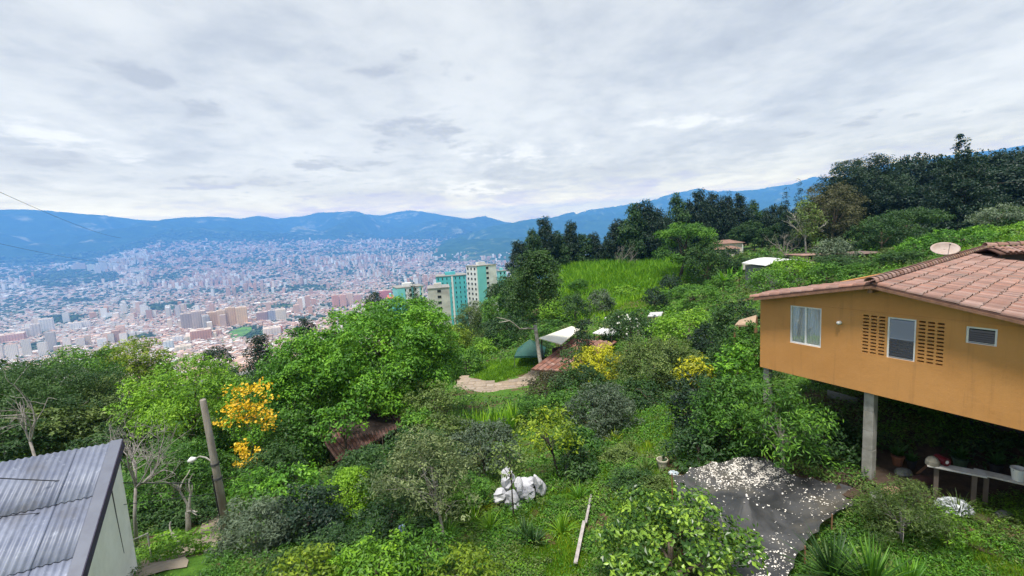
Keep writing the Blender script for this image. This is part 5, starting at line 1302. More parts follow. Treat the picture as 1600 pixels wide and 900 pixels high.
mb = MB(); a, b = W(1160, 413, 82), W(1202, 409, 82); mb.obox(a, b - a, (0, .12, 0), (0, 0, .32)); mb.obox(a - [0, 0, 1.0], b - a, (0, .10, 0), (0, 0, .98)); mb.own('low_wall', surf('wall_coping', (0.62, .60, .52), (.45, .42, .36), .8), 'low boundary wall with pale coping below the farmhouse meadow', 'wall')
p = ground_at(1050, 515, 46); gh = thing('grey_roof_hut', 'grey sheet roof showing between the bright shrubs', 'hut', p); A, B, C, D = W(1012, 494, 46), W(1016, 488, 48), W(1036, 487, 48), W(1033, 494, 45.5); mb = MB(); roof_slab(mb, [A, D, C, B], .08); mb.build('roof', surf('grey_roof_sheet', (.5, .5, .5), (.4, .4, .4), 1), gh); posts(gh, [A - [0, 0, .1], D - [0, 0, .1], C - [0, 0, .1], B - [0, 0, .1]], WOOD, .06)
p = ground_at(1170, 500, 20); th_ = thing('tan_tile_roof', 'tan tiled lean-to roof peeping out behind the orange house', 'lean-to', p); A, B, C, D = W(1148, 508, 24), W(1155, 500, 26), W(1182, 492, 27), W(1180, 506, 24); mb = MB(); roof_slab(mb, [A, D, C, B], .1); mb.build('roof', surf('tan_tile', (.42, .30, .20), (.3, .21, .14), 3, .9, .02, 9), th_); posts(th_, [A - [0, 0, .1], D - [0, 0, .1], C - [0, 0, .1], B - [0, 0, .1]], WOOD, .06)
p0, p1 = ground_at(150, 905, 10.3), ground_at(236, 868, 12.0)
rl = thing('handrail', 'thin metal handrail beside the sloping path', 'handrail', p0)
MB().tube([p0 + [0, 0, .85], p1 + np.array([0, 0, .85])], .018, 6).build('rail', CONC, rl)
for q in (p0, (p0 + p1) / 2, p1): MB().tube([q - np.array([0, 0, .2]), q + np.array([0, 0, .86])], .022, 6).build('post', CONC, rl)
pth, _ = hit([222, 262, 300, 335, 352, 318, 300, 330, 300, 240, 222], [905, 850, 842, 832, 838, 866, 905, 915, 960, 960, 930])
P_ = [q + np.array([0, 0, .05]) for q in pth]
n = 24; vs = []
cl_ = np.array([[W(232, 930, 10.4)], [W(256, 880, 12)], [W(290, 850, 13)], [W(330, 842, 14.4)], [W(345, 800, 16.6)], [W(340, 770, 18.5)]])[:, 0]
cp = np.array([[np.interp(t_, np.linspace(0, 1, len(cl_)), cl_[:, k]) for k in range(3)] for t_ in np.linspace(0, 1, n)])
for i in range(n):
    d_ = nrm(np.r_[(cp[min(i + 1, n - 1)] - cp[max(i - 1, 0)])[:2], 0]); s_ = np.array([d_[1], -d_[0], 0])
    for k in (-1.0, -.5, 0, .5, 1.0): q = cp[i] + s_ * k * .75 * (1 + .15 * math.sin(i * 1.3 + k)); vs.append((q[0], q[1], g1(q[0], q[1]) + .035))
tag(MB().poly(vs, [(i * 5 + k, i * 5 + k + 1, (i + 1) * 5 + k + 1, (i + 1) * 5 + k) for i in range(n - 1) for k in range(4)]).build('path', surf('dusty_path', (0.30, .25, .19), (.20, .165, .125), 1.2, .95, .02), smooth=True), kind='structure')
# ------------------------------------------------------------------ vegetation
def unit(v): return v / (np.linalg.norm(v, axis=-1, keepdims=True) + 1e-9)
def leaves(c, nrm_, L_, Wd, rg, droop=0.2, axis=None):
    """diamond leaves folded on the midrib: centres c, face normals nrm_"""
    n = len(c)
    a = rg.normal(0, 1, (n, 3)) if axis is None else axis + rg.normal(0, .35, (n, 3))
    a = unit(a - nrm_ * np.sum(a * nrm_, 1, keepdims=True)); a[:, 2] -= droop; a = unit(a)
    s = unit(np.cross(nrm_, a)); n2 = np.cross(a, s)
    l = (np.asarray(L_) * rg.uniform(.7, 1.3, n))[:, None]; w = (np.asarray(Wd) * rg.uniform(.7, 1.25, n))[:, None]
    v = np.stack([c - a * l * .5, c + s * w * .5 + n2 * w * .16 - a * l * .05, c + a * l * .5, c - s * w * .5 + n2 * w * .16 - a * l * .05], 1).reshape(-1, 3)
    b = np.arange(n)[:, None] * 4
    f = np.concatenate([b + np.array([0, 1, 2]), b + np.array([0, 2, 3])]).astype(np.int32)
    return v, f

def lobes_broad(rg, nl=9, top=.62):
    out = [(np.array([0, 0, .0]), np.array([.70, .70, .70]))]
    nl = nl * 2
    for i in range(nl):
        z = 1 - 1.55 * (i + .5) / nl; a = i * 2.39996 + rg.uniform(-.25, .25); q = math.sqrt(max(0, 1 - z * z)); r_ = rg.uniform(.22, .36); d = 1.0 - r_ * rg.uniform(.75, 1.1)
        out.append((np.array([math.cos(a) * q * d, math.sin(a) * q * d, z * d]), np.array([r_, r_, r_ * .8])))
    return out
def lobes_dome(rg, nl=34):
    out = [(np.array([0, 0, -.05]), np.array([.74, .74, .72]))]
    for i in range(nl):
        z = 1 - 1.6 * (i + .5) / nl; a = i * 2.39996 + rg.uniform(-.3, .3); q = math.sqrt(max(0, 1 - z * z)); r_ = rg.uniform(.18, .28); d = 1.0 - r_ * rg.uniform(.7, 1.4)
        out.append((np.array([math.cos(a) * q * d, math.sin(a) * q * d, z * d]), np.array([r_, r_, r_ * .75])))
    return out
def lobes_loose(rg, nl=9):
    out = [(np.array([0, 0, .0]), np.array([.62, .62, .62]))]
    for i in range(nl):
        a = 2 * math.pi * (i + rg.uniform(-.3, .3)) / nl * 1.0; e = rg.uniform(-.55, .75)
        r_ = rg.uniform(.26, .42); d = (1 - r_)
        out.append((np.array([math.cos(a) * math.cos(e) * d, math.sin(a) * math.cos(e) * d, math.sin(e) * d]), np.array([r_, r_, r_ * .85])))
    for i in range(max(2, nl // 3)):
        a = rg.uniform(0, 6.28); q = rg.uniform(0, .4); r_ = rg.uniform(.28, .4)
        out.append((np.array([math.cos(a) * q, math.sin(a) * q, 1 - r_]), np.array([r_, r_, r_ * .85])))
    return out
def lobes_euc(rg):
    out = []
    for i in range(13):
        h = -0.85 + 1.75 * i / 12; r_ = rg.uniform(.30, .44) * (1.0 - .35 * max(h, 0)); q = rg.uniform(.15, .65) * (1 - .5 * max(h, 0)) ; a = i * 2.4 + rg.uniform(-.4, .4)
        out.append((np.array([math.cos(a) * q, math.sin(a) * q, h * (1 - r_ * .6)]), np.array([r_, r_, r_ * .55])))
    out.append((np.array([0, 0, .80]), np.array([.26, .26, .2]))); out.append((np.array([0, 0, .1]), np.array([.5, .5, .7])))
    return out
def lobes_umbrella(rg):
    out = []
    for i in range(12):
        a = i * 2.4; q = .78 * math.sqrt((i + .5) / 12); r_ = rg.uniform(.24, .34)
        out.append((np.array([math.cos(a) * q, math.sin(a) * q, .72 - .5 * q * q - rg.uniform(0, .1)]), np.array([r_, r_, r_ * .55])))
    for i in range(7):
        a = i * .9 + rg.uniform(0, .5); q = rg.uniform(.55, .8)
        out.append((np.array([math.cos(a) * q, math.sin(a) * q, rg.uniform(-.8, .1)]), np.array([.26, .26, .2])))
    return out
def lobes_cone(rg, layers=15, spread=1.0):
    out = []
    for i in range(layers):
        h = -1 + 1.93 * i / (layers - 1); R_ = spread * (1.02 - (h + 1) / 2) ** .8 + .03
        m_ = max(1, int(7 * R_))
        for k in range(m_):
            a = 2 * math.pi * k / m_ + i * 1.1 + rg.uniform(-.2, .2); q = R_ * rg.uniform(.5, .72); r_ = max(.045, R_ * .34)
            out.append((np.array([math.cos(a) * q, math.sin(a) * q, h - .10 * R_]), np.array([r_, r_, .055 + .04 * R_])))
        out.append((np.array([0, 0, h]), np.array([R_ * .32 + .015, R_ * .32 + .015, .08])))
    return out
def lobes_column(rg):
    return [(np.array([rg.uniform(-.3, .3), rg.uniform(-.3, .3), h]), np.array([.62, .62, .24]) * rg.uniform(.85, 1.15)) for h in np.linspace(-.82, .8, 9)]
LOBES = {'broad': lobes_broad, 'loose': lobes_loose, 'dome': lobes_dome, 'euc': lobes_euc, 'umbrella': lobes_umbrella, 'cone': lobes_cone, 'column': lobes_column, 'bush': lambda rg: lobes_broad(rg, 7),
         'spread': lambda rg: lobes_broad(rg, 12)}

def crown_mesh(name, R, H, L_, Wd, n, mat, seed, shape='broad', clump=None, tintc=(.5, .16), droop=.2, fill=.55, lobes=None, up=.55, blossoms=None, leafj=.10):
    """leaf clumps spread over the lobes of a crown of radius R and half height H round the origin"""
    rg = np.random.default_rng(seed)
    lb = lobes or LOBES[shape](rg)
    vol = np.array([np.prod(r) ** .667 for _, r in lb]); pick_p = vol / vol.sum()
    rc = clump or max(L_ * 2.4, .16 * R)
    per = int(np.clip((rc / L_) ** 2 * 2.6, 8, 90))
    nc = max(8, int(n / per))
    li = rg.choice(len(lb), nc, p=pick_p)
    d = unit(rg.normal(0, 1, (nc, 3))); d[:, 2] = np.where(rg.uniform(0, 1, nc) < .35, np.abs(d[:, 2]), d[:, 2])
    rad = np.where(rg.uniform(0, 1, nc) < fill, rg.uniform(.82, 1.04, nc), rg.uniform(.35, .85, nc))
    C0 = np.array([l[0] for l in lb])[li]; RR = np.array([l[1] for l in lb])[li]
    cc = (C0 + d * RR * rad[:, None]) * np.array([R, R, H])
    od = unit(cc / np.array([R, R, H]))
    ctint = np.clip(rg.normal(tintc[0], tintc[1], nc), 0, 1)
    big = rg.normal(0, .10, len(lb))[li]; ctint = np.clip(ctint + big, 0, 1)
    crad = rc * rg.uniform(.6, 1.25, nc)
    k = np.repeat(np.arange(nc), per); m = len(k)
    ld = unit(rg.normal(0, 1, (m, 3)) + od[k] * .8 + np.array([0, 0, up])); 
    p = cc[k] + ld * crad[k][:, None] * (rg.uniform(.25, 1, m) ** .6)[:, None] * np.array([1, 1, .75])
    nn = unit(ld * .75 + np.array([0, 0, .55]) + rg.normal(0, .45, (m, 3)))
    v, f = leaves(p, nn, np.full(m, L_), np.full(m, Wd), rg, droop)
    tn = np.repeat(np.clip(ctint[k] + rg.normal(0, leafj, m), 0.02, .98), 4)
    me = np_mesh(name, v, f, mat, tint=tn)
    return me, lb

def limb_mb(base, top_c, R, H, lb, seed, r0, n_limbs=7, crook=.12, sides=7):
    """tapered trunk with limbs that reach into the crown; coordinates relative to the crown centre"""
    rg = np.random.default_rng(seed); mb = MB()
    b = np.asarray(base, float); up_ = np.array([rg.uniform(-.1, .1) * R, rg.uniform(-.1, .1) * R, .25 * H])
    pts = [b + (up_ - b) * t_ + np.r_[rg.normal(0, crook * r0 * 3, 2), 0] * (0 < t_ < 1) for t_ in np.linspace(0, 1, 6)]
    mb.tube(pts, [r0 * (1.25 if i == 0 else 1 - .72 * i / 5) for i in range(6)], sides)
    order = rg.permutation(len(lb))[:n_limbs]
    for i in order:
        e = lb[i][0] * np.array([R, R, H]) * .9; s_ = pts[2] + (pts[4] - pts[2]) * rg.uniform(0, 1)
        if e[2] < s_[2] - .3 * H: s_ = pts[1] + (pts[2] - pts[1]) * rg.uniform(.3, 1)
        m_ = (s_ + e) / 2 + rg.normal(0, .06 * R, 3) + np.array([0, 0, .05 * H])
        q = (m_ + e) / 2 + rg.normal(0, .04 * R, 3)
        mb.tube([s_, m_, q, e], [r0 * .42, r0 * .28, r0 * .18, r0 * .05], 5, cap=False)
        for j in range(2):
            e2 = e + rg.normal(0, .22, 3) * np.array([R, R, H]); mb.tube([q, (q + e2) / 2 + rg.normal(0, .03 * R, 3), e2], [r0 * .15, r0 * .1, r0 * .03], 4, cap=False)
    return mb

SEED = [100]
NLEAF = [0]
def plant(name, label, cat, px, Y, top, w, bot, kind='mid', shape='broad', group=None, lpx=6.0, asp=.5, cover=4.0, trunk=BARK, r0=None, limbs=7, fill=.55, droop=.2, clump=None, tint=(.5, .16), base_px=None, dx=0.0, trunk_on=True, lmin=.075, parts=None, up=.55):
    """a tree or shrub: crown spans `w` pixels of the photograph between rows top and bot, at Y metres ahead, trunk down to the ground"""
    SEED[0] += 1; sd_ = SEED[0]
    ct = W(px, (top + bot) / 2, Y); zt_ = W(px, top, Y)[2]; zb_ = W(px, bot, Y)[2]
    R_ = max(w / 2 * (ct @ FWD) / F, .15); H_ = max((zt_ - zb_) / 2, .12); cz = (zt_ + zb_) / 2
    bx, by = ct[0] + dx, ct[1]
    if base_px is not None: q = W(base_px, bot, Y); bx = q[0]
    zg_ = g1(bx, by)
    if zg_ > cz - .3 * H_: zg_ = cz - H_
    root = thing(name, label, cat, (bx, by, zg_), group)
    Lf = max(lmin * .8, lpx * .74 * (ct @ FWD) / F); Wd = Lf * asp
    n = int(cover * math.pi * R_ * H_ / (.5 * Lf * Wd)); n = int(np.clip(n, 150, 60000)); NLEAF[0] += n
    me, lb = crown_mesh('crown', R_ * 1.06, H_ * 1.02, Lf, Wd, n, LM[kind] if isinstance(kind, str) else kind, sd_, shape, clump, tint, droop, fill, up=up)
    off = (ct[0] - bx, ct[1] - by, cz - zg_)
    link('crown', me, root, off)
    if trunk_on:
        r_ = r0 or max(.035, .055 * R_)
        mbt = limb_mb((bx - ct[0], by - ct[1], zg_ - cz - .25), None, R_, H_, lb, sd_, r_, limbs)
        mbt.v = [(a + off[0], b + off[1], c + off[2]) for a, b, c in mbt.v]
        me2 = bpy.data.meshes.new('trunk'); me2.from_pydata(mbt.v, [], mbt.f); me2.materials.append(trunk); me2.polygons.foreach_set('use_smooth', np.ones(len(me2.polygons), bool)); link('trunk', me2, root)
    return root

# ---- distinct trees and shrubs: name, label, category, px, Y, top, width, bottom, leaf kind, shape, extras
T = [
 # left side, downhill
 ('dark_tree', 'dark spreading tree behind the top edge of the corrugated roof', 'tree', 40, 27, 566, 230, 720, 'dark', 'spread', dict(lpx=5, asp=.42, trunk=PALE_BARK)),
 ('dark_tree', 'dark green domed tree with the city just above it', 'tree', 112, 33, 541, 126, 660, 'mid', 'broad', dict(lpx=5, tint=(.62, .2))),
 ('olive_tree', 'olive tinged bushy tree in front of the valley, below the pale flats', 'tree', 165, 29, 590, 130, 700, 'olive', 'broad', dict(lpx=5, cover=2.6, trunk=PALE_BARK, tint=(.4, .15))),
 ('yellow_green_tree', 'yellow green airy tree standing up against the hazy city', 'tree', 208, 42, 526, 96, 622, 'yellow', 'broad', dict(lpx=4.5, tint=(.25, .2), cover=3.2)),
 ('olive_tree', 'small thin khaki tree beside the yellow green tree', 'tree', 170, 46, 535, 46, 610, 'olive', 'broad', dict(lpx=4, cover=1.8)),
 ('leafy_tree', 'fresh green tree rising behind the top of the utility pole', 'tree', 292, 24, 558, 164, 700, 'lime', 'broad', dict(lpx=7, asp=.38, tint=(.5, .2))),
 ('leafy_tree', 'shaded dark green tree behind the lower half of the utility pole', 'tree', 272, 19, 690, 150, 820, 'mid', 'broad', dict(lpx=8, asp=.35, tint=(.3, .18), trunk=PALE_BARK)),
 ('blackish_tree', 'blackish green bush crown just above the fresh green tree', 'tree', 338, 62, 541, 44, 585, 'deep', 'bush', dict(lpx=4)),
 ('blackish_tree', 'blackish ragged cypress clump left of the big round crown', 'tree', 410, 58, 524, 66, 610, 'deep', 'euc', dict(lpx=4)),
 ('blackish_tree', 'small blackish tree showing above the shoulder of the big crown', 'tree', 478, 72, 497, 40, 545, 'deep', 'euc', dict(lpx=4)),
 ('blackish_tree', 'low dark shrubbery tree between the pole tree and the big crown', 'tree', 365, 44, 572, 70, 650, 'dark', 'bush', dict(lpx=5)),
 ('blackish_tree', 'small round dark tree beside the short turquoise block', 'tree', 585, 95, 457, 24, 490, 'deep', 'bush', dict(lpx=4)),
 ('blackish_tree', 'dark pointed tree in front of the low turquoise block', 'tree', 648, 110, 445, 30, 492, 'deep', 'cone', dict(lpx=3.5)),
 # the big round crown in the middle
 ('big_round_tree', 'biggest bright green domed tree in front of the turquoise flats', 'tree', 606, 30, 466, 222, 655, 'bright', 'dome', dict(lpx=7, asp=.45, cover=9.5, tint=(.46, .22), r0=.28, limbs=10, fill=.8, clump=.7)),
 ('big_round_tree', 'bright green tree merging into the downhill side of the biggest dome', 'tree', 486, 28, 516, 142, 670, 'bright', 'dome', dict(lpx=7, asp=.45, cover=8.0, tint=(.52, .22), r0=.22, fill=.8, clump=.62)),
 ('leafy_tree', 'dark leafy tree under the big dome beside the yellow blossoms', 'tree', 450, 24, 632, 110, 770, 'mid', 'broad', dict(lpx=8, tint=(.25, .16))),
 ('leafy_tree', 'green sapling overhanging the dark tiled shelter', 'tree', 535, 23.5, 628, 80, 690, 'bright', 'broad', dict(lpx=8, tint=(.4, .2), cover=2.6, trunk=DARK_BARK)),
 ('leafy_tree', 'mottled olive tree between the tiled shelter and the patio', 'tree', 672, 26, 600, 84, 670, 'olive', 'broad', dict(lpx=6, cover=3.4)),
 ('leafy_shrub', 'green shrub at the uphill eave of the tiled shelter', 'shrub', 655, 24, 640, 60, 690, 'mid', 'bush', dict(lpx=7, tint=(.6, .2))),
 # between big crown and teal flats
 ('willow_tree', 'soft grey green willow like tree below the turquoise slab', 'tree', 735, 96, 470, 46, 545, 'olive', 'broad', dict(lpx=3.5, asp=.3, cover=3.5, tint=(.3, .12))),
 ('yellow_green_tree', 'yellow green bush at the uphill flank of the big dome', 'tree', 712, 60, 505, 50, 570, 'yellow', 'broad', dict(lpx=4.5, tint=(.2, .15))),
 ('leafy_tree', 'rounded green bush above the small lawn', 'tree', 752, 66, 530, 56, 575, 'lime', 'bush', dict(lpx=4.5, tint=(.4, .2))),
 ('leafy_tree', 'grey green bush at the downhill corner of the small lawn', 'tree', 728, 54, 545, 62, 592, 'mid', 'bush', dict(lpx=5, tint=(.5, .2))),
 ('leafy_tree', 'green tree with bright top directly below the tallest white block', 'tree', 782, 88, 455, 64, 530, 'mid', 'broad', dict(lpx=4, tint=(.55, .22))),
 ('leafy_tree', 'dark bushy tree behind the green gazebo tent', 'tree', 790, 72, 490, 80, 552, 'dark', 'broad', dict(lpx=4.5, tint=(.4, .2))),
 ('tall_tree', 'tall tree on a bare crooked pale trunk above the gazebo tent', 'tree', 836, 46, 392, 92, 512, 'dark', 'loose', dict(lpx=5, cover=5, tint=(.62, .24), trunk=PALE_BARK, r0=.17, base_px=850, trunk_on=False)),
 ('columnar_shrub', 'dark columnar shrub standing in front of the cream pavilion roof', 'shrub', 912, 41, 503, 26, 556, 'deep', 'column', dict(lpx=5)),
 ('dark_bush', 'dark bush at the foot of the columnar shrub', 'shrub', 902, 40, 540, 50, 575, 'dark', 'bush', dict(lpx=5)),
 ('yellow_shrub', 'golden yellow shrub in front of the white roofed hut', 'shrub', 936, 36, 537, 74, 605, 'gold', 'bush', dict(lpx=5, tint=(.35, .22), cover=4)),
 ('flower_tree', 'dark tree flecked with white blossom above the white roofed hut', 'tree', 985, 45, 486, 90, 540, 'dark', 'broad', dict(lpx=5)),
 ('leafy_tree', 'vivid green tree in the middle of the slope with ragged top', 'tree', 1075, 38, 484, 118, 560, 'lime', 'broad', dict(lpx=6.5, tint=(.42, .22), cover=4)),
 ('leafy_tree', 'large olive green tree between the golden shrub and the house', 'tree', 1030, 31, 525, 150, 640, 'olive', 'broad', dict(lpx=5.5, tint=(.42, .2), cover=4)),
 ('leafy_tree', 'dark green tree against the corner of the orange house', 'tree', 1152, 30, 468, 80, 560, 'dark', 'broad', dict(lpx=6, tint=(.5, .2))),
 ('leafy_tree', 'deep green tree just behind the lowest eave of the orange house', 'tree', 1122, 34, 500, 90, 590, 'deep', 'broad', dict(lpx=6)),
 ('round_tree', 'compact domed tree with fine leaves and bright rim', 'tree', 1083, 62, 444, 84, 492, 'mid', 'umbrella', dict(lpx=3.6, tint=(.6, .2))),
 ('dark_bush', 'dark round bush beside the bare brown slope', 'shrub', 1024, 66, 448, 34, 488, 'deep', 'bush', dict(lpx=4)),
 ('dark_bush', 'dark bush just behind the compact domed tree', 'shrub', 1048, 74, 430, 30, 458, 'deep', 'bush', dict(lpx=4)),
 ('grey_bush', 'grey green bush below the cane field', 'shrub', 940, 74, 452, 40, 505, 'grey', 'bush', dict(lpx=4, tint=(.3, .15))),
 ('dark_bush', 'dark bush at the downhill edge of the cane field', 'shrub', 898, 70, 460, 40, 502, 'dark', 'bush', dict(lpx=4)),
 ('umbrella_tree', 'umbrella crowned tree on a bare trunk at the end of the cane field', 'tree', 1072, 88, 345, 92, 425, 'mid', 'umbrella', dict(lpx=3.8, tint=(.5, .2), trunk=DARK_BARK, r0=.38, base_px=1063)),
 ('leafy_tree', 'dense dark tree shouldering the umbrella crowned tree', 'tree', 1106, 82, 372, 66, 452, 'dark', 'broad', dict(lpx=4, tint=(.6, .2))),
 ('dark_bush', 'small dark cypress bush in front of the pale farmhouse', 'shrub', 1140, 92, 392, 24, 425, 'deep', 'column', dict(lpx=4)),
 ('araucaria_tree', 'thin topped araucaria poking above the eucalyptus row', 'tree', 1138, 138, 293, 16, 345, 'deep', 'cone', dict(lpx=3)),
 ('cypress_tree', 'slim pointed cypress standing against the blue mountain', 'tree', 1228, 120, 288, 16, 380, 'deep', 'cone', dict(lpx=3)),
 ('cypress_tree', 'broader pointed cypress beside the slim one', 'tree', 1250, 116, 280, 34, 385, 'deep', 'cone', dict(lpx=3)),
 ('hazy_tree', 'brownish thin crowned tree in front of the dark wood', 'tree', 1300, 106, 285, 92, 392, 'brown', 'broad', dict(lpx=3.4, tint=(.4, .15), cover=3)),
 ('light_tree', 'light blue green tree between pink cottage and brick shed', 'tree', 1306, 62, 372, 54, 422, 'grey', 'broad', dict(lpx=4.5, tint=(.45, .2))),
 ('leafy_tree', 'green tree above the dull brick shed', 'tree', 1378, 74, 338, 84, 400, 'dark', 'broad', dict(lpx=4, tint=(.5, .2))),
 ('flat_top_tree', 'wide flat topped tree in front of the tall dark conifer', 'tree', 1418, 78, 322, 92, 398, 'dark', 'umbrella', dict(lpx=4, tint=(.55, .18))),
 ('tall_eucalyptus', 'tallest rounded eucalyptus rising out of the wood', 'tree', 1345, 112, 240, 112, 360, 'deep', 'broad', dict(lpx=3.6, tint=(.6, .22), r0=.6, trunk=DARK_BARK, cover=5)),
 ('tall_conifer', 'huge dark layered conifer with feathery top', 'tree', 1502, 86, 211, 146, 376, 'deep', 'cone', dict(lpx=4.8, tint=(.42, .14), r0=.4, cover=7, fill=.8, droop=.5, clump=.6)),
 ('grey_bush', 'silvery blue bush on the bank behind the roof', 'shrub', 1558, 62, 322, 70, 362, 'grey', 'bush', dict(lpx=4, tint=(.55, .18))),
 ('leafy_bush', 'dense green shrub behind the roof beside the satellite dish', 'shrub', 1440, 52, 371, 62, 410, 'bright', 'bush', dict(lpx=5, tint=(.4, .18))),
 ('leafy_bush', 'bright green scrub on the bank above the roof ridge', 'shrub', 1506, 50, 358, 90, 396, 'bright', 'bush', dict(lpx=4.5, tint=(.3, .18))),
 ('leafy_bush', 'bright green scrub at the outer end of the roof', 'shrub', 1578, 50, 352, 80, 394, 'lime', 'bush', dict(lpx=4.5, tint=(.4, .18))),
 ('leafy_bush', 'leafy green shrub half covering the white curved roof', 'shrub', 1235, 50, 404, 70, 442, 'lime', 'bush', dict(lpx=5, tint=(.4, .2))),
 ('leafy_bush', 'low green shrub just above the lowest eave of the orange house', 'shrub', 1200, 40, 420, 70, 460, 'mid', 'bush', dict(lpx=5, tint=(.55, .2))),
 ('leafy_bush', 'yellowish shrub behind the white window wall of the house', 'shrub', 1290, 44, 412, 56, 450, 'mid', 'bush', dict(lpx=5)),
 # garden, middle
 ('green_tree', 'grey green garden tree above the grassy lane', 'tree', 940, 22.5, 602, 112, 700, 'grey', 'broad', dict(lpx=6, tint=(.22, .16), cover=3.6, trunk=DARK_BARK, base_px=946)),
 ('leafy_shrub', 'dark leafy shrub below the golden yellow shrub', 'shrub', 905, 31, 572, 90, 640, 'dark', 'bush', dict(lpx=6)),
 ('leafy_shrub', 'purplish brown shrub at the foot of the crooked trunk', 'shrub', 852, 33, 580, 64, 625, 'brown', 'bush', dict(lpx=5.5, tint=(.1, .1), cover=2.5)),
 ('leafy_shrub', 'mid green shrub under the crooked pale trunk', 'shrub', 885, 27, 610, 80, 670, 'mid', 'bush', dict(lpx=6.5, tint=(.4, .2))),
 ('leafy_shrub', 'dark shaded shrub under the large olive green tree', 'shrub', 1010, 26, 598, 90, 650, 'dark', 'bush', dict(lpx=7)),
 ('young_tree', 'young tree with yellow green tuft and dark leaning trunk', 'tree', 855, 17.2, 640, 92, 715, 'yellow', 'broad', dict(lpx=9, tint=(.16, .2), cover=2.2, trunk=DARK_BARK, base_px=876, r0=.06)),
 ('leafy_shrub', 'round shrub in the shade behind the young tree', 'shrub', 905, 18.2, 668, 70, 740, 'mid', 'bush', dict(lpx=8, tint=(.25, .15))),
 ('leafy_shrub', 'low dark shrub at the uphill side of the sacks', 'shrub', 905, 16.8, 705, 56, 765, 'dark', 'bush', dict(lpx=8)),
 ('leafy_shrub', 'grey green shrub behind the heap of white sacks', 'shrub', 755, 19, 660, 110, 740, 'grey', 'bush', dict(lpx=7, tint=(.2, .16), cover=3.6)),
 ('leafy_shrub', 'olive shrub between the strap leaved bed and the sacks', 'shrub', 700, 21, 650, 100, 725, 'olive', 'bush', dict(lpx=7, tint=(.35, .2))),
 ('thin_tree', 'thin dark stemmed sapling in front of the white sacks', 'tree', 797, 14.4, 690, 60, 745, 'olive', 'broad', dict(lpx=8, cover=1.1, trunk=DARK_BARK, r0=.035, limbs=6)),
 ('citrus_tree', 'sparse olive leaved citrus tree with forked pale trunk', 'tree', 668, 12.6, 685, 184, 815, 'sage', 'loose', dict(lpx=8.5, asp=.34, cover=2.2, trunk=PALE_BARK, r0=.065, limbs=16, base_px=692, tint=(.42, .24), fill=.75)),
 ('citrus_shrub', 'dark citrus shrub filling in behind the sparse citrus tree', 'shrub', 640, 16, 680, 150, 770, 'dark', 'bush', dict(lpx=8, tint=(.6, .22))),
 ('citrus_shrub', 'shaded shrub low under the sparse citrus tree', 'shrub', 610, 12.6, 780, 130, 850, 'dark', 'bush', dict(lpx=9, tint=(.35, .2))),
 ('clipped_bush', 'glowing yellow green bush in front of the tiled shelter', 'shrub', 545, 15.6, 733, 82, 810, 'lime', 'bush', dict(lpx=5.5, tint=(.62, .2), cover=5, fill=.8)),
 ('dark_shrub', 'big blackish shrub left of the glowing bush', 'shrub', 478, 13.4, 762, 120, 880, 'deep', 'bush', dict(lpx=9, tint=(.55, .2))),
 ('leafy_shrub', 'pale green leaved shrub topping the blackish shrub', 'shrub', 452, 14.8, 738, 92, 790, 'bright', 'bush', dict(lpx=9, tint=(.5, .22), cover=3)),
 ('leafy_shrub', 'greyish narrow leaved shrub beside the foot of the pole', 'shrub', 398, 12.6, 782, 112, 905, 'grey', 'bush', dict(lpx=9, asp=.28, tint=(.32, .18))),
 ('leafy_shrub', 'bright shrub in front of the path at the shed corner', 'shrub', 272, 12.0, 842, 112, 920, 'lime', 'bush', dict(lpx=9, asp=.4, tint=(.32, .2))),
 ('leafy_shrub', 'green leafy weeds heaped beside the pole on the uphill side', 'shrub', 392, 17, 735, 70, 800, 'bright', 'bush', dict(lpx=9, asp=.3, tint=(.45, .2), cover=2.5)),
 ('leafy_shrub', 'olive green growth below the yellow blossoms', 'shrub', 400, 26, 640, 70, 745, 'olive', 'broad', dict(lpx=7, cover=2.2)),
 # right: in front of the house
 ('croton_shrub', 'yellow topped croton shrub above the grassy lane', 'shrub', 1083, 19.5, 560, 56, 612, 'gold', 'bush', dict(lpx=8, tint=(.2, .2), cover=3)),
 ('dark_shrub', 'very dark tall shrub under the yellow topped croton', 'shrub', 1082, 18.6, 592, 72, 690, 'deep', 'column', dict(lpx=8)),
 ('leafy_shrub', 'big mixed leafy shrub left of the concrete pillar', 'shrub', 1142, 16.2, 588, 126, 742, 'mid', 'loose', dict(lpx=9, asp=.38, tint=(.32, .2), cover=4)),
 ('leafy_shrub', 'bright green shrub at the low corner of the orange wall', 'shrub', 1150, 18.5, 540, 62, 612, 'bright', 'bush', dict(lpx=9, tint=(.55, .2), cover=3)),
 ('bamboo_shrub', 'feathery bamboo like shrub under the orange wall', 'shrub', 1226, 13.8, 600, 124, 735, 'mid', 'loose', dict(lpx=11, asp=.24, tint=(.42, .24), cover=2.6, limbs=12, trunk=PALE_BARK)),
 ('leafy_shrub', 'shaded bushes between the feathery shrub and the pillar', 'shrub', 1290, 14.6, 640, 96, 740, 'dark', 'bush', dict(lpx=9, tint=(.4, .2))),
 ('dark_shrub', 'dark shrub over the plant pot at the net corner', 'shrub', 1092, 15.8, 670, 96, 745, 'dark', 'bush', dict(lpx=9, tint=(.35, .2))),
 ('round_shrub', 'big round large leaved shrub in the foreground beside the net', 'shrub', 1050, 9.6, 780, 236, 950, 'citrus', 'bush', dict(lpx=12, asp=.55, tint=(.5, .26), cover=4.6, fill=.8)),
 ('wild_shrub', 'brownish feathery shrub beyond the net edge', 'shrub', 1412, 10.6, 752, 120, 870, 'olive', 'loose', dict(lpx=8, asp=.2, tint=(.25, .2), cover=2.0, limbs=14, trunk=GREY_BARK)),
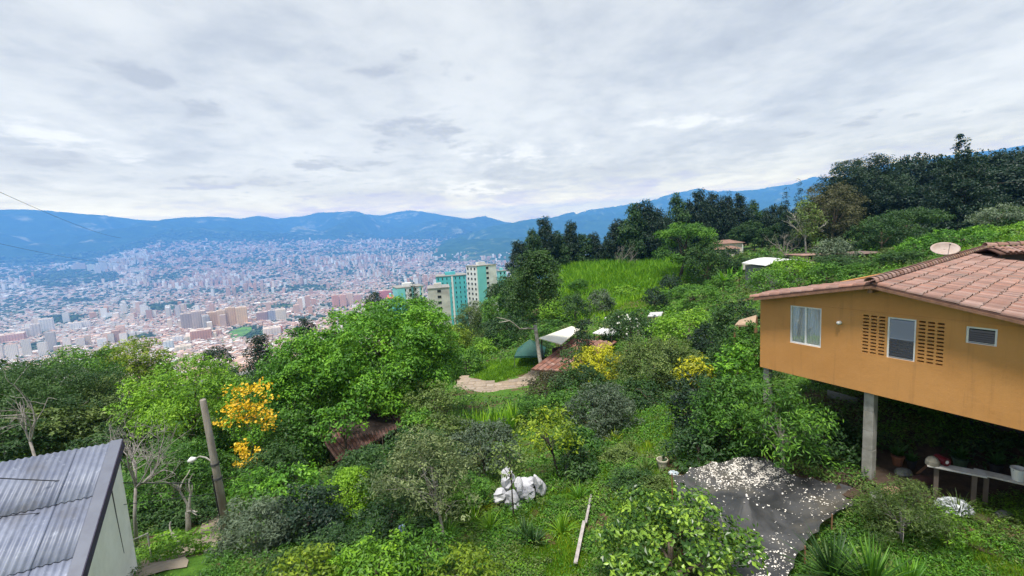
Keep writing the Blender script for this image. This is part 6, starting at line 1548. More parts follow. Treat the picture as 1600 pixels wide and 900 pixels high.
 ('wild_shrub', 'ragged green shrub in front of the benches', 'shrub', 1478, 10.2, 800, 84, 850, 'lime', 'loose', dict(lpx=8, asp=.3, tint=(.25, .2), cover=1.5)),
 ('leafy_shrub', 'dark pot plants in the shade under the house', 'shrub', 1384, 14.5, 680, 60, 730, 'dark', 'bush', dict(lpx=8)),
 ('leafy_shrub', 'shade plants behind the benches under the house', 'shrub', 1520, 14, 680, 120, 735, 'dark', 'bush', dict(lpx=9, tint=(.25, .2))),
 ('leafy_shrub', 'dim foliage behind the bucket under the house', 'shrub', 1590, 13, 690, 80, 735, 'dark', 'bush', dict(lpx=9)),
 # foreground hedge
 ('hedge_shrub', 'yellow green hedge shrub at the bottom beside the narrow leaved shrub', 'shrub', 470, 9.6, 872, 120, 940, 'yellow', 'bush', dict(lpx=11, asp=.5, tint=(.16, .18))),
 ('hedge_shrub', 'green hedge shrub at the bottom below the citrus shade', 'shrub', 580, 9.8, 860, 130, 940, 'lime', 'bush', dict(lpx=11, asp=.5, tint=(.32, .2))),
 ('hedge_shrub', 'deep green hedge shrub at the bottom below the citrus trunk', 'shrub', 660, 10.6, 838, 100, 900, 'mid', 'bush', dict(lpx=10, asp=.4, tint=(.4, .2))),
 ('hedge_shrub', 'yellow green hedge shrub at the bottom middle', 'shrub', 725, 9.8, 868, 110, 935, 'yellow', 'bush', dict(lpx=11, asp=.45, tint=(.15, .18), cover=3)),
]
for row in T:
    nm, lab, cat, px, Y, top, w_, bot, kd, shp, ex = row
    plant(nm, lab, cat, px, Y, top, w_, bot, kd, shp, **ex)

# blossoms on trees
def sprinkle(root, px, Y, top, w, bot, kind, n, size, seed, name='blossom', clusters=0):
    rg = np.random.default_rng(seed); m = n
    if clusters:
        cx = rg.uniform(-.5, .5, clusters) * w; cy = rg.uniform(0, 1, clusters); k = rg.integers(0, clusters, m)
        x = px + cx[k] + rg.normal(0, w * .10, m); y = top + (bot - top) * cy[k] + rg.normal(0, (bot - top) * .07, m)
    else: x = px + rg.normal(0, w * .24, m); y = rg.uniform(top, bot, m)
    P = np.array([W(a, b, Y + rg.uniform(-1.0, 1.0)) for a, b in zip(x, y)]) - root_loc(root)
    v, f = leaves(P, unit(rg.normal(0, 1, (m, 3)) + np.array([0, -.6, .5])), np.full(m, size), np.full(m, size * .9), rg, 0)
    link(name, np_mesh(name, v, f, LM[kind], tint=np.repeat(rg.uniform(0, 1, m), 4)), root)['kind'] = 'stuff'
yt = plant('yellow_blossom_tree', 'yellow blossoming tree between the pole and the big dome', 'tree', 388, 21.6, 600, 84, 730, 'bright', 'euc', lpx=6, cover=1.3, trunk=PALE_BARK, r0=.10, base_px=398)
sprinkle(yt, 386, 21.4, 600, 74, 668, 'blossom', 900, .14, 1, clusters=26); sprinkle(yt, 393, 20.8, 686, 46, 728, 'blossom', 430, .14, 2, clusters=13)
sprinkle(bpy.data.objects['flower_tree'], 985, 43.2, 490, 80, 530, 'white', 60, .22, 3)

# crooked pale limb on the tall tree, pale limbs of the bare trees
def limbs(name, label, cat, paths, mat, group=None, base=None):
    pts0 = paths[0][0]; b = W(*pts0[0]) if base is None else base
    root = thing(name, label, cat, (b[0], b[1], g1(b[0], b[1])))
    for i, (pp, rr) in enumerate(paths):
        P = [W(*q) for q in pp]
        if i == 0: P = [np.array([P[0][0], P[0][1], g1(P[0][0], P[0][1]) - .2])] + P; rr = [rr[0] * 1.15] + list(rr)
        MB().tube(P, rr, 7).build('trunk' if i == 0 else 'branch', mat, root, smooth=True)
    return root
tt_ = bpy.data.objects['tall_tree']
P = [W(*q) for q in ((838, 514, 46), (826, 513, 45.5), (812, 514, 45), (802, 505, 44.5), (796, 501, 44), (780, 504, 43.6))]; MB().tube(P, [.09, .085, .08, .07, .06, .03], 6).build('branch', PALE_BARK, tt_, smooth=True)
P = [W(*q) for q in ((796, 501, 44), (786, 498, 44), (776, 496, 43.6))]; MB().tube(P, [.05, .04, .02], 5).build('branch', PALE_BARK, tt_, smooth=True)
P = [W(*q) for q in ((836, 508, 46), (839, 530, 45.9), (842, 552, 45.7), (846, 575, 45.4), (848, 596, 45))]; MB().tube(P, [.19, .2, .2, .21, .22], 9).build('trunk', PALE_BARK, tt_, smooth=True)
def bare_tree(name, label, bx, by, Y, tips, mat, r0=.09, seed=1, depth=3, spread=1.0, px_len=60):
    rg = np.random.default_rng(seed); b = W(bx, by, Y); b[2] = g1(b[0], b[1]); root = thing(name, label, 'tree', b)
    mbt = MB(); mbb = MB(); fork = W(*tips['fork'], Y)
    pts = [b - [0, 0, .2], b + (fork - b) * .5 + rg.normal(0, .05, 3), fork]; mbt.tube(pts, [r0 * 1.2, r0, r0 * .85], 8)
    def grow(p, d, L_, r_, lev):
        n = 4; P_ = [p]; dd = nrm(d)
        for i in range(n):
            dd = nrm(dd + rg.normal(0, .18, 3) + np.array([0, 0, .05])); P_.append(P_[-1] + dd * L_ / n)
        mbb.tube(P_, [r_ * (1 - .45 * i / n) for i in range(n + 1)], 5 if lev < 2 else 4, cap=False)
        if lev < depth:
            for k in range(3 if lev < 1 else 2 + (rg.uniform() < .5)):
                q = P_[rg.integers(2, n + 1)]; grow(q, dd + rg.normal(0, .62 * spread, 3), L_ * rg.uniform(.5, .8), r_ * .55, lev + 1)
    for (x, y, dy) in tips['to']:
        e = W(x, y, Y + dy); grow(fork, e - fork, np.linalg.norm(e - fork) * .62, r0 * .62, 0)
    mbt.build('trunk', mat, root, smooth=True); mbb.build('branches', mat, root, smooth=True)
    return root
bare_tree('bare_tree', 'leafless grey tree with tangled twigs beside the white shed wall', 204, 800, 14.5, dict(fork=(212, 762), to=[(205, 665, 0), (235, 655, .6), (265, 668, .2), (290, 700, 0), (240, 720, -.6), (215, 690, .8), (250, 690, 0), (280, 725, 0)]), GREY_BARK, .05, 4, 4)
bare_tree('bare_tree', 'pale limbed half bare tree above the corrugated roof', 70, 735, 20, dict(fork=(47, 690), to=[(38, 598, 0), (66, 590, .5), (92, 628, 0), (15, 640, -.4), (96, 610, .5)]), GREY_BARK, .06, 7, 2, .7)
bare_tree('bare_tree', 'thin pale forked tree at the edge of the frame above the roof', 8, 730, 22, dict(fork=(4, 690), to=[(14, 660, 0), (-10, 640, .3), (26, 640, 0)]), GREY_BARK, .045, 9, 2, .7)
bare_tree('bare_tree', 'pale double trunk standing in the shade under the pole', 292, 835, 15.2, dict(fork=(293, 800), to=[(287, 740, 0), (303, 720, .4), (312, 780, -.3)]), PALE_BARK, .085, 12, 1, .5)
bare_tree('bare_tree', 'dead slanting limb across the path under the pole', 285, 842, 14.2, dict(fork=(268, 832), to=[(255, 822, 0), (250, 826, .2)]), PALE_BARK, .06, 13, 1, .3)
bare_tree('slim_tree', 'tall slim tree with pale trunk above the white curved roof', 1262, 402, 80, dict(fork=(1258, 372), to=[(1248, 322, 0), (1262, 315, 1), (1272, 335, 0), (1240, 345, 0), (1280, 345, 0)]), PALE_BARK, .15, 15, 2, .6)
st_ = bpy.data.objects['slim_tree']
me, lb = crown_mesh('crown', 3.8, 4.6, .42, .2, 1500, LM['olive'], 77, 'euc'); c_ = W(1258, 348, 80) - root_loc(st_); link('crown', me, st_, c_)
bare_tree('twiggy_shrub', 'leafless greyish twiggy thicket beside the slim tree', 1230, 408, 84, dict(fork=(1228, 400), to=[(1206, 372, 0), (1220, 362, 0), (1235, 358, 1), (1250, 366, 0), (1214, 380, 1), (1242, 376, -1)]), surf('grey_twigs', (.30, .27, .23), (.22, .2, .17), 2), .13, 16, 4, .9)
bare_tree('twiggy_shrub', 'bare grey twigs standing up out of the cane field', 970, 432, 104, dict(fork=(968, 424), to=[(958, 398, 0), (966, 392, 0), (976, 390, 1), (986, 398, 0), (994, 404, 1)]), surf('grey_twigs_b', (.20, .18, .16), (.15, .14, .12), 2), .2, 18, 3, .5)
bare_tree('bare_tree', 'pale leafless stems between the shaded shrubs and young tree', 884, 752, 17.0, dict(fork=(884, 735), to=[(878, 705, 0), (888, 698, .2), (893, 712, 0)]), GREY_BARK, .045, 21, 1, .3)

# ---- the woods: eucalyptus stand, dark wood on the right, other far trees, from shared crowns
def proto_crown(shape, kind, seed, n, L_, Wd=None, tint=(.45, .16), H=1.0): return crown_mesh('crown', 1.0, 1.0, L_, Wd or L_ * .5, n, LM[kind], seed, shape, clump=.16, tintc=tint)
PRO = {('euc', 'deep'): [proto_crown('euc', 'deep', s, 9500, .085) for s in (1, 2, 3)], ('euc', 'dark'): [proto_crown('euc', 'dark', s, 9500, .085) for s in (4, 5, 6)],
       ('broad', 'deep'): [proto_crown('broad', 'deep', s, 9500, .08) for s in (7, 8)], ('broad', 'dark'): [proto_crown('broad', 'dark', s, 9500, .08) for s in (9, 10)],
       ('broad', 'mid'): [proto_crown('broad', 'mid', s, 8000, .085) for s in (11, 12)], ('umbrella', 'dark'): [proto_crown('umbrella', 'dark', s, 9000, .075) for s in (13, 14)], ('umbrella', 'deep'): [proto_crown('umbrella', 'deep', s, 9000, .075) for s in (23, 24)],
       ('bush', 'mid'): [proto_crown('bush', 'mid', s, 4800, .10) for s in (15, 16, 17)], ('bush', 'lime'): [proto_crown('bush', 'lime', s, 4800, .10) for s in (18, 19)], ('bush', 'olive'): [proto_crown('bush', 'olive', s, 4800, .10) for s in (20, 21)],
       ('bush', 'dark'): [proto_crown('bush', 'dark', s, 4800, .10) for s in (25, 26)], ('cone', 'deep'): [proto_crown('cone', 'deep', s, 7000, .07) for s in (27, 28)]}
TRK = {}
for k_, lst in PRO.items():
    for i, (me, lb) in enumerate(lst):
        m_ = limb_mb((0, 0, -1.9), None, 1, 1, lb, 50 + i, .05, 6); me2 = bpy.data.meshes.new('trunk'); me2.from_pydata(m_.v, [], m_.f); me2.materials.append(DARK_BARK); TRK[(k_, i)] = me2
def wood(name, label, group, px, Y, top, w, bot, shape, kind, cat='tree'):
    lst = PRO[(shape, kind)]; i = random.randrange(len(lst))
    ct = W(px, (top + bot) / 2, Y); R_ = w / 2 * (ct @ FWD) / F; H_ = (W(px, top, Y)[2] - W(px, bot, Y)[2]) / 2
    zg_ = min(g1(ct[0], ct[1]), ct[2] - H_ * .9)
    root = thing(name, label, cat, (ct[0], ct[1], zg_), group)
    o = link('crown', lst[i][0], root, (0, 0, ct[2] - zg_)); o.rotation_euler.z = random.uniform(0, 6.28); o.scale = (R_ * 1.2, R_ * 1.2, H_ * 1.05)
    o2 = link('trunk', TRK[((shape, kind), i)], root, (0, 0, ct[2] - zg_)); o2.rotation_euler = o.rotation_euler; o2.scale = (R_, R_, max(H_, (ct[2] - zg_) / 1.85))
    return root
g_ = 'eucalyptus row beyond the cane field'; l_ = 'dark eucalyptus in the row beyond the cane field'
ORD = ['first', 'second', 'third', 'fourth', 'fifth', 'sixth', 'seventh', 'eighth', 'ninth', 'tenth', 'eleventh', 'twelfth', 'thirteenth', 'fourteenth', 'fifteenth', 'sixteenth', 'seventeenth', 'eighteenth', 'nineteenth', 'twentieth', 'twenty first', 'twenty second', 'twenty third', 'twenty fourth', 'twenty fifth', 'twenty sixth', 'twenty seventh', 'twenty eighth', 'twenty ninth', 'thirtieth', 'thirty first', 'thirty second']
eu_ = sorted([(812, 118, 378, 44, 440), (833, 120, 362, 44, 440), (853, 126, 344, 46, 432), (872, 128, 366, 44, 432), (892, 130, 349, 42, 430), (912, 132, 368, 48, 430), (930, 132, 366, 36, 430), (948, 136, 380, 34, 425),
                           (966, 128, 346, 52, 420), (990, 126, 326, 58, 420), (1010, 126, 318, 62, 420), (1030, 130, 332, 52, 415), (1058, 140, 309, 50, 400), (1076, 142, 318, 40, 400), (1094, 140, 302, 48, 395), (1112, 142, 306, 40, 395),
                           (1130, 140, 310, 44, 392), (1154, 142, 308, 50, 388), (1176, 146, 318, 38, 385), (1192, 150, 332, 36, 385), (1042, 134, 345, 50, 415), (1000, 132, 365, 60, 425), (880, 134, 385, 60, 432), (1120, 146, 340, 70, 392)])
for n_, (x, Y, t_, w_, b_) in enumerate(eu_):
    wood('eucalyptus', f'dark eucalyptus, {ORD[n_]} from the downhill end of the row beyond the cane field', g_, x, Y, t_, w_, b_, 'euc', random.choice(['deep', 'dark', 'deep']))
g_ = 'dark wood on the hill behind the house'; l_ = 'dark tree of the wood on the hill behind the house'
wd_ = sorted([(1345, 118, 262, 90, 380, 'broad', 'deep'), (1300, 118, 300, 70, 392, 'broad', 'deep'), (1420, 108, 300, 100, 395, 'broad', 'deep'), (1470, 104, 285, 100, 395, 'broad', 'deep'), (1540, 98, 262, 110, 390, 'broad', 'deep'), (1590, 94, 255, 110, 385, 'broad', 'deep'), (1640, 92, 250, 120, 385, 'broad', 'deep'), (1395, 128, 268, 60, 370, 'broad', 'deep'), (1430, 126, 238, 84, 370, 'broad', 'deep'), (1460, 124, 248, 66, 370, 'broad', 'deep'), (1545, 112, 238, 70, 360, 'broad', 'deep'), (1580, 108, 230, 80, 360, 'broad', 'deep'), (1620, 106, 232, 90, 360, 'broad', 'deep'),
                               (1320, 130, 290, 60, 385, 'broad', 'deep'), (1375, 124, 300, 80, 385, 'broad', 'deep'), (1410, 118, 290, 70, 380, 'umbrella', 'dark'), (1450, 112, 290, 80, 375, 'broad', 'deep'), (1560, 100, 275, 80, 360, 'broad', 'deep'), (1600, 98, 275, 80, 360, 'broad', 'deep'), (1510, 118, 240, 60, 360, 'broad', 'deep'), (1660, 104, 225, 110, 360, 'broad', 'deep'), (1700, 100, 240, 110, 360, 'broad', 'deep'),
                               (1212, 128, 318, 44, 395, 'broad', 'deep'), (1236, 124, 330, 50, 395, 'broad', 'dark'), (1268, 118, 330, 56, 395, 'broad', 'deep'), (1290, 122, 312, 60, 392, 'broad', 'dark'), (1340, 112, 330, 70, 395, 'broad', 'deep'), (1180, 130, 345, 44, 390, 'broad', 'dark'), (1200, 126, 355, 40, 395, 'broad', 'dark'), (1160, 134, 352, 40, 388, 'broad', 'dark')])
for n_, (x, Y, t_, w_, b_, s_, k_) in enumerate(wd_):
    wood('woodland_tree', f'dark woodland tree, {ORD[n_]} from the farmhouse end of the hill wood', g_, x, Y, t_, w_, b_, s_, k_)
g_ = 'shrubs scattered on the open slopes'; lm = {'mid': 'mid green shrub on the open slope among other shrubs', 'lime': 'light green shrub on the open slope among other shrubs', 'olive': 'olive green shrub on the open slope among other shrubs', 'dark': 'dark green shrub on the open slope among other shrubs'}
SL = [(1300, 56, 398, 50, 425, 'dark'), (1345, 50, 410, 46, 434, 'mid'), (1410, 50, 390, 54, 420, 'dark'), (1448, 56, 376, 44, 405, 'dark'), (1484, 54, 368, 44, 398, 'olive'), (1530, 56, 352, 40, 380, 'mid'), (1575, 60, 340, 44, 372, 'dark'), (1270, 52, 415, 44, 440, 'dark'), (800, 14.2, 818, 46, 850, 'mid'), (762, 13.2, 842, 50, 880, 'dark'), (872, 14.8, 778, 34, 802, 'mid'), (908, 16.4, 742, 40, 776, 'dark'), (958, 16.5, 742, 40, 772, 'mid'), (838, 16.2, 752, 36, 785, 'dark'), (862, 12.4, 862, 44, 895, 'mid'), (806, 88, 418, 56, 500, 'dark'), (960, 96, 428, 30, 446, 'dark'), (905, 92, 436, 30, 456, 'mid'), (930, 90, 444, 34, 462, 'olive'), (1030, 96, 422, 26, 440, 'olive'), (870, 78, 468, 50, 510, 'lime'), (920, 84, 470, 44, 500, 'mid'), (860, 64, 500, 60, 545, 'mid'), (890, 60, 508, 40, 540, 'olive'), (960, 58, 500, 44, 530, 'olive'), (975, 84, 446, 40, 470, 'lime'), (1010, 88, 436, 36, 460, 'lime'), (1045, 92, 428, 34, 450, 'lime'), (1105, 70, 448, 40, 480, 'olive'),
      (1125, 76, 430, 40, 465, 'mid'), (1150, 66, 450, 44, 490, 'mid'), (1170, 62, 446, 40, 490, 'olive'), (1180, 80, 425, 40, 455, 'olive'), (1160, 90, 402, 36, 425, 'dark'), (1195, 70, 415, 40, 445, 'mid'), (1215, 84, 398, 34, 420, 'dark'), (1255, 60, 412, 40, 436, 'mid'), (1320, 54, 405, 40, 428, 'dark'), (1330, 58, 400, 44, 430, 'dark'), (1395, 52, 395, 50, 420, 'mid'), (1400, 58, 385, 44, 412, 'olive'),
      (1470, 58, 362, 50, 395, 'mid'), (1535, 55, 352, 50, 392, 'lime'), (1610, 50, 345, 60, 392, 'lime'), (1590, 64, 325, 60, 360, 'mid'), (790, 70, 515, 46, 560, 'mid'), (770, 76, 510, 44, 555, 'olive'), (705, 70, 530, 50, 590, 'mid'), (690, 62, 550, 50, 600, 'dark'), (845, 56, 530, 30, 555, 'dark'), (760, 100, 470, 40, 520, 'olive'), (800, 96, 440, 40, 480, 'dark'), (815, 84, 440, 50, 500, 'dark'), (780, 110, 440, 40, 480, 'dark'),
      (640, 60, 520, 60, 590, 'mid'), (540, 60, 530, 70, 600, 'mid'), (440, 56, 560, 70, 640, 'dark'), (380, 40, 600, 70, 680, 'mid'), (240, 44, 560, 60, 640, 'olive'), (140, 40, 590, 80, 680, 'dark'), (60, 38, 590, 90, 690, 'dark'), (-30, 30, 560, 120, 700, 'dark'), (230, 30, 620, 90, 720, 'mid'), (130, 26, 640, 100, 730, 'olive'), (180, 22, 660, 90, 750, 'dark'), (60, 24, 640, 110, 740, 'olive'), (0, 22, 650, 100, 740, 'dark'), (330, 24, 660, 70, 760, 'mid'), (350, 30, 640, 70, 700, 'olive'),
      (500, 26, 640, 70, 730, 'dark'), (430, 20, 690, 80, 780, 'dark'), (640, 34, 610, 60, 650, 'dark'), (1168, 20.5, 506, 62, 600, 'mid'), (1135, 22, 530, 60, 610, 'dark'), (1110, 24, 560, 70, 640, 'mid'), (1190, 17, 600, 70, 690, 'mid'), (1180, 22, 560, 60, 640, 'dark'), (1240, 20, 600, 80, 680, 'dark'), (1060, 30, 560, 60, 620, 'olive'), (980, 30, 590, 60, 640, 'mid'), (950, 27, 620, 60, 660, 'dark'), (830, 28, 620, 50, 665, 'mid'), (570, 18, 700, 90, 780, 'dark'), (620, 20, 690, 80, 760, 'mid'), (690, 17, 720, 80, 790, 'dark'), (730, 15.5, 745, 70, 800, 'mid'),
      (350, 11.5, 880, 70, 930, 'dark'), (520, 11.5, 830, 90, 900, 'dark'), (560, 11, 850, 80, 910, 'mid'), (440, 11, 870, 70, 930, 'dark'), (300, 17, 780, 80, 840, 'dark'), (240, 17, 780, 80, 850, 'dark'), (970, 17.5, 700, 60, 750, 'olive'), (990, 15, 735, 70, 790, 'dark'), (1025, 14.5, 745, 50, 790, 'olive')]
MK = [('the cane field', 960, 440), ('the bare brown slope', 985, 478), ('the pale farmhouse', 1145, 386), ('the white curved roof', 1235, 415), ('the brick shed', 1362, 404), ('the satellite dish', 1477, 388), ('the roof ridge', 1530, 380), ('the gazebo tent', 828, 542), ('the cream pavilion', 880, 520), ('the tallest turquoise block', 755, 450), ('the small lawn', 780, 578),
      ('the biggest dome tree', 606, 560), ('the dark ragged cypress', 410, 565), ('the utility pole', 335, 720), ('the yellow blossoms', 385, 630), ('the corrugated roof', 90, 720), ('the yellow green tree', 208, 570), ('the tiled shelter', 560, 680), ('the strap leaved bed', 755, 640), ('the citrus tree', 668, 740), ('the white sacks', 812, 765), ('the plant pot', 1035, 725), ('the golden shrub', 936, 570), ('the croton shrub', 1083, 590),
      ('the feathery bamboo shrub', 1226, 660), ('the orange house corner', 1187, 560), ('the garden tree', 940, 650), ('the banana clump', 1143, 440), ('the glowing bush', 545, 770), ('the pink cottage', 1275, 400), ('the domed fine leaved tree', 1083, 468), ('the umbrella crowned tree', 1072, 390), ('the flat topped tree', 1418, 360), ('the young yellow tree', 855, 680), ('the dark domed tree', 112, 580), ('the shed wall', 200, 800)]
cn_ = {'mid': 'mid green', 'lime': 'light green', 'olive': 'olive green', 'dark': 'dark green'}; used_ = {}
for (x, Y, t_, w_, b_, k_) in SL:
    lb_ = f"{cn_[k_]} shrub {place_words(x, (t_ + b_) / 2, MK)}"; used_[lb_] = used_.get(lb_, 0) + 1
    if used_[lb_] > 1: lb_ += ', the ' + ['smaller', 'farther', 'outer', 'outermost'][used_[lb_] - 2] + ' one'
    wood('slope_shrub', lb_, g_, x, Y, t_, w_, b_, 'bush', k_, 'shrub')

# ---- strap leaved plants, yuccas, agave, bananas, ferns
def blade_fan(name, label, cat, x, y, Y, n, L_, w_, kind, seed, upr=.8, arch=.5, mat=None, group=None, stemh=0.0, zoff=0.0):
    rg = np.random.default_rng(seed); b = W(x, y, Y); b[2] = g1(b[0], b[1]) + zoff; root = thing(name, label, cat, b, group)
    vs, fs, tn = [], [], []; S = 5
    for i in range(n):
        a = 2 * math.pi * i * .618 + rg.uniform(-.3, .3); e = math.radians(90) * (upr + (1 - upr) * rg.uniform(-.9, .9)) ; e = min(max(e, .12), 1.55)
        l = L_ * rg.uniform(.7, 1.15); d = np.array([math.cos(a) * math.cos(e), math.sin(a) * math.cos(e), math.sin(e)]); s_ = np.array([-math.sin(a), math.cos(a), 0]); p = np.array([0, 0, stemh]) + np.array([math.cos(a), math.sin(a), 0]) * .02; t0 = rg.uniform(.1, .95); base = len(vs)
        for k in range(S + 1):
            f_ = k / S; ww = w_ * (1 - f_ ** 2.2) * (.6 + .4 * min(1, f_ * 4)); vs += [p - s_ * ww / 2, p + np.cross(s_, d) * ww * -.12, p + s_ * ww / 2]; tn += [t0] * 3
            d = nrm(d + np.array([0, 0, -arch * f_ * .55])); p = p + d * l / S
        for k in range(S): q = base + 3 * k; fs += [(q, q + 1, q + 4, q + 3), (q + 1, q + 2, q + 5, q + 4)]
    me = np_mesh('leaves', np.array(vs), np.array(fs, np.int32), LM[kind], tint=tn, smooth=False); link('leaves', me, root)
    if stemh: MB().tube([b - np.array([0, 0, .1]), b + np.array([0, 0, stemh])], [.06, .05], 7).build('stem', BARK, root)
    return root
for i, (x, y, Y) in enumerate([(704, 656, 27), (722, 660, 26.5), (740, 658, 26.5), (757, 655, 26.8), (772, 652, 27), (788, 655, 26.8), (803, 650, 27.4), (730, 668, 25.5), (752, 668, 25.6), (775, 664, 25.8), (795, 664, 26)]):
    blade_fan('strap_leaf_plant', 'upright strap leaved plant below the stone patio, ' + ['at the downhill end', 'second from the downhill end', 'third from the downhill end', 'in the middle of the back row', 'third from the uphill end', 'second from the uphill end', 'at the uphill end', 'downhill one in front', 'second of those in front', 'third of those in front', 'uphill one in front'][i], 'plant', x, y, Y, 30, 1.75, .15, 'lime' if i % 3 != 1 else 'bright', 300 + i, .82, .35, group='strap leaved bed below the patio')
blade_fan('yucca', 'spiky dark green yucca nearest the edge of the net', 'plant', 1302, 900, 9.3, 110, 1.05, .06, 'dark', 321, .55, .15, stemh=.45)
blade_fan('yucca', 'spiky yucca with lighter fan at the bottom of the frame', 'plant', 1362, 925, 8.9, 100, 1.05, .06, 'mid', 322, .55, .15, stemh=.40)
blade_fan('yucca', 'smaller spiky yucca at the uphill side of the group', 'plant', 1418, 935, 8.9, 70, .8, .05, 'bright', 323, .6, .18, stemh=.2)
blade_fan('agave', 'dark agave rosette on the bare grassy bed', 'plant', 835, 884, 12.6, 60, .62, .07, 'dark', 324, .45, .25)
for i, (x, y, Y, k_, l_) in enumerate([(752, 800, 15, 'yellow', 'arching yellow green grass tuft downhill of the sacks'), (742, 822, 14.2, 'lime', 'arching green grass tuft below the yellow green tuft'), (766, 835, 13.6, 'lime', 'low green grass tuft in front of the sacks'), (905, 790, 15, 'bright', 'grass tuft at the top of the bleached plank'),
                                (878, 842, 13.2, 'lime', 'small fern like tuft beside the orange bed'), (700, 845, 13.0, 'bright', 'grass tuft beside the citrus trunk'), (820, 850, 13, 'dark', 'dark green tuft behind the agave'), (985, 712, 18.5, 'olive', 'dry tuft on the lane edge'), (1010, 745, 15.8, 'olive', 'dry grassy tuft above the round shrub'), (1385, 880, 9.4, 'olive', 'dry tuft beside the yucca group'), (1500, 770, 11.2, 'olive', 'dry grass under the short bench'),
                                (960, 690, 20.5, 'yellow', 'yellowish fern under the garden tree')]):
    blade_fan('grass_tuft', l_, 'plant', x, y, Y, 60, .75, .035, k_, 340 + i, .6, .8)
def banana(x, y, Y, label, seed, h=3.2):
    r_ = blade_fan('banana_plant', label, 'plant', x, y, Y, 9, 2.4, .62, 'bright', seed, .62, .75, stemh=h * .5); return r_
banana(1140, 448, 76, 'banana plant with big torn leaves below the farmhouse', 360); banana(1156, 442, 77, 'second banana plant uphill of the other', 361, 3.6); banana(1130, 460, 72, 'lower banana plant at the edge of the banana clump', 362)

# ---- bare beds
SOILM = surf('reddish_soil', (0.155, .085, .055), (.09, .05, .033), 3, 1, .03, 14, (.20, .14, .09))
def soil_patch(x, y, Y, rx, ry, seed):
    c = W(x, y, Y); rg = np.random.default_rng(seed); vs = [(c[0], c[1], g1(c[0], c[1]) + .07)]; n = 22
    for ring in (.5, .85, 1.0):
        for k in range(n):
            a = 2 * math.pi * k / n; q = ring * (1 + .18 * math.sin(3 * a + seed) + .12 * math.sin(5 * a + 2 * seed) + (.10 * rg.normal() if ring == 1 else 0)); X, Y_ = c[0] + rx * q * math.cos(a), c[1] + ry * q * math.sin(a)
            vs.append((X, Y_, g1(X, Y_) + {.5: .07, .85: .05, 1.0: -.03}[ring] + .02 * rg.normal()))
    fs = [(0, 1 + k, 1 + (k + 1) % n) for k in range(n)] + [(1 + r_ * n + k, 1 + (r_ + 1) * n + k, 1 + (r_ + 1) * n + (k + 1) % n, 1 + r_ * n + (k + 1) % n) for r_ in (0, 1) for k in range(n)]
    tag(MB().poly(vs, fs).build('soil_bed', SOILM, smooth=True), kind='structure')
for a in [(996, 722, 18.3, .9, .6, 1), (1012, 702, 19.5, .8, .7, 2), (852, 852, 12.9, .42, .4, 3), (934, 818, 13.6, .45, .7, 4), (918, 850, 13.0, .3, .7, 5), (745, 820, 14.2, .5, .5, 6), (840, 800, 14.6, .35, .3, 7), (1520, 822, 10.6, .6, .4, 8), (1590, 835, 10.3, .5, .4, 9), (1000, 650, 23, .7, .7, 10), (990, 471, 76, 5.0, 4.2, 11), (1150, 420, 78, 4.0, 3.0, 12)]: soil_patch(*a)

# ---- ground cover: stuff
def scatter_px(n, poly, dmax=260):
    poly = np.array(poly, float); x = RNG.uniform(poly[:, 0].min(), poly[:, 0].max(), n * 2); y = RNG.uniform(poly[:, 1].min(), poly[:, 1].max(), n * 2)
    c = np.zeros(len(x), bool); j = len(poly) - 1
    for i in range(len(poly)):
        xi, yi, xj, yj = *poly[i], *poly[j]
        c ^= ((yi > y) != (yj > y)) & (x < (xj - xi) * (y - yi) / (yj - yi + 1e-9) + xi); j = i
    P, ok = hit(x[c], y[c], dmax); return P[ok]
def tufts(P, h_px, w_px, mat, name, label, seed, cat='grass', nper=4, hmin=.06, tint=(.5, .2), spread=1.0, patch=None):
    rg = np.random.default_rng(seed); n = len(P); k = np.repeat(np.arange(n), nper); m = len(k)
    dep = np.maximum(P @ FWD, 3)[k]; hh = np.maximum(hmin, h_px * dep / F) * rg.uniform(.5, 1.3, m); ww = np.maximum(.008, w_px * dep / F) * rg.uniform(.7, 1.3, m)
    a = rg.uniform(0, 6.28, m); lean = rg.normal(0, .35, (m, 2)); s_ = np.c_[np.cos(a), np.sin(a), np.zeros(m)]
    b = P[k] + np.c_[rg.normal(0, 1, (m, 2)) * (hh * .5 * spread)[:, None], np.full(m, -.02)]
    tip = b + np.c_[lean * hh[:, None], hh]
    v = np.stack([b - s_ * ww[:, None] / 2, b + s_ * ww[:, None] / 2, tip], 1).reshape(-1, 3); f = np.arange(3 * m).reshape(-1, 3).astype(np.int32)
    tp = fbm(P[:, 0] / 1.5, P[:, 1] / 1.5, 41, 3) if patch is None else patch
    tn = np.clip(tint[0] + tp[k] * .5 + rg.normal(0, tint[1], m), .02, .98)
    o = link(name, np_mesh(name, v, f, mat, tint=np.repeat(tn, 3))); return tag(o, label, cat, kind='stuff')
lanes = [[(1000, 640), (1062, 632), (1066, 660), (1050, 690), (1005, 715), (960, 740), (925, 745), (940, 715), (985, 690)], [(860, 740), (930, 745), (960, 760), (930, 820), (915, 905), (730, 905), (735, 820), (790, 800), (850, 790)], [(930, 745), (1020, 720), (1040, 760), (990, 800), (950, 800)],
         [(1440, 800), (1600, 770), (1620, 910), (1400, 910), (1390, 850)]]
LP = np.concatenate([scatter_px(n, p) for n, p in zip((5200, 9000, 2600, 5200), lanes)])
LPk = fbm(LP[:, 0] / 1.1, LP[:, 1] / 1.1, 83, 3)
tufts(LP[LPk > -.42], 5.5, 1.3, LM['bright'], 'lawn_grass', 'bright grass along the lane and open beds', 51, nper=6, tint=(.60, .2))
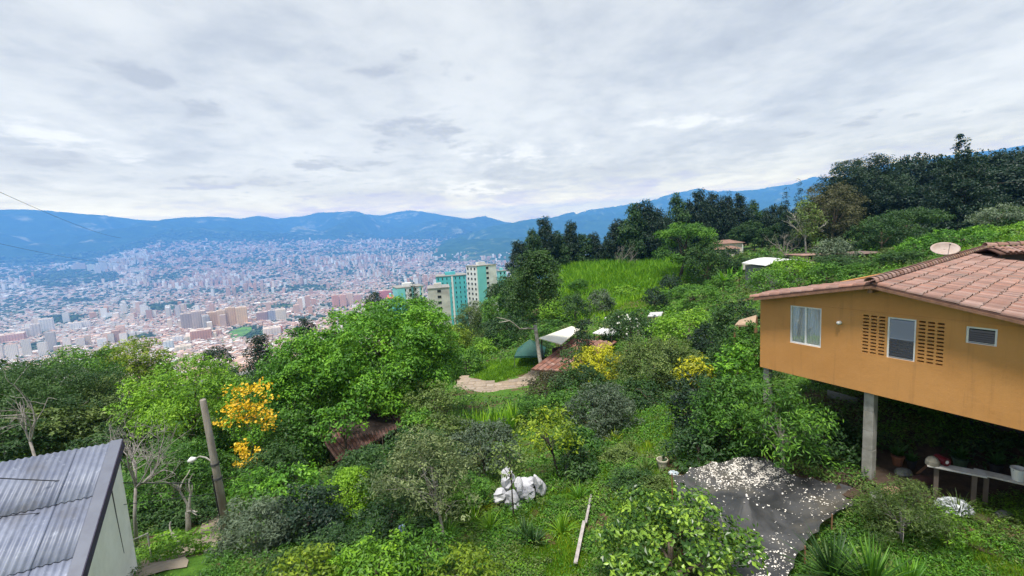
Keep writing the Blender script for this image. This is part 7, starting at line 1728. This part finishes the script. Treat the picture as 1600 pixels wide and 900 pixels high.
tufts(LP[(LPk > -.1) & (RNG.uniform(0, 1, len(LP)) < .30)], 9, 1.4, LM['yellow'], 'seed_grass', 'taller pale seeding grass among the lawn', 58, nper=4, tint=(.15, .2))
undergrowth_pts = LP[(LPk < .15) & (RNG.uniform(0, 1, len(LP)) < .26)]
tufts(scatter_px(3500, [(740, 572), (770, 565), (812, 562), (845, 555), (850, 572), (815, 585), (770, 598), (742, 590)]), 4, 1.4, LM['lime'], 'lawn_turf', 'bright green turf of the small lawn beside the patio', 52, nper=4, tint=(.45, .12))
CP = scatter_px(5200, [(865, 425), (930, 412), (1050, 410), (1100, 420), (1060, 445), (1000, 455), (960, 462), (900, 466), (870, 450)])
CPn = fbm(CP[:, 0] / 6, CP[:, 1] / 6, 85, 3); CP = CP[CPn > -.55]
tufts(CP, 13, 2.4, LM['cane'], 'cane_field', 'tall bright green cane field in front of the eucalyptus row', 53, 'cane', nper=5, tint=(.4, .2))
tufts(scatter_px(2200, [(880, 450), (1000, 452), (1060, 440), (1040, 465), (980, 470), (940, 500), (880, 500)]), 9, 2.2, LM['cane'], 'cane_edge', 'lighter tufted cane along the lower edge of the field', 54, 'cane', nper=5, tint=(.7, .2))
tufts(scatter_px(2600, [(1400, 395), (1450, 365), (1600, 345), (1620, 395), (1500, 400)]), 7, 2.2, LM['lime'], 'bank_grass', 'bright grass on the bank behind the roof', 55, nper=5, tint=(.4, .2))
tufts(scatter_px(1600, [(1150, 400), (1200, 392), (1215, 405), (1160, 415)]), 4, 1.5, LM['olive'], 'meadow_grass', 'dry meadow grass below the pale farmhouse', 56, nper=4)
tufts(scatter_px(1500, [(950, 478), (1010, 462), (1020, 485), (960, 500)]), 3, 1.5, LM['lime'], 'slope_grass', 'short grass around the bare brown slope', 57, nper=3, tint=(.4, .15))

def undergrowth(P, s_px, name, label, seed, kinds, nper=14, smin=.05):
    rg = np.random.default_rng(seed); which = rg.integers(0, len(kinds), len(P)) if len(kinds) > 1 else np.zeros(len(P), int)
    fld = fbm(P[:, 0] / 2.2, P[:, 1] / 2.2, 61, 3); which = np.clip(((fld + .9) / 1.8 * len(kinds) + rg.normal(0, .5, len(P))).astype(int), 0, len(kinds) - 1)
    for q, kd in enumerate(kinds):
        Pk = P[which == q]
        if not len(Pk): continue
        k = np.repeat(np.arange(len(Pk)), nper); m = len(k); dep = np.maximum(Pk @ FWD, 3)[k]; L_ = np.maximum(smin, s_px * dep / F)
        hgt = np.abs(rg.normal(.9, .5, len(Pk)))[k]
        d = unit(rg.normal(0, 1, (m, 3)) * np.array([1, 1, .6]) + np.array([0, 0, .6])); p = Pk[k] + d * (L_ * 2.2 * rg.uniform(.3, 1, m))[:, None] + np.c_[np.zeros((m, 2)), hgt * L_ * 1.2 * rg.uniform(0, 1, m)]
        v, f = leaves(p, unit(d + np.array([0, 0, .7]) + rg.normal(0, .4, (m, 3))), L_, L_ * .42, rg, .1)
        tn = np.repeat(np.clip(rg.normal(.45, .18, len(Pk))[k] + rg.normal(0, .1, m), .02, .98), 4)
        o = link(name, np_mesh(name, v, f, LM[kd], tint=tn)); tag(o, label, 'undergrowth', kind='stuff')
VIEW = [(-40, 560), (150, 600), (400, 560), (640, 560), (720, 500), (860, 440), (1000, 425), (1200, 395), (1400, 385), (1640, 340), (1640, 960), (-40, 960)]
UP_ = scatter_px(20000, VIEW)
PX, PY = project(UP_)
def in_any(px, py, polys):
    r_ = np.zeros(len(px), bool)
    for poly in polys:
        c = np.zeros(len(px), bool); j = len(poly) - 1
        for i in range(len(poly)):
            (xi, yi), (xj, yj) = poly[i], poly[j]; c ^= ((yi > py) != (yj > py)) & (px < (xj - xi) * (py - yi) / (yj - yi + 1e-9) + xi); j = i
        r_ |= c
    return r_
NOGO = [outl, pol, [(740, 572), (812, 562), (848, 555), (850, 572), (815, 590), (770, 600), (742, 592)], [(865, 425), (1050, 410), (1100, 420), (960, 462), (900, 466)], [(950, 478), (1010, 462), (1020, 485), (960, 500)], [(215, 905), (225, 850), (345, 760), (358, 790), (340, 850), (300, 910)], [(1360, 700), (1640, 700), (1640, 790), (1450, 790), (1360, 760)]]
keep = ~in_any(PX, PY, NOGO) & (~in_any(PX, PY, lanes) | (RNG.uniform(0, 1, len(PX)) < .10))
undergrowth(undergrowth_pts, 4.5, 'ground_weeds', 'small broad leaved weeds on the open beds', 72, ['mid', 'bright', 'olive', 'lime'], 10)
undergrowth(UP_[keep], 5.0, 'undergrowth', 'mixed low leafy undergrowth covering the garden slopes', 71, ['dark', 'mid', 'olive', 'mid', 'mid', 'dark'], 12)
print('LEAVES', NLEAF[0])
# ------------------------------------------------------------------ haze
m, tt = new_mat('haze_air')
pv_ = tt.node('ShaderNodeVolumePrincipled', {'Color': (*HAZE_COLOR, 1), 'Density': HAZE_DENSITY, 'Anisotropy': 0.0})
tt.l.new(pv_.outputs[0], tt.node('ShaderNodeOutputMaterial').inputs['Volume'])
mb = MB(); mb.box(-24500, 24500, -22000, 23500, -420, HAZE_TOP)
zmax = max(max((o_.matrix_world @ Vector(c_)).z for c_ in o_.bound_box) for o_ in SC.objects if o_.type == 'MESH' and o_.name.startswith('mountain')); print('ZMAX', zmax)
o = mb.build('haze', m); tag(o, 'thin blue haze filling the valley air', 'haze', kind='stuff')
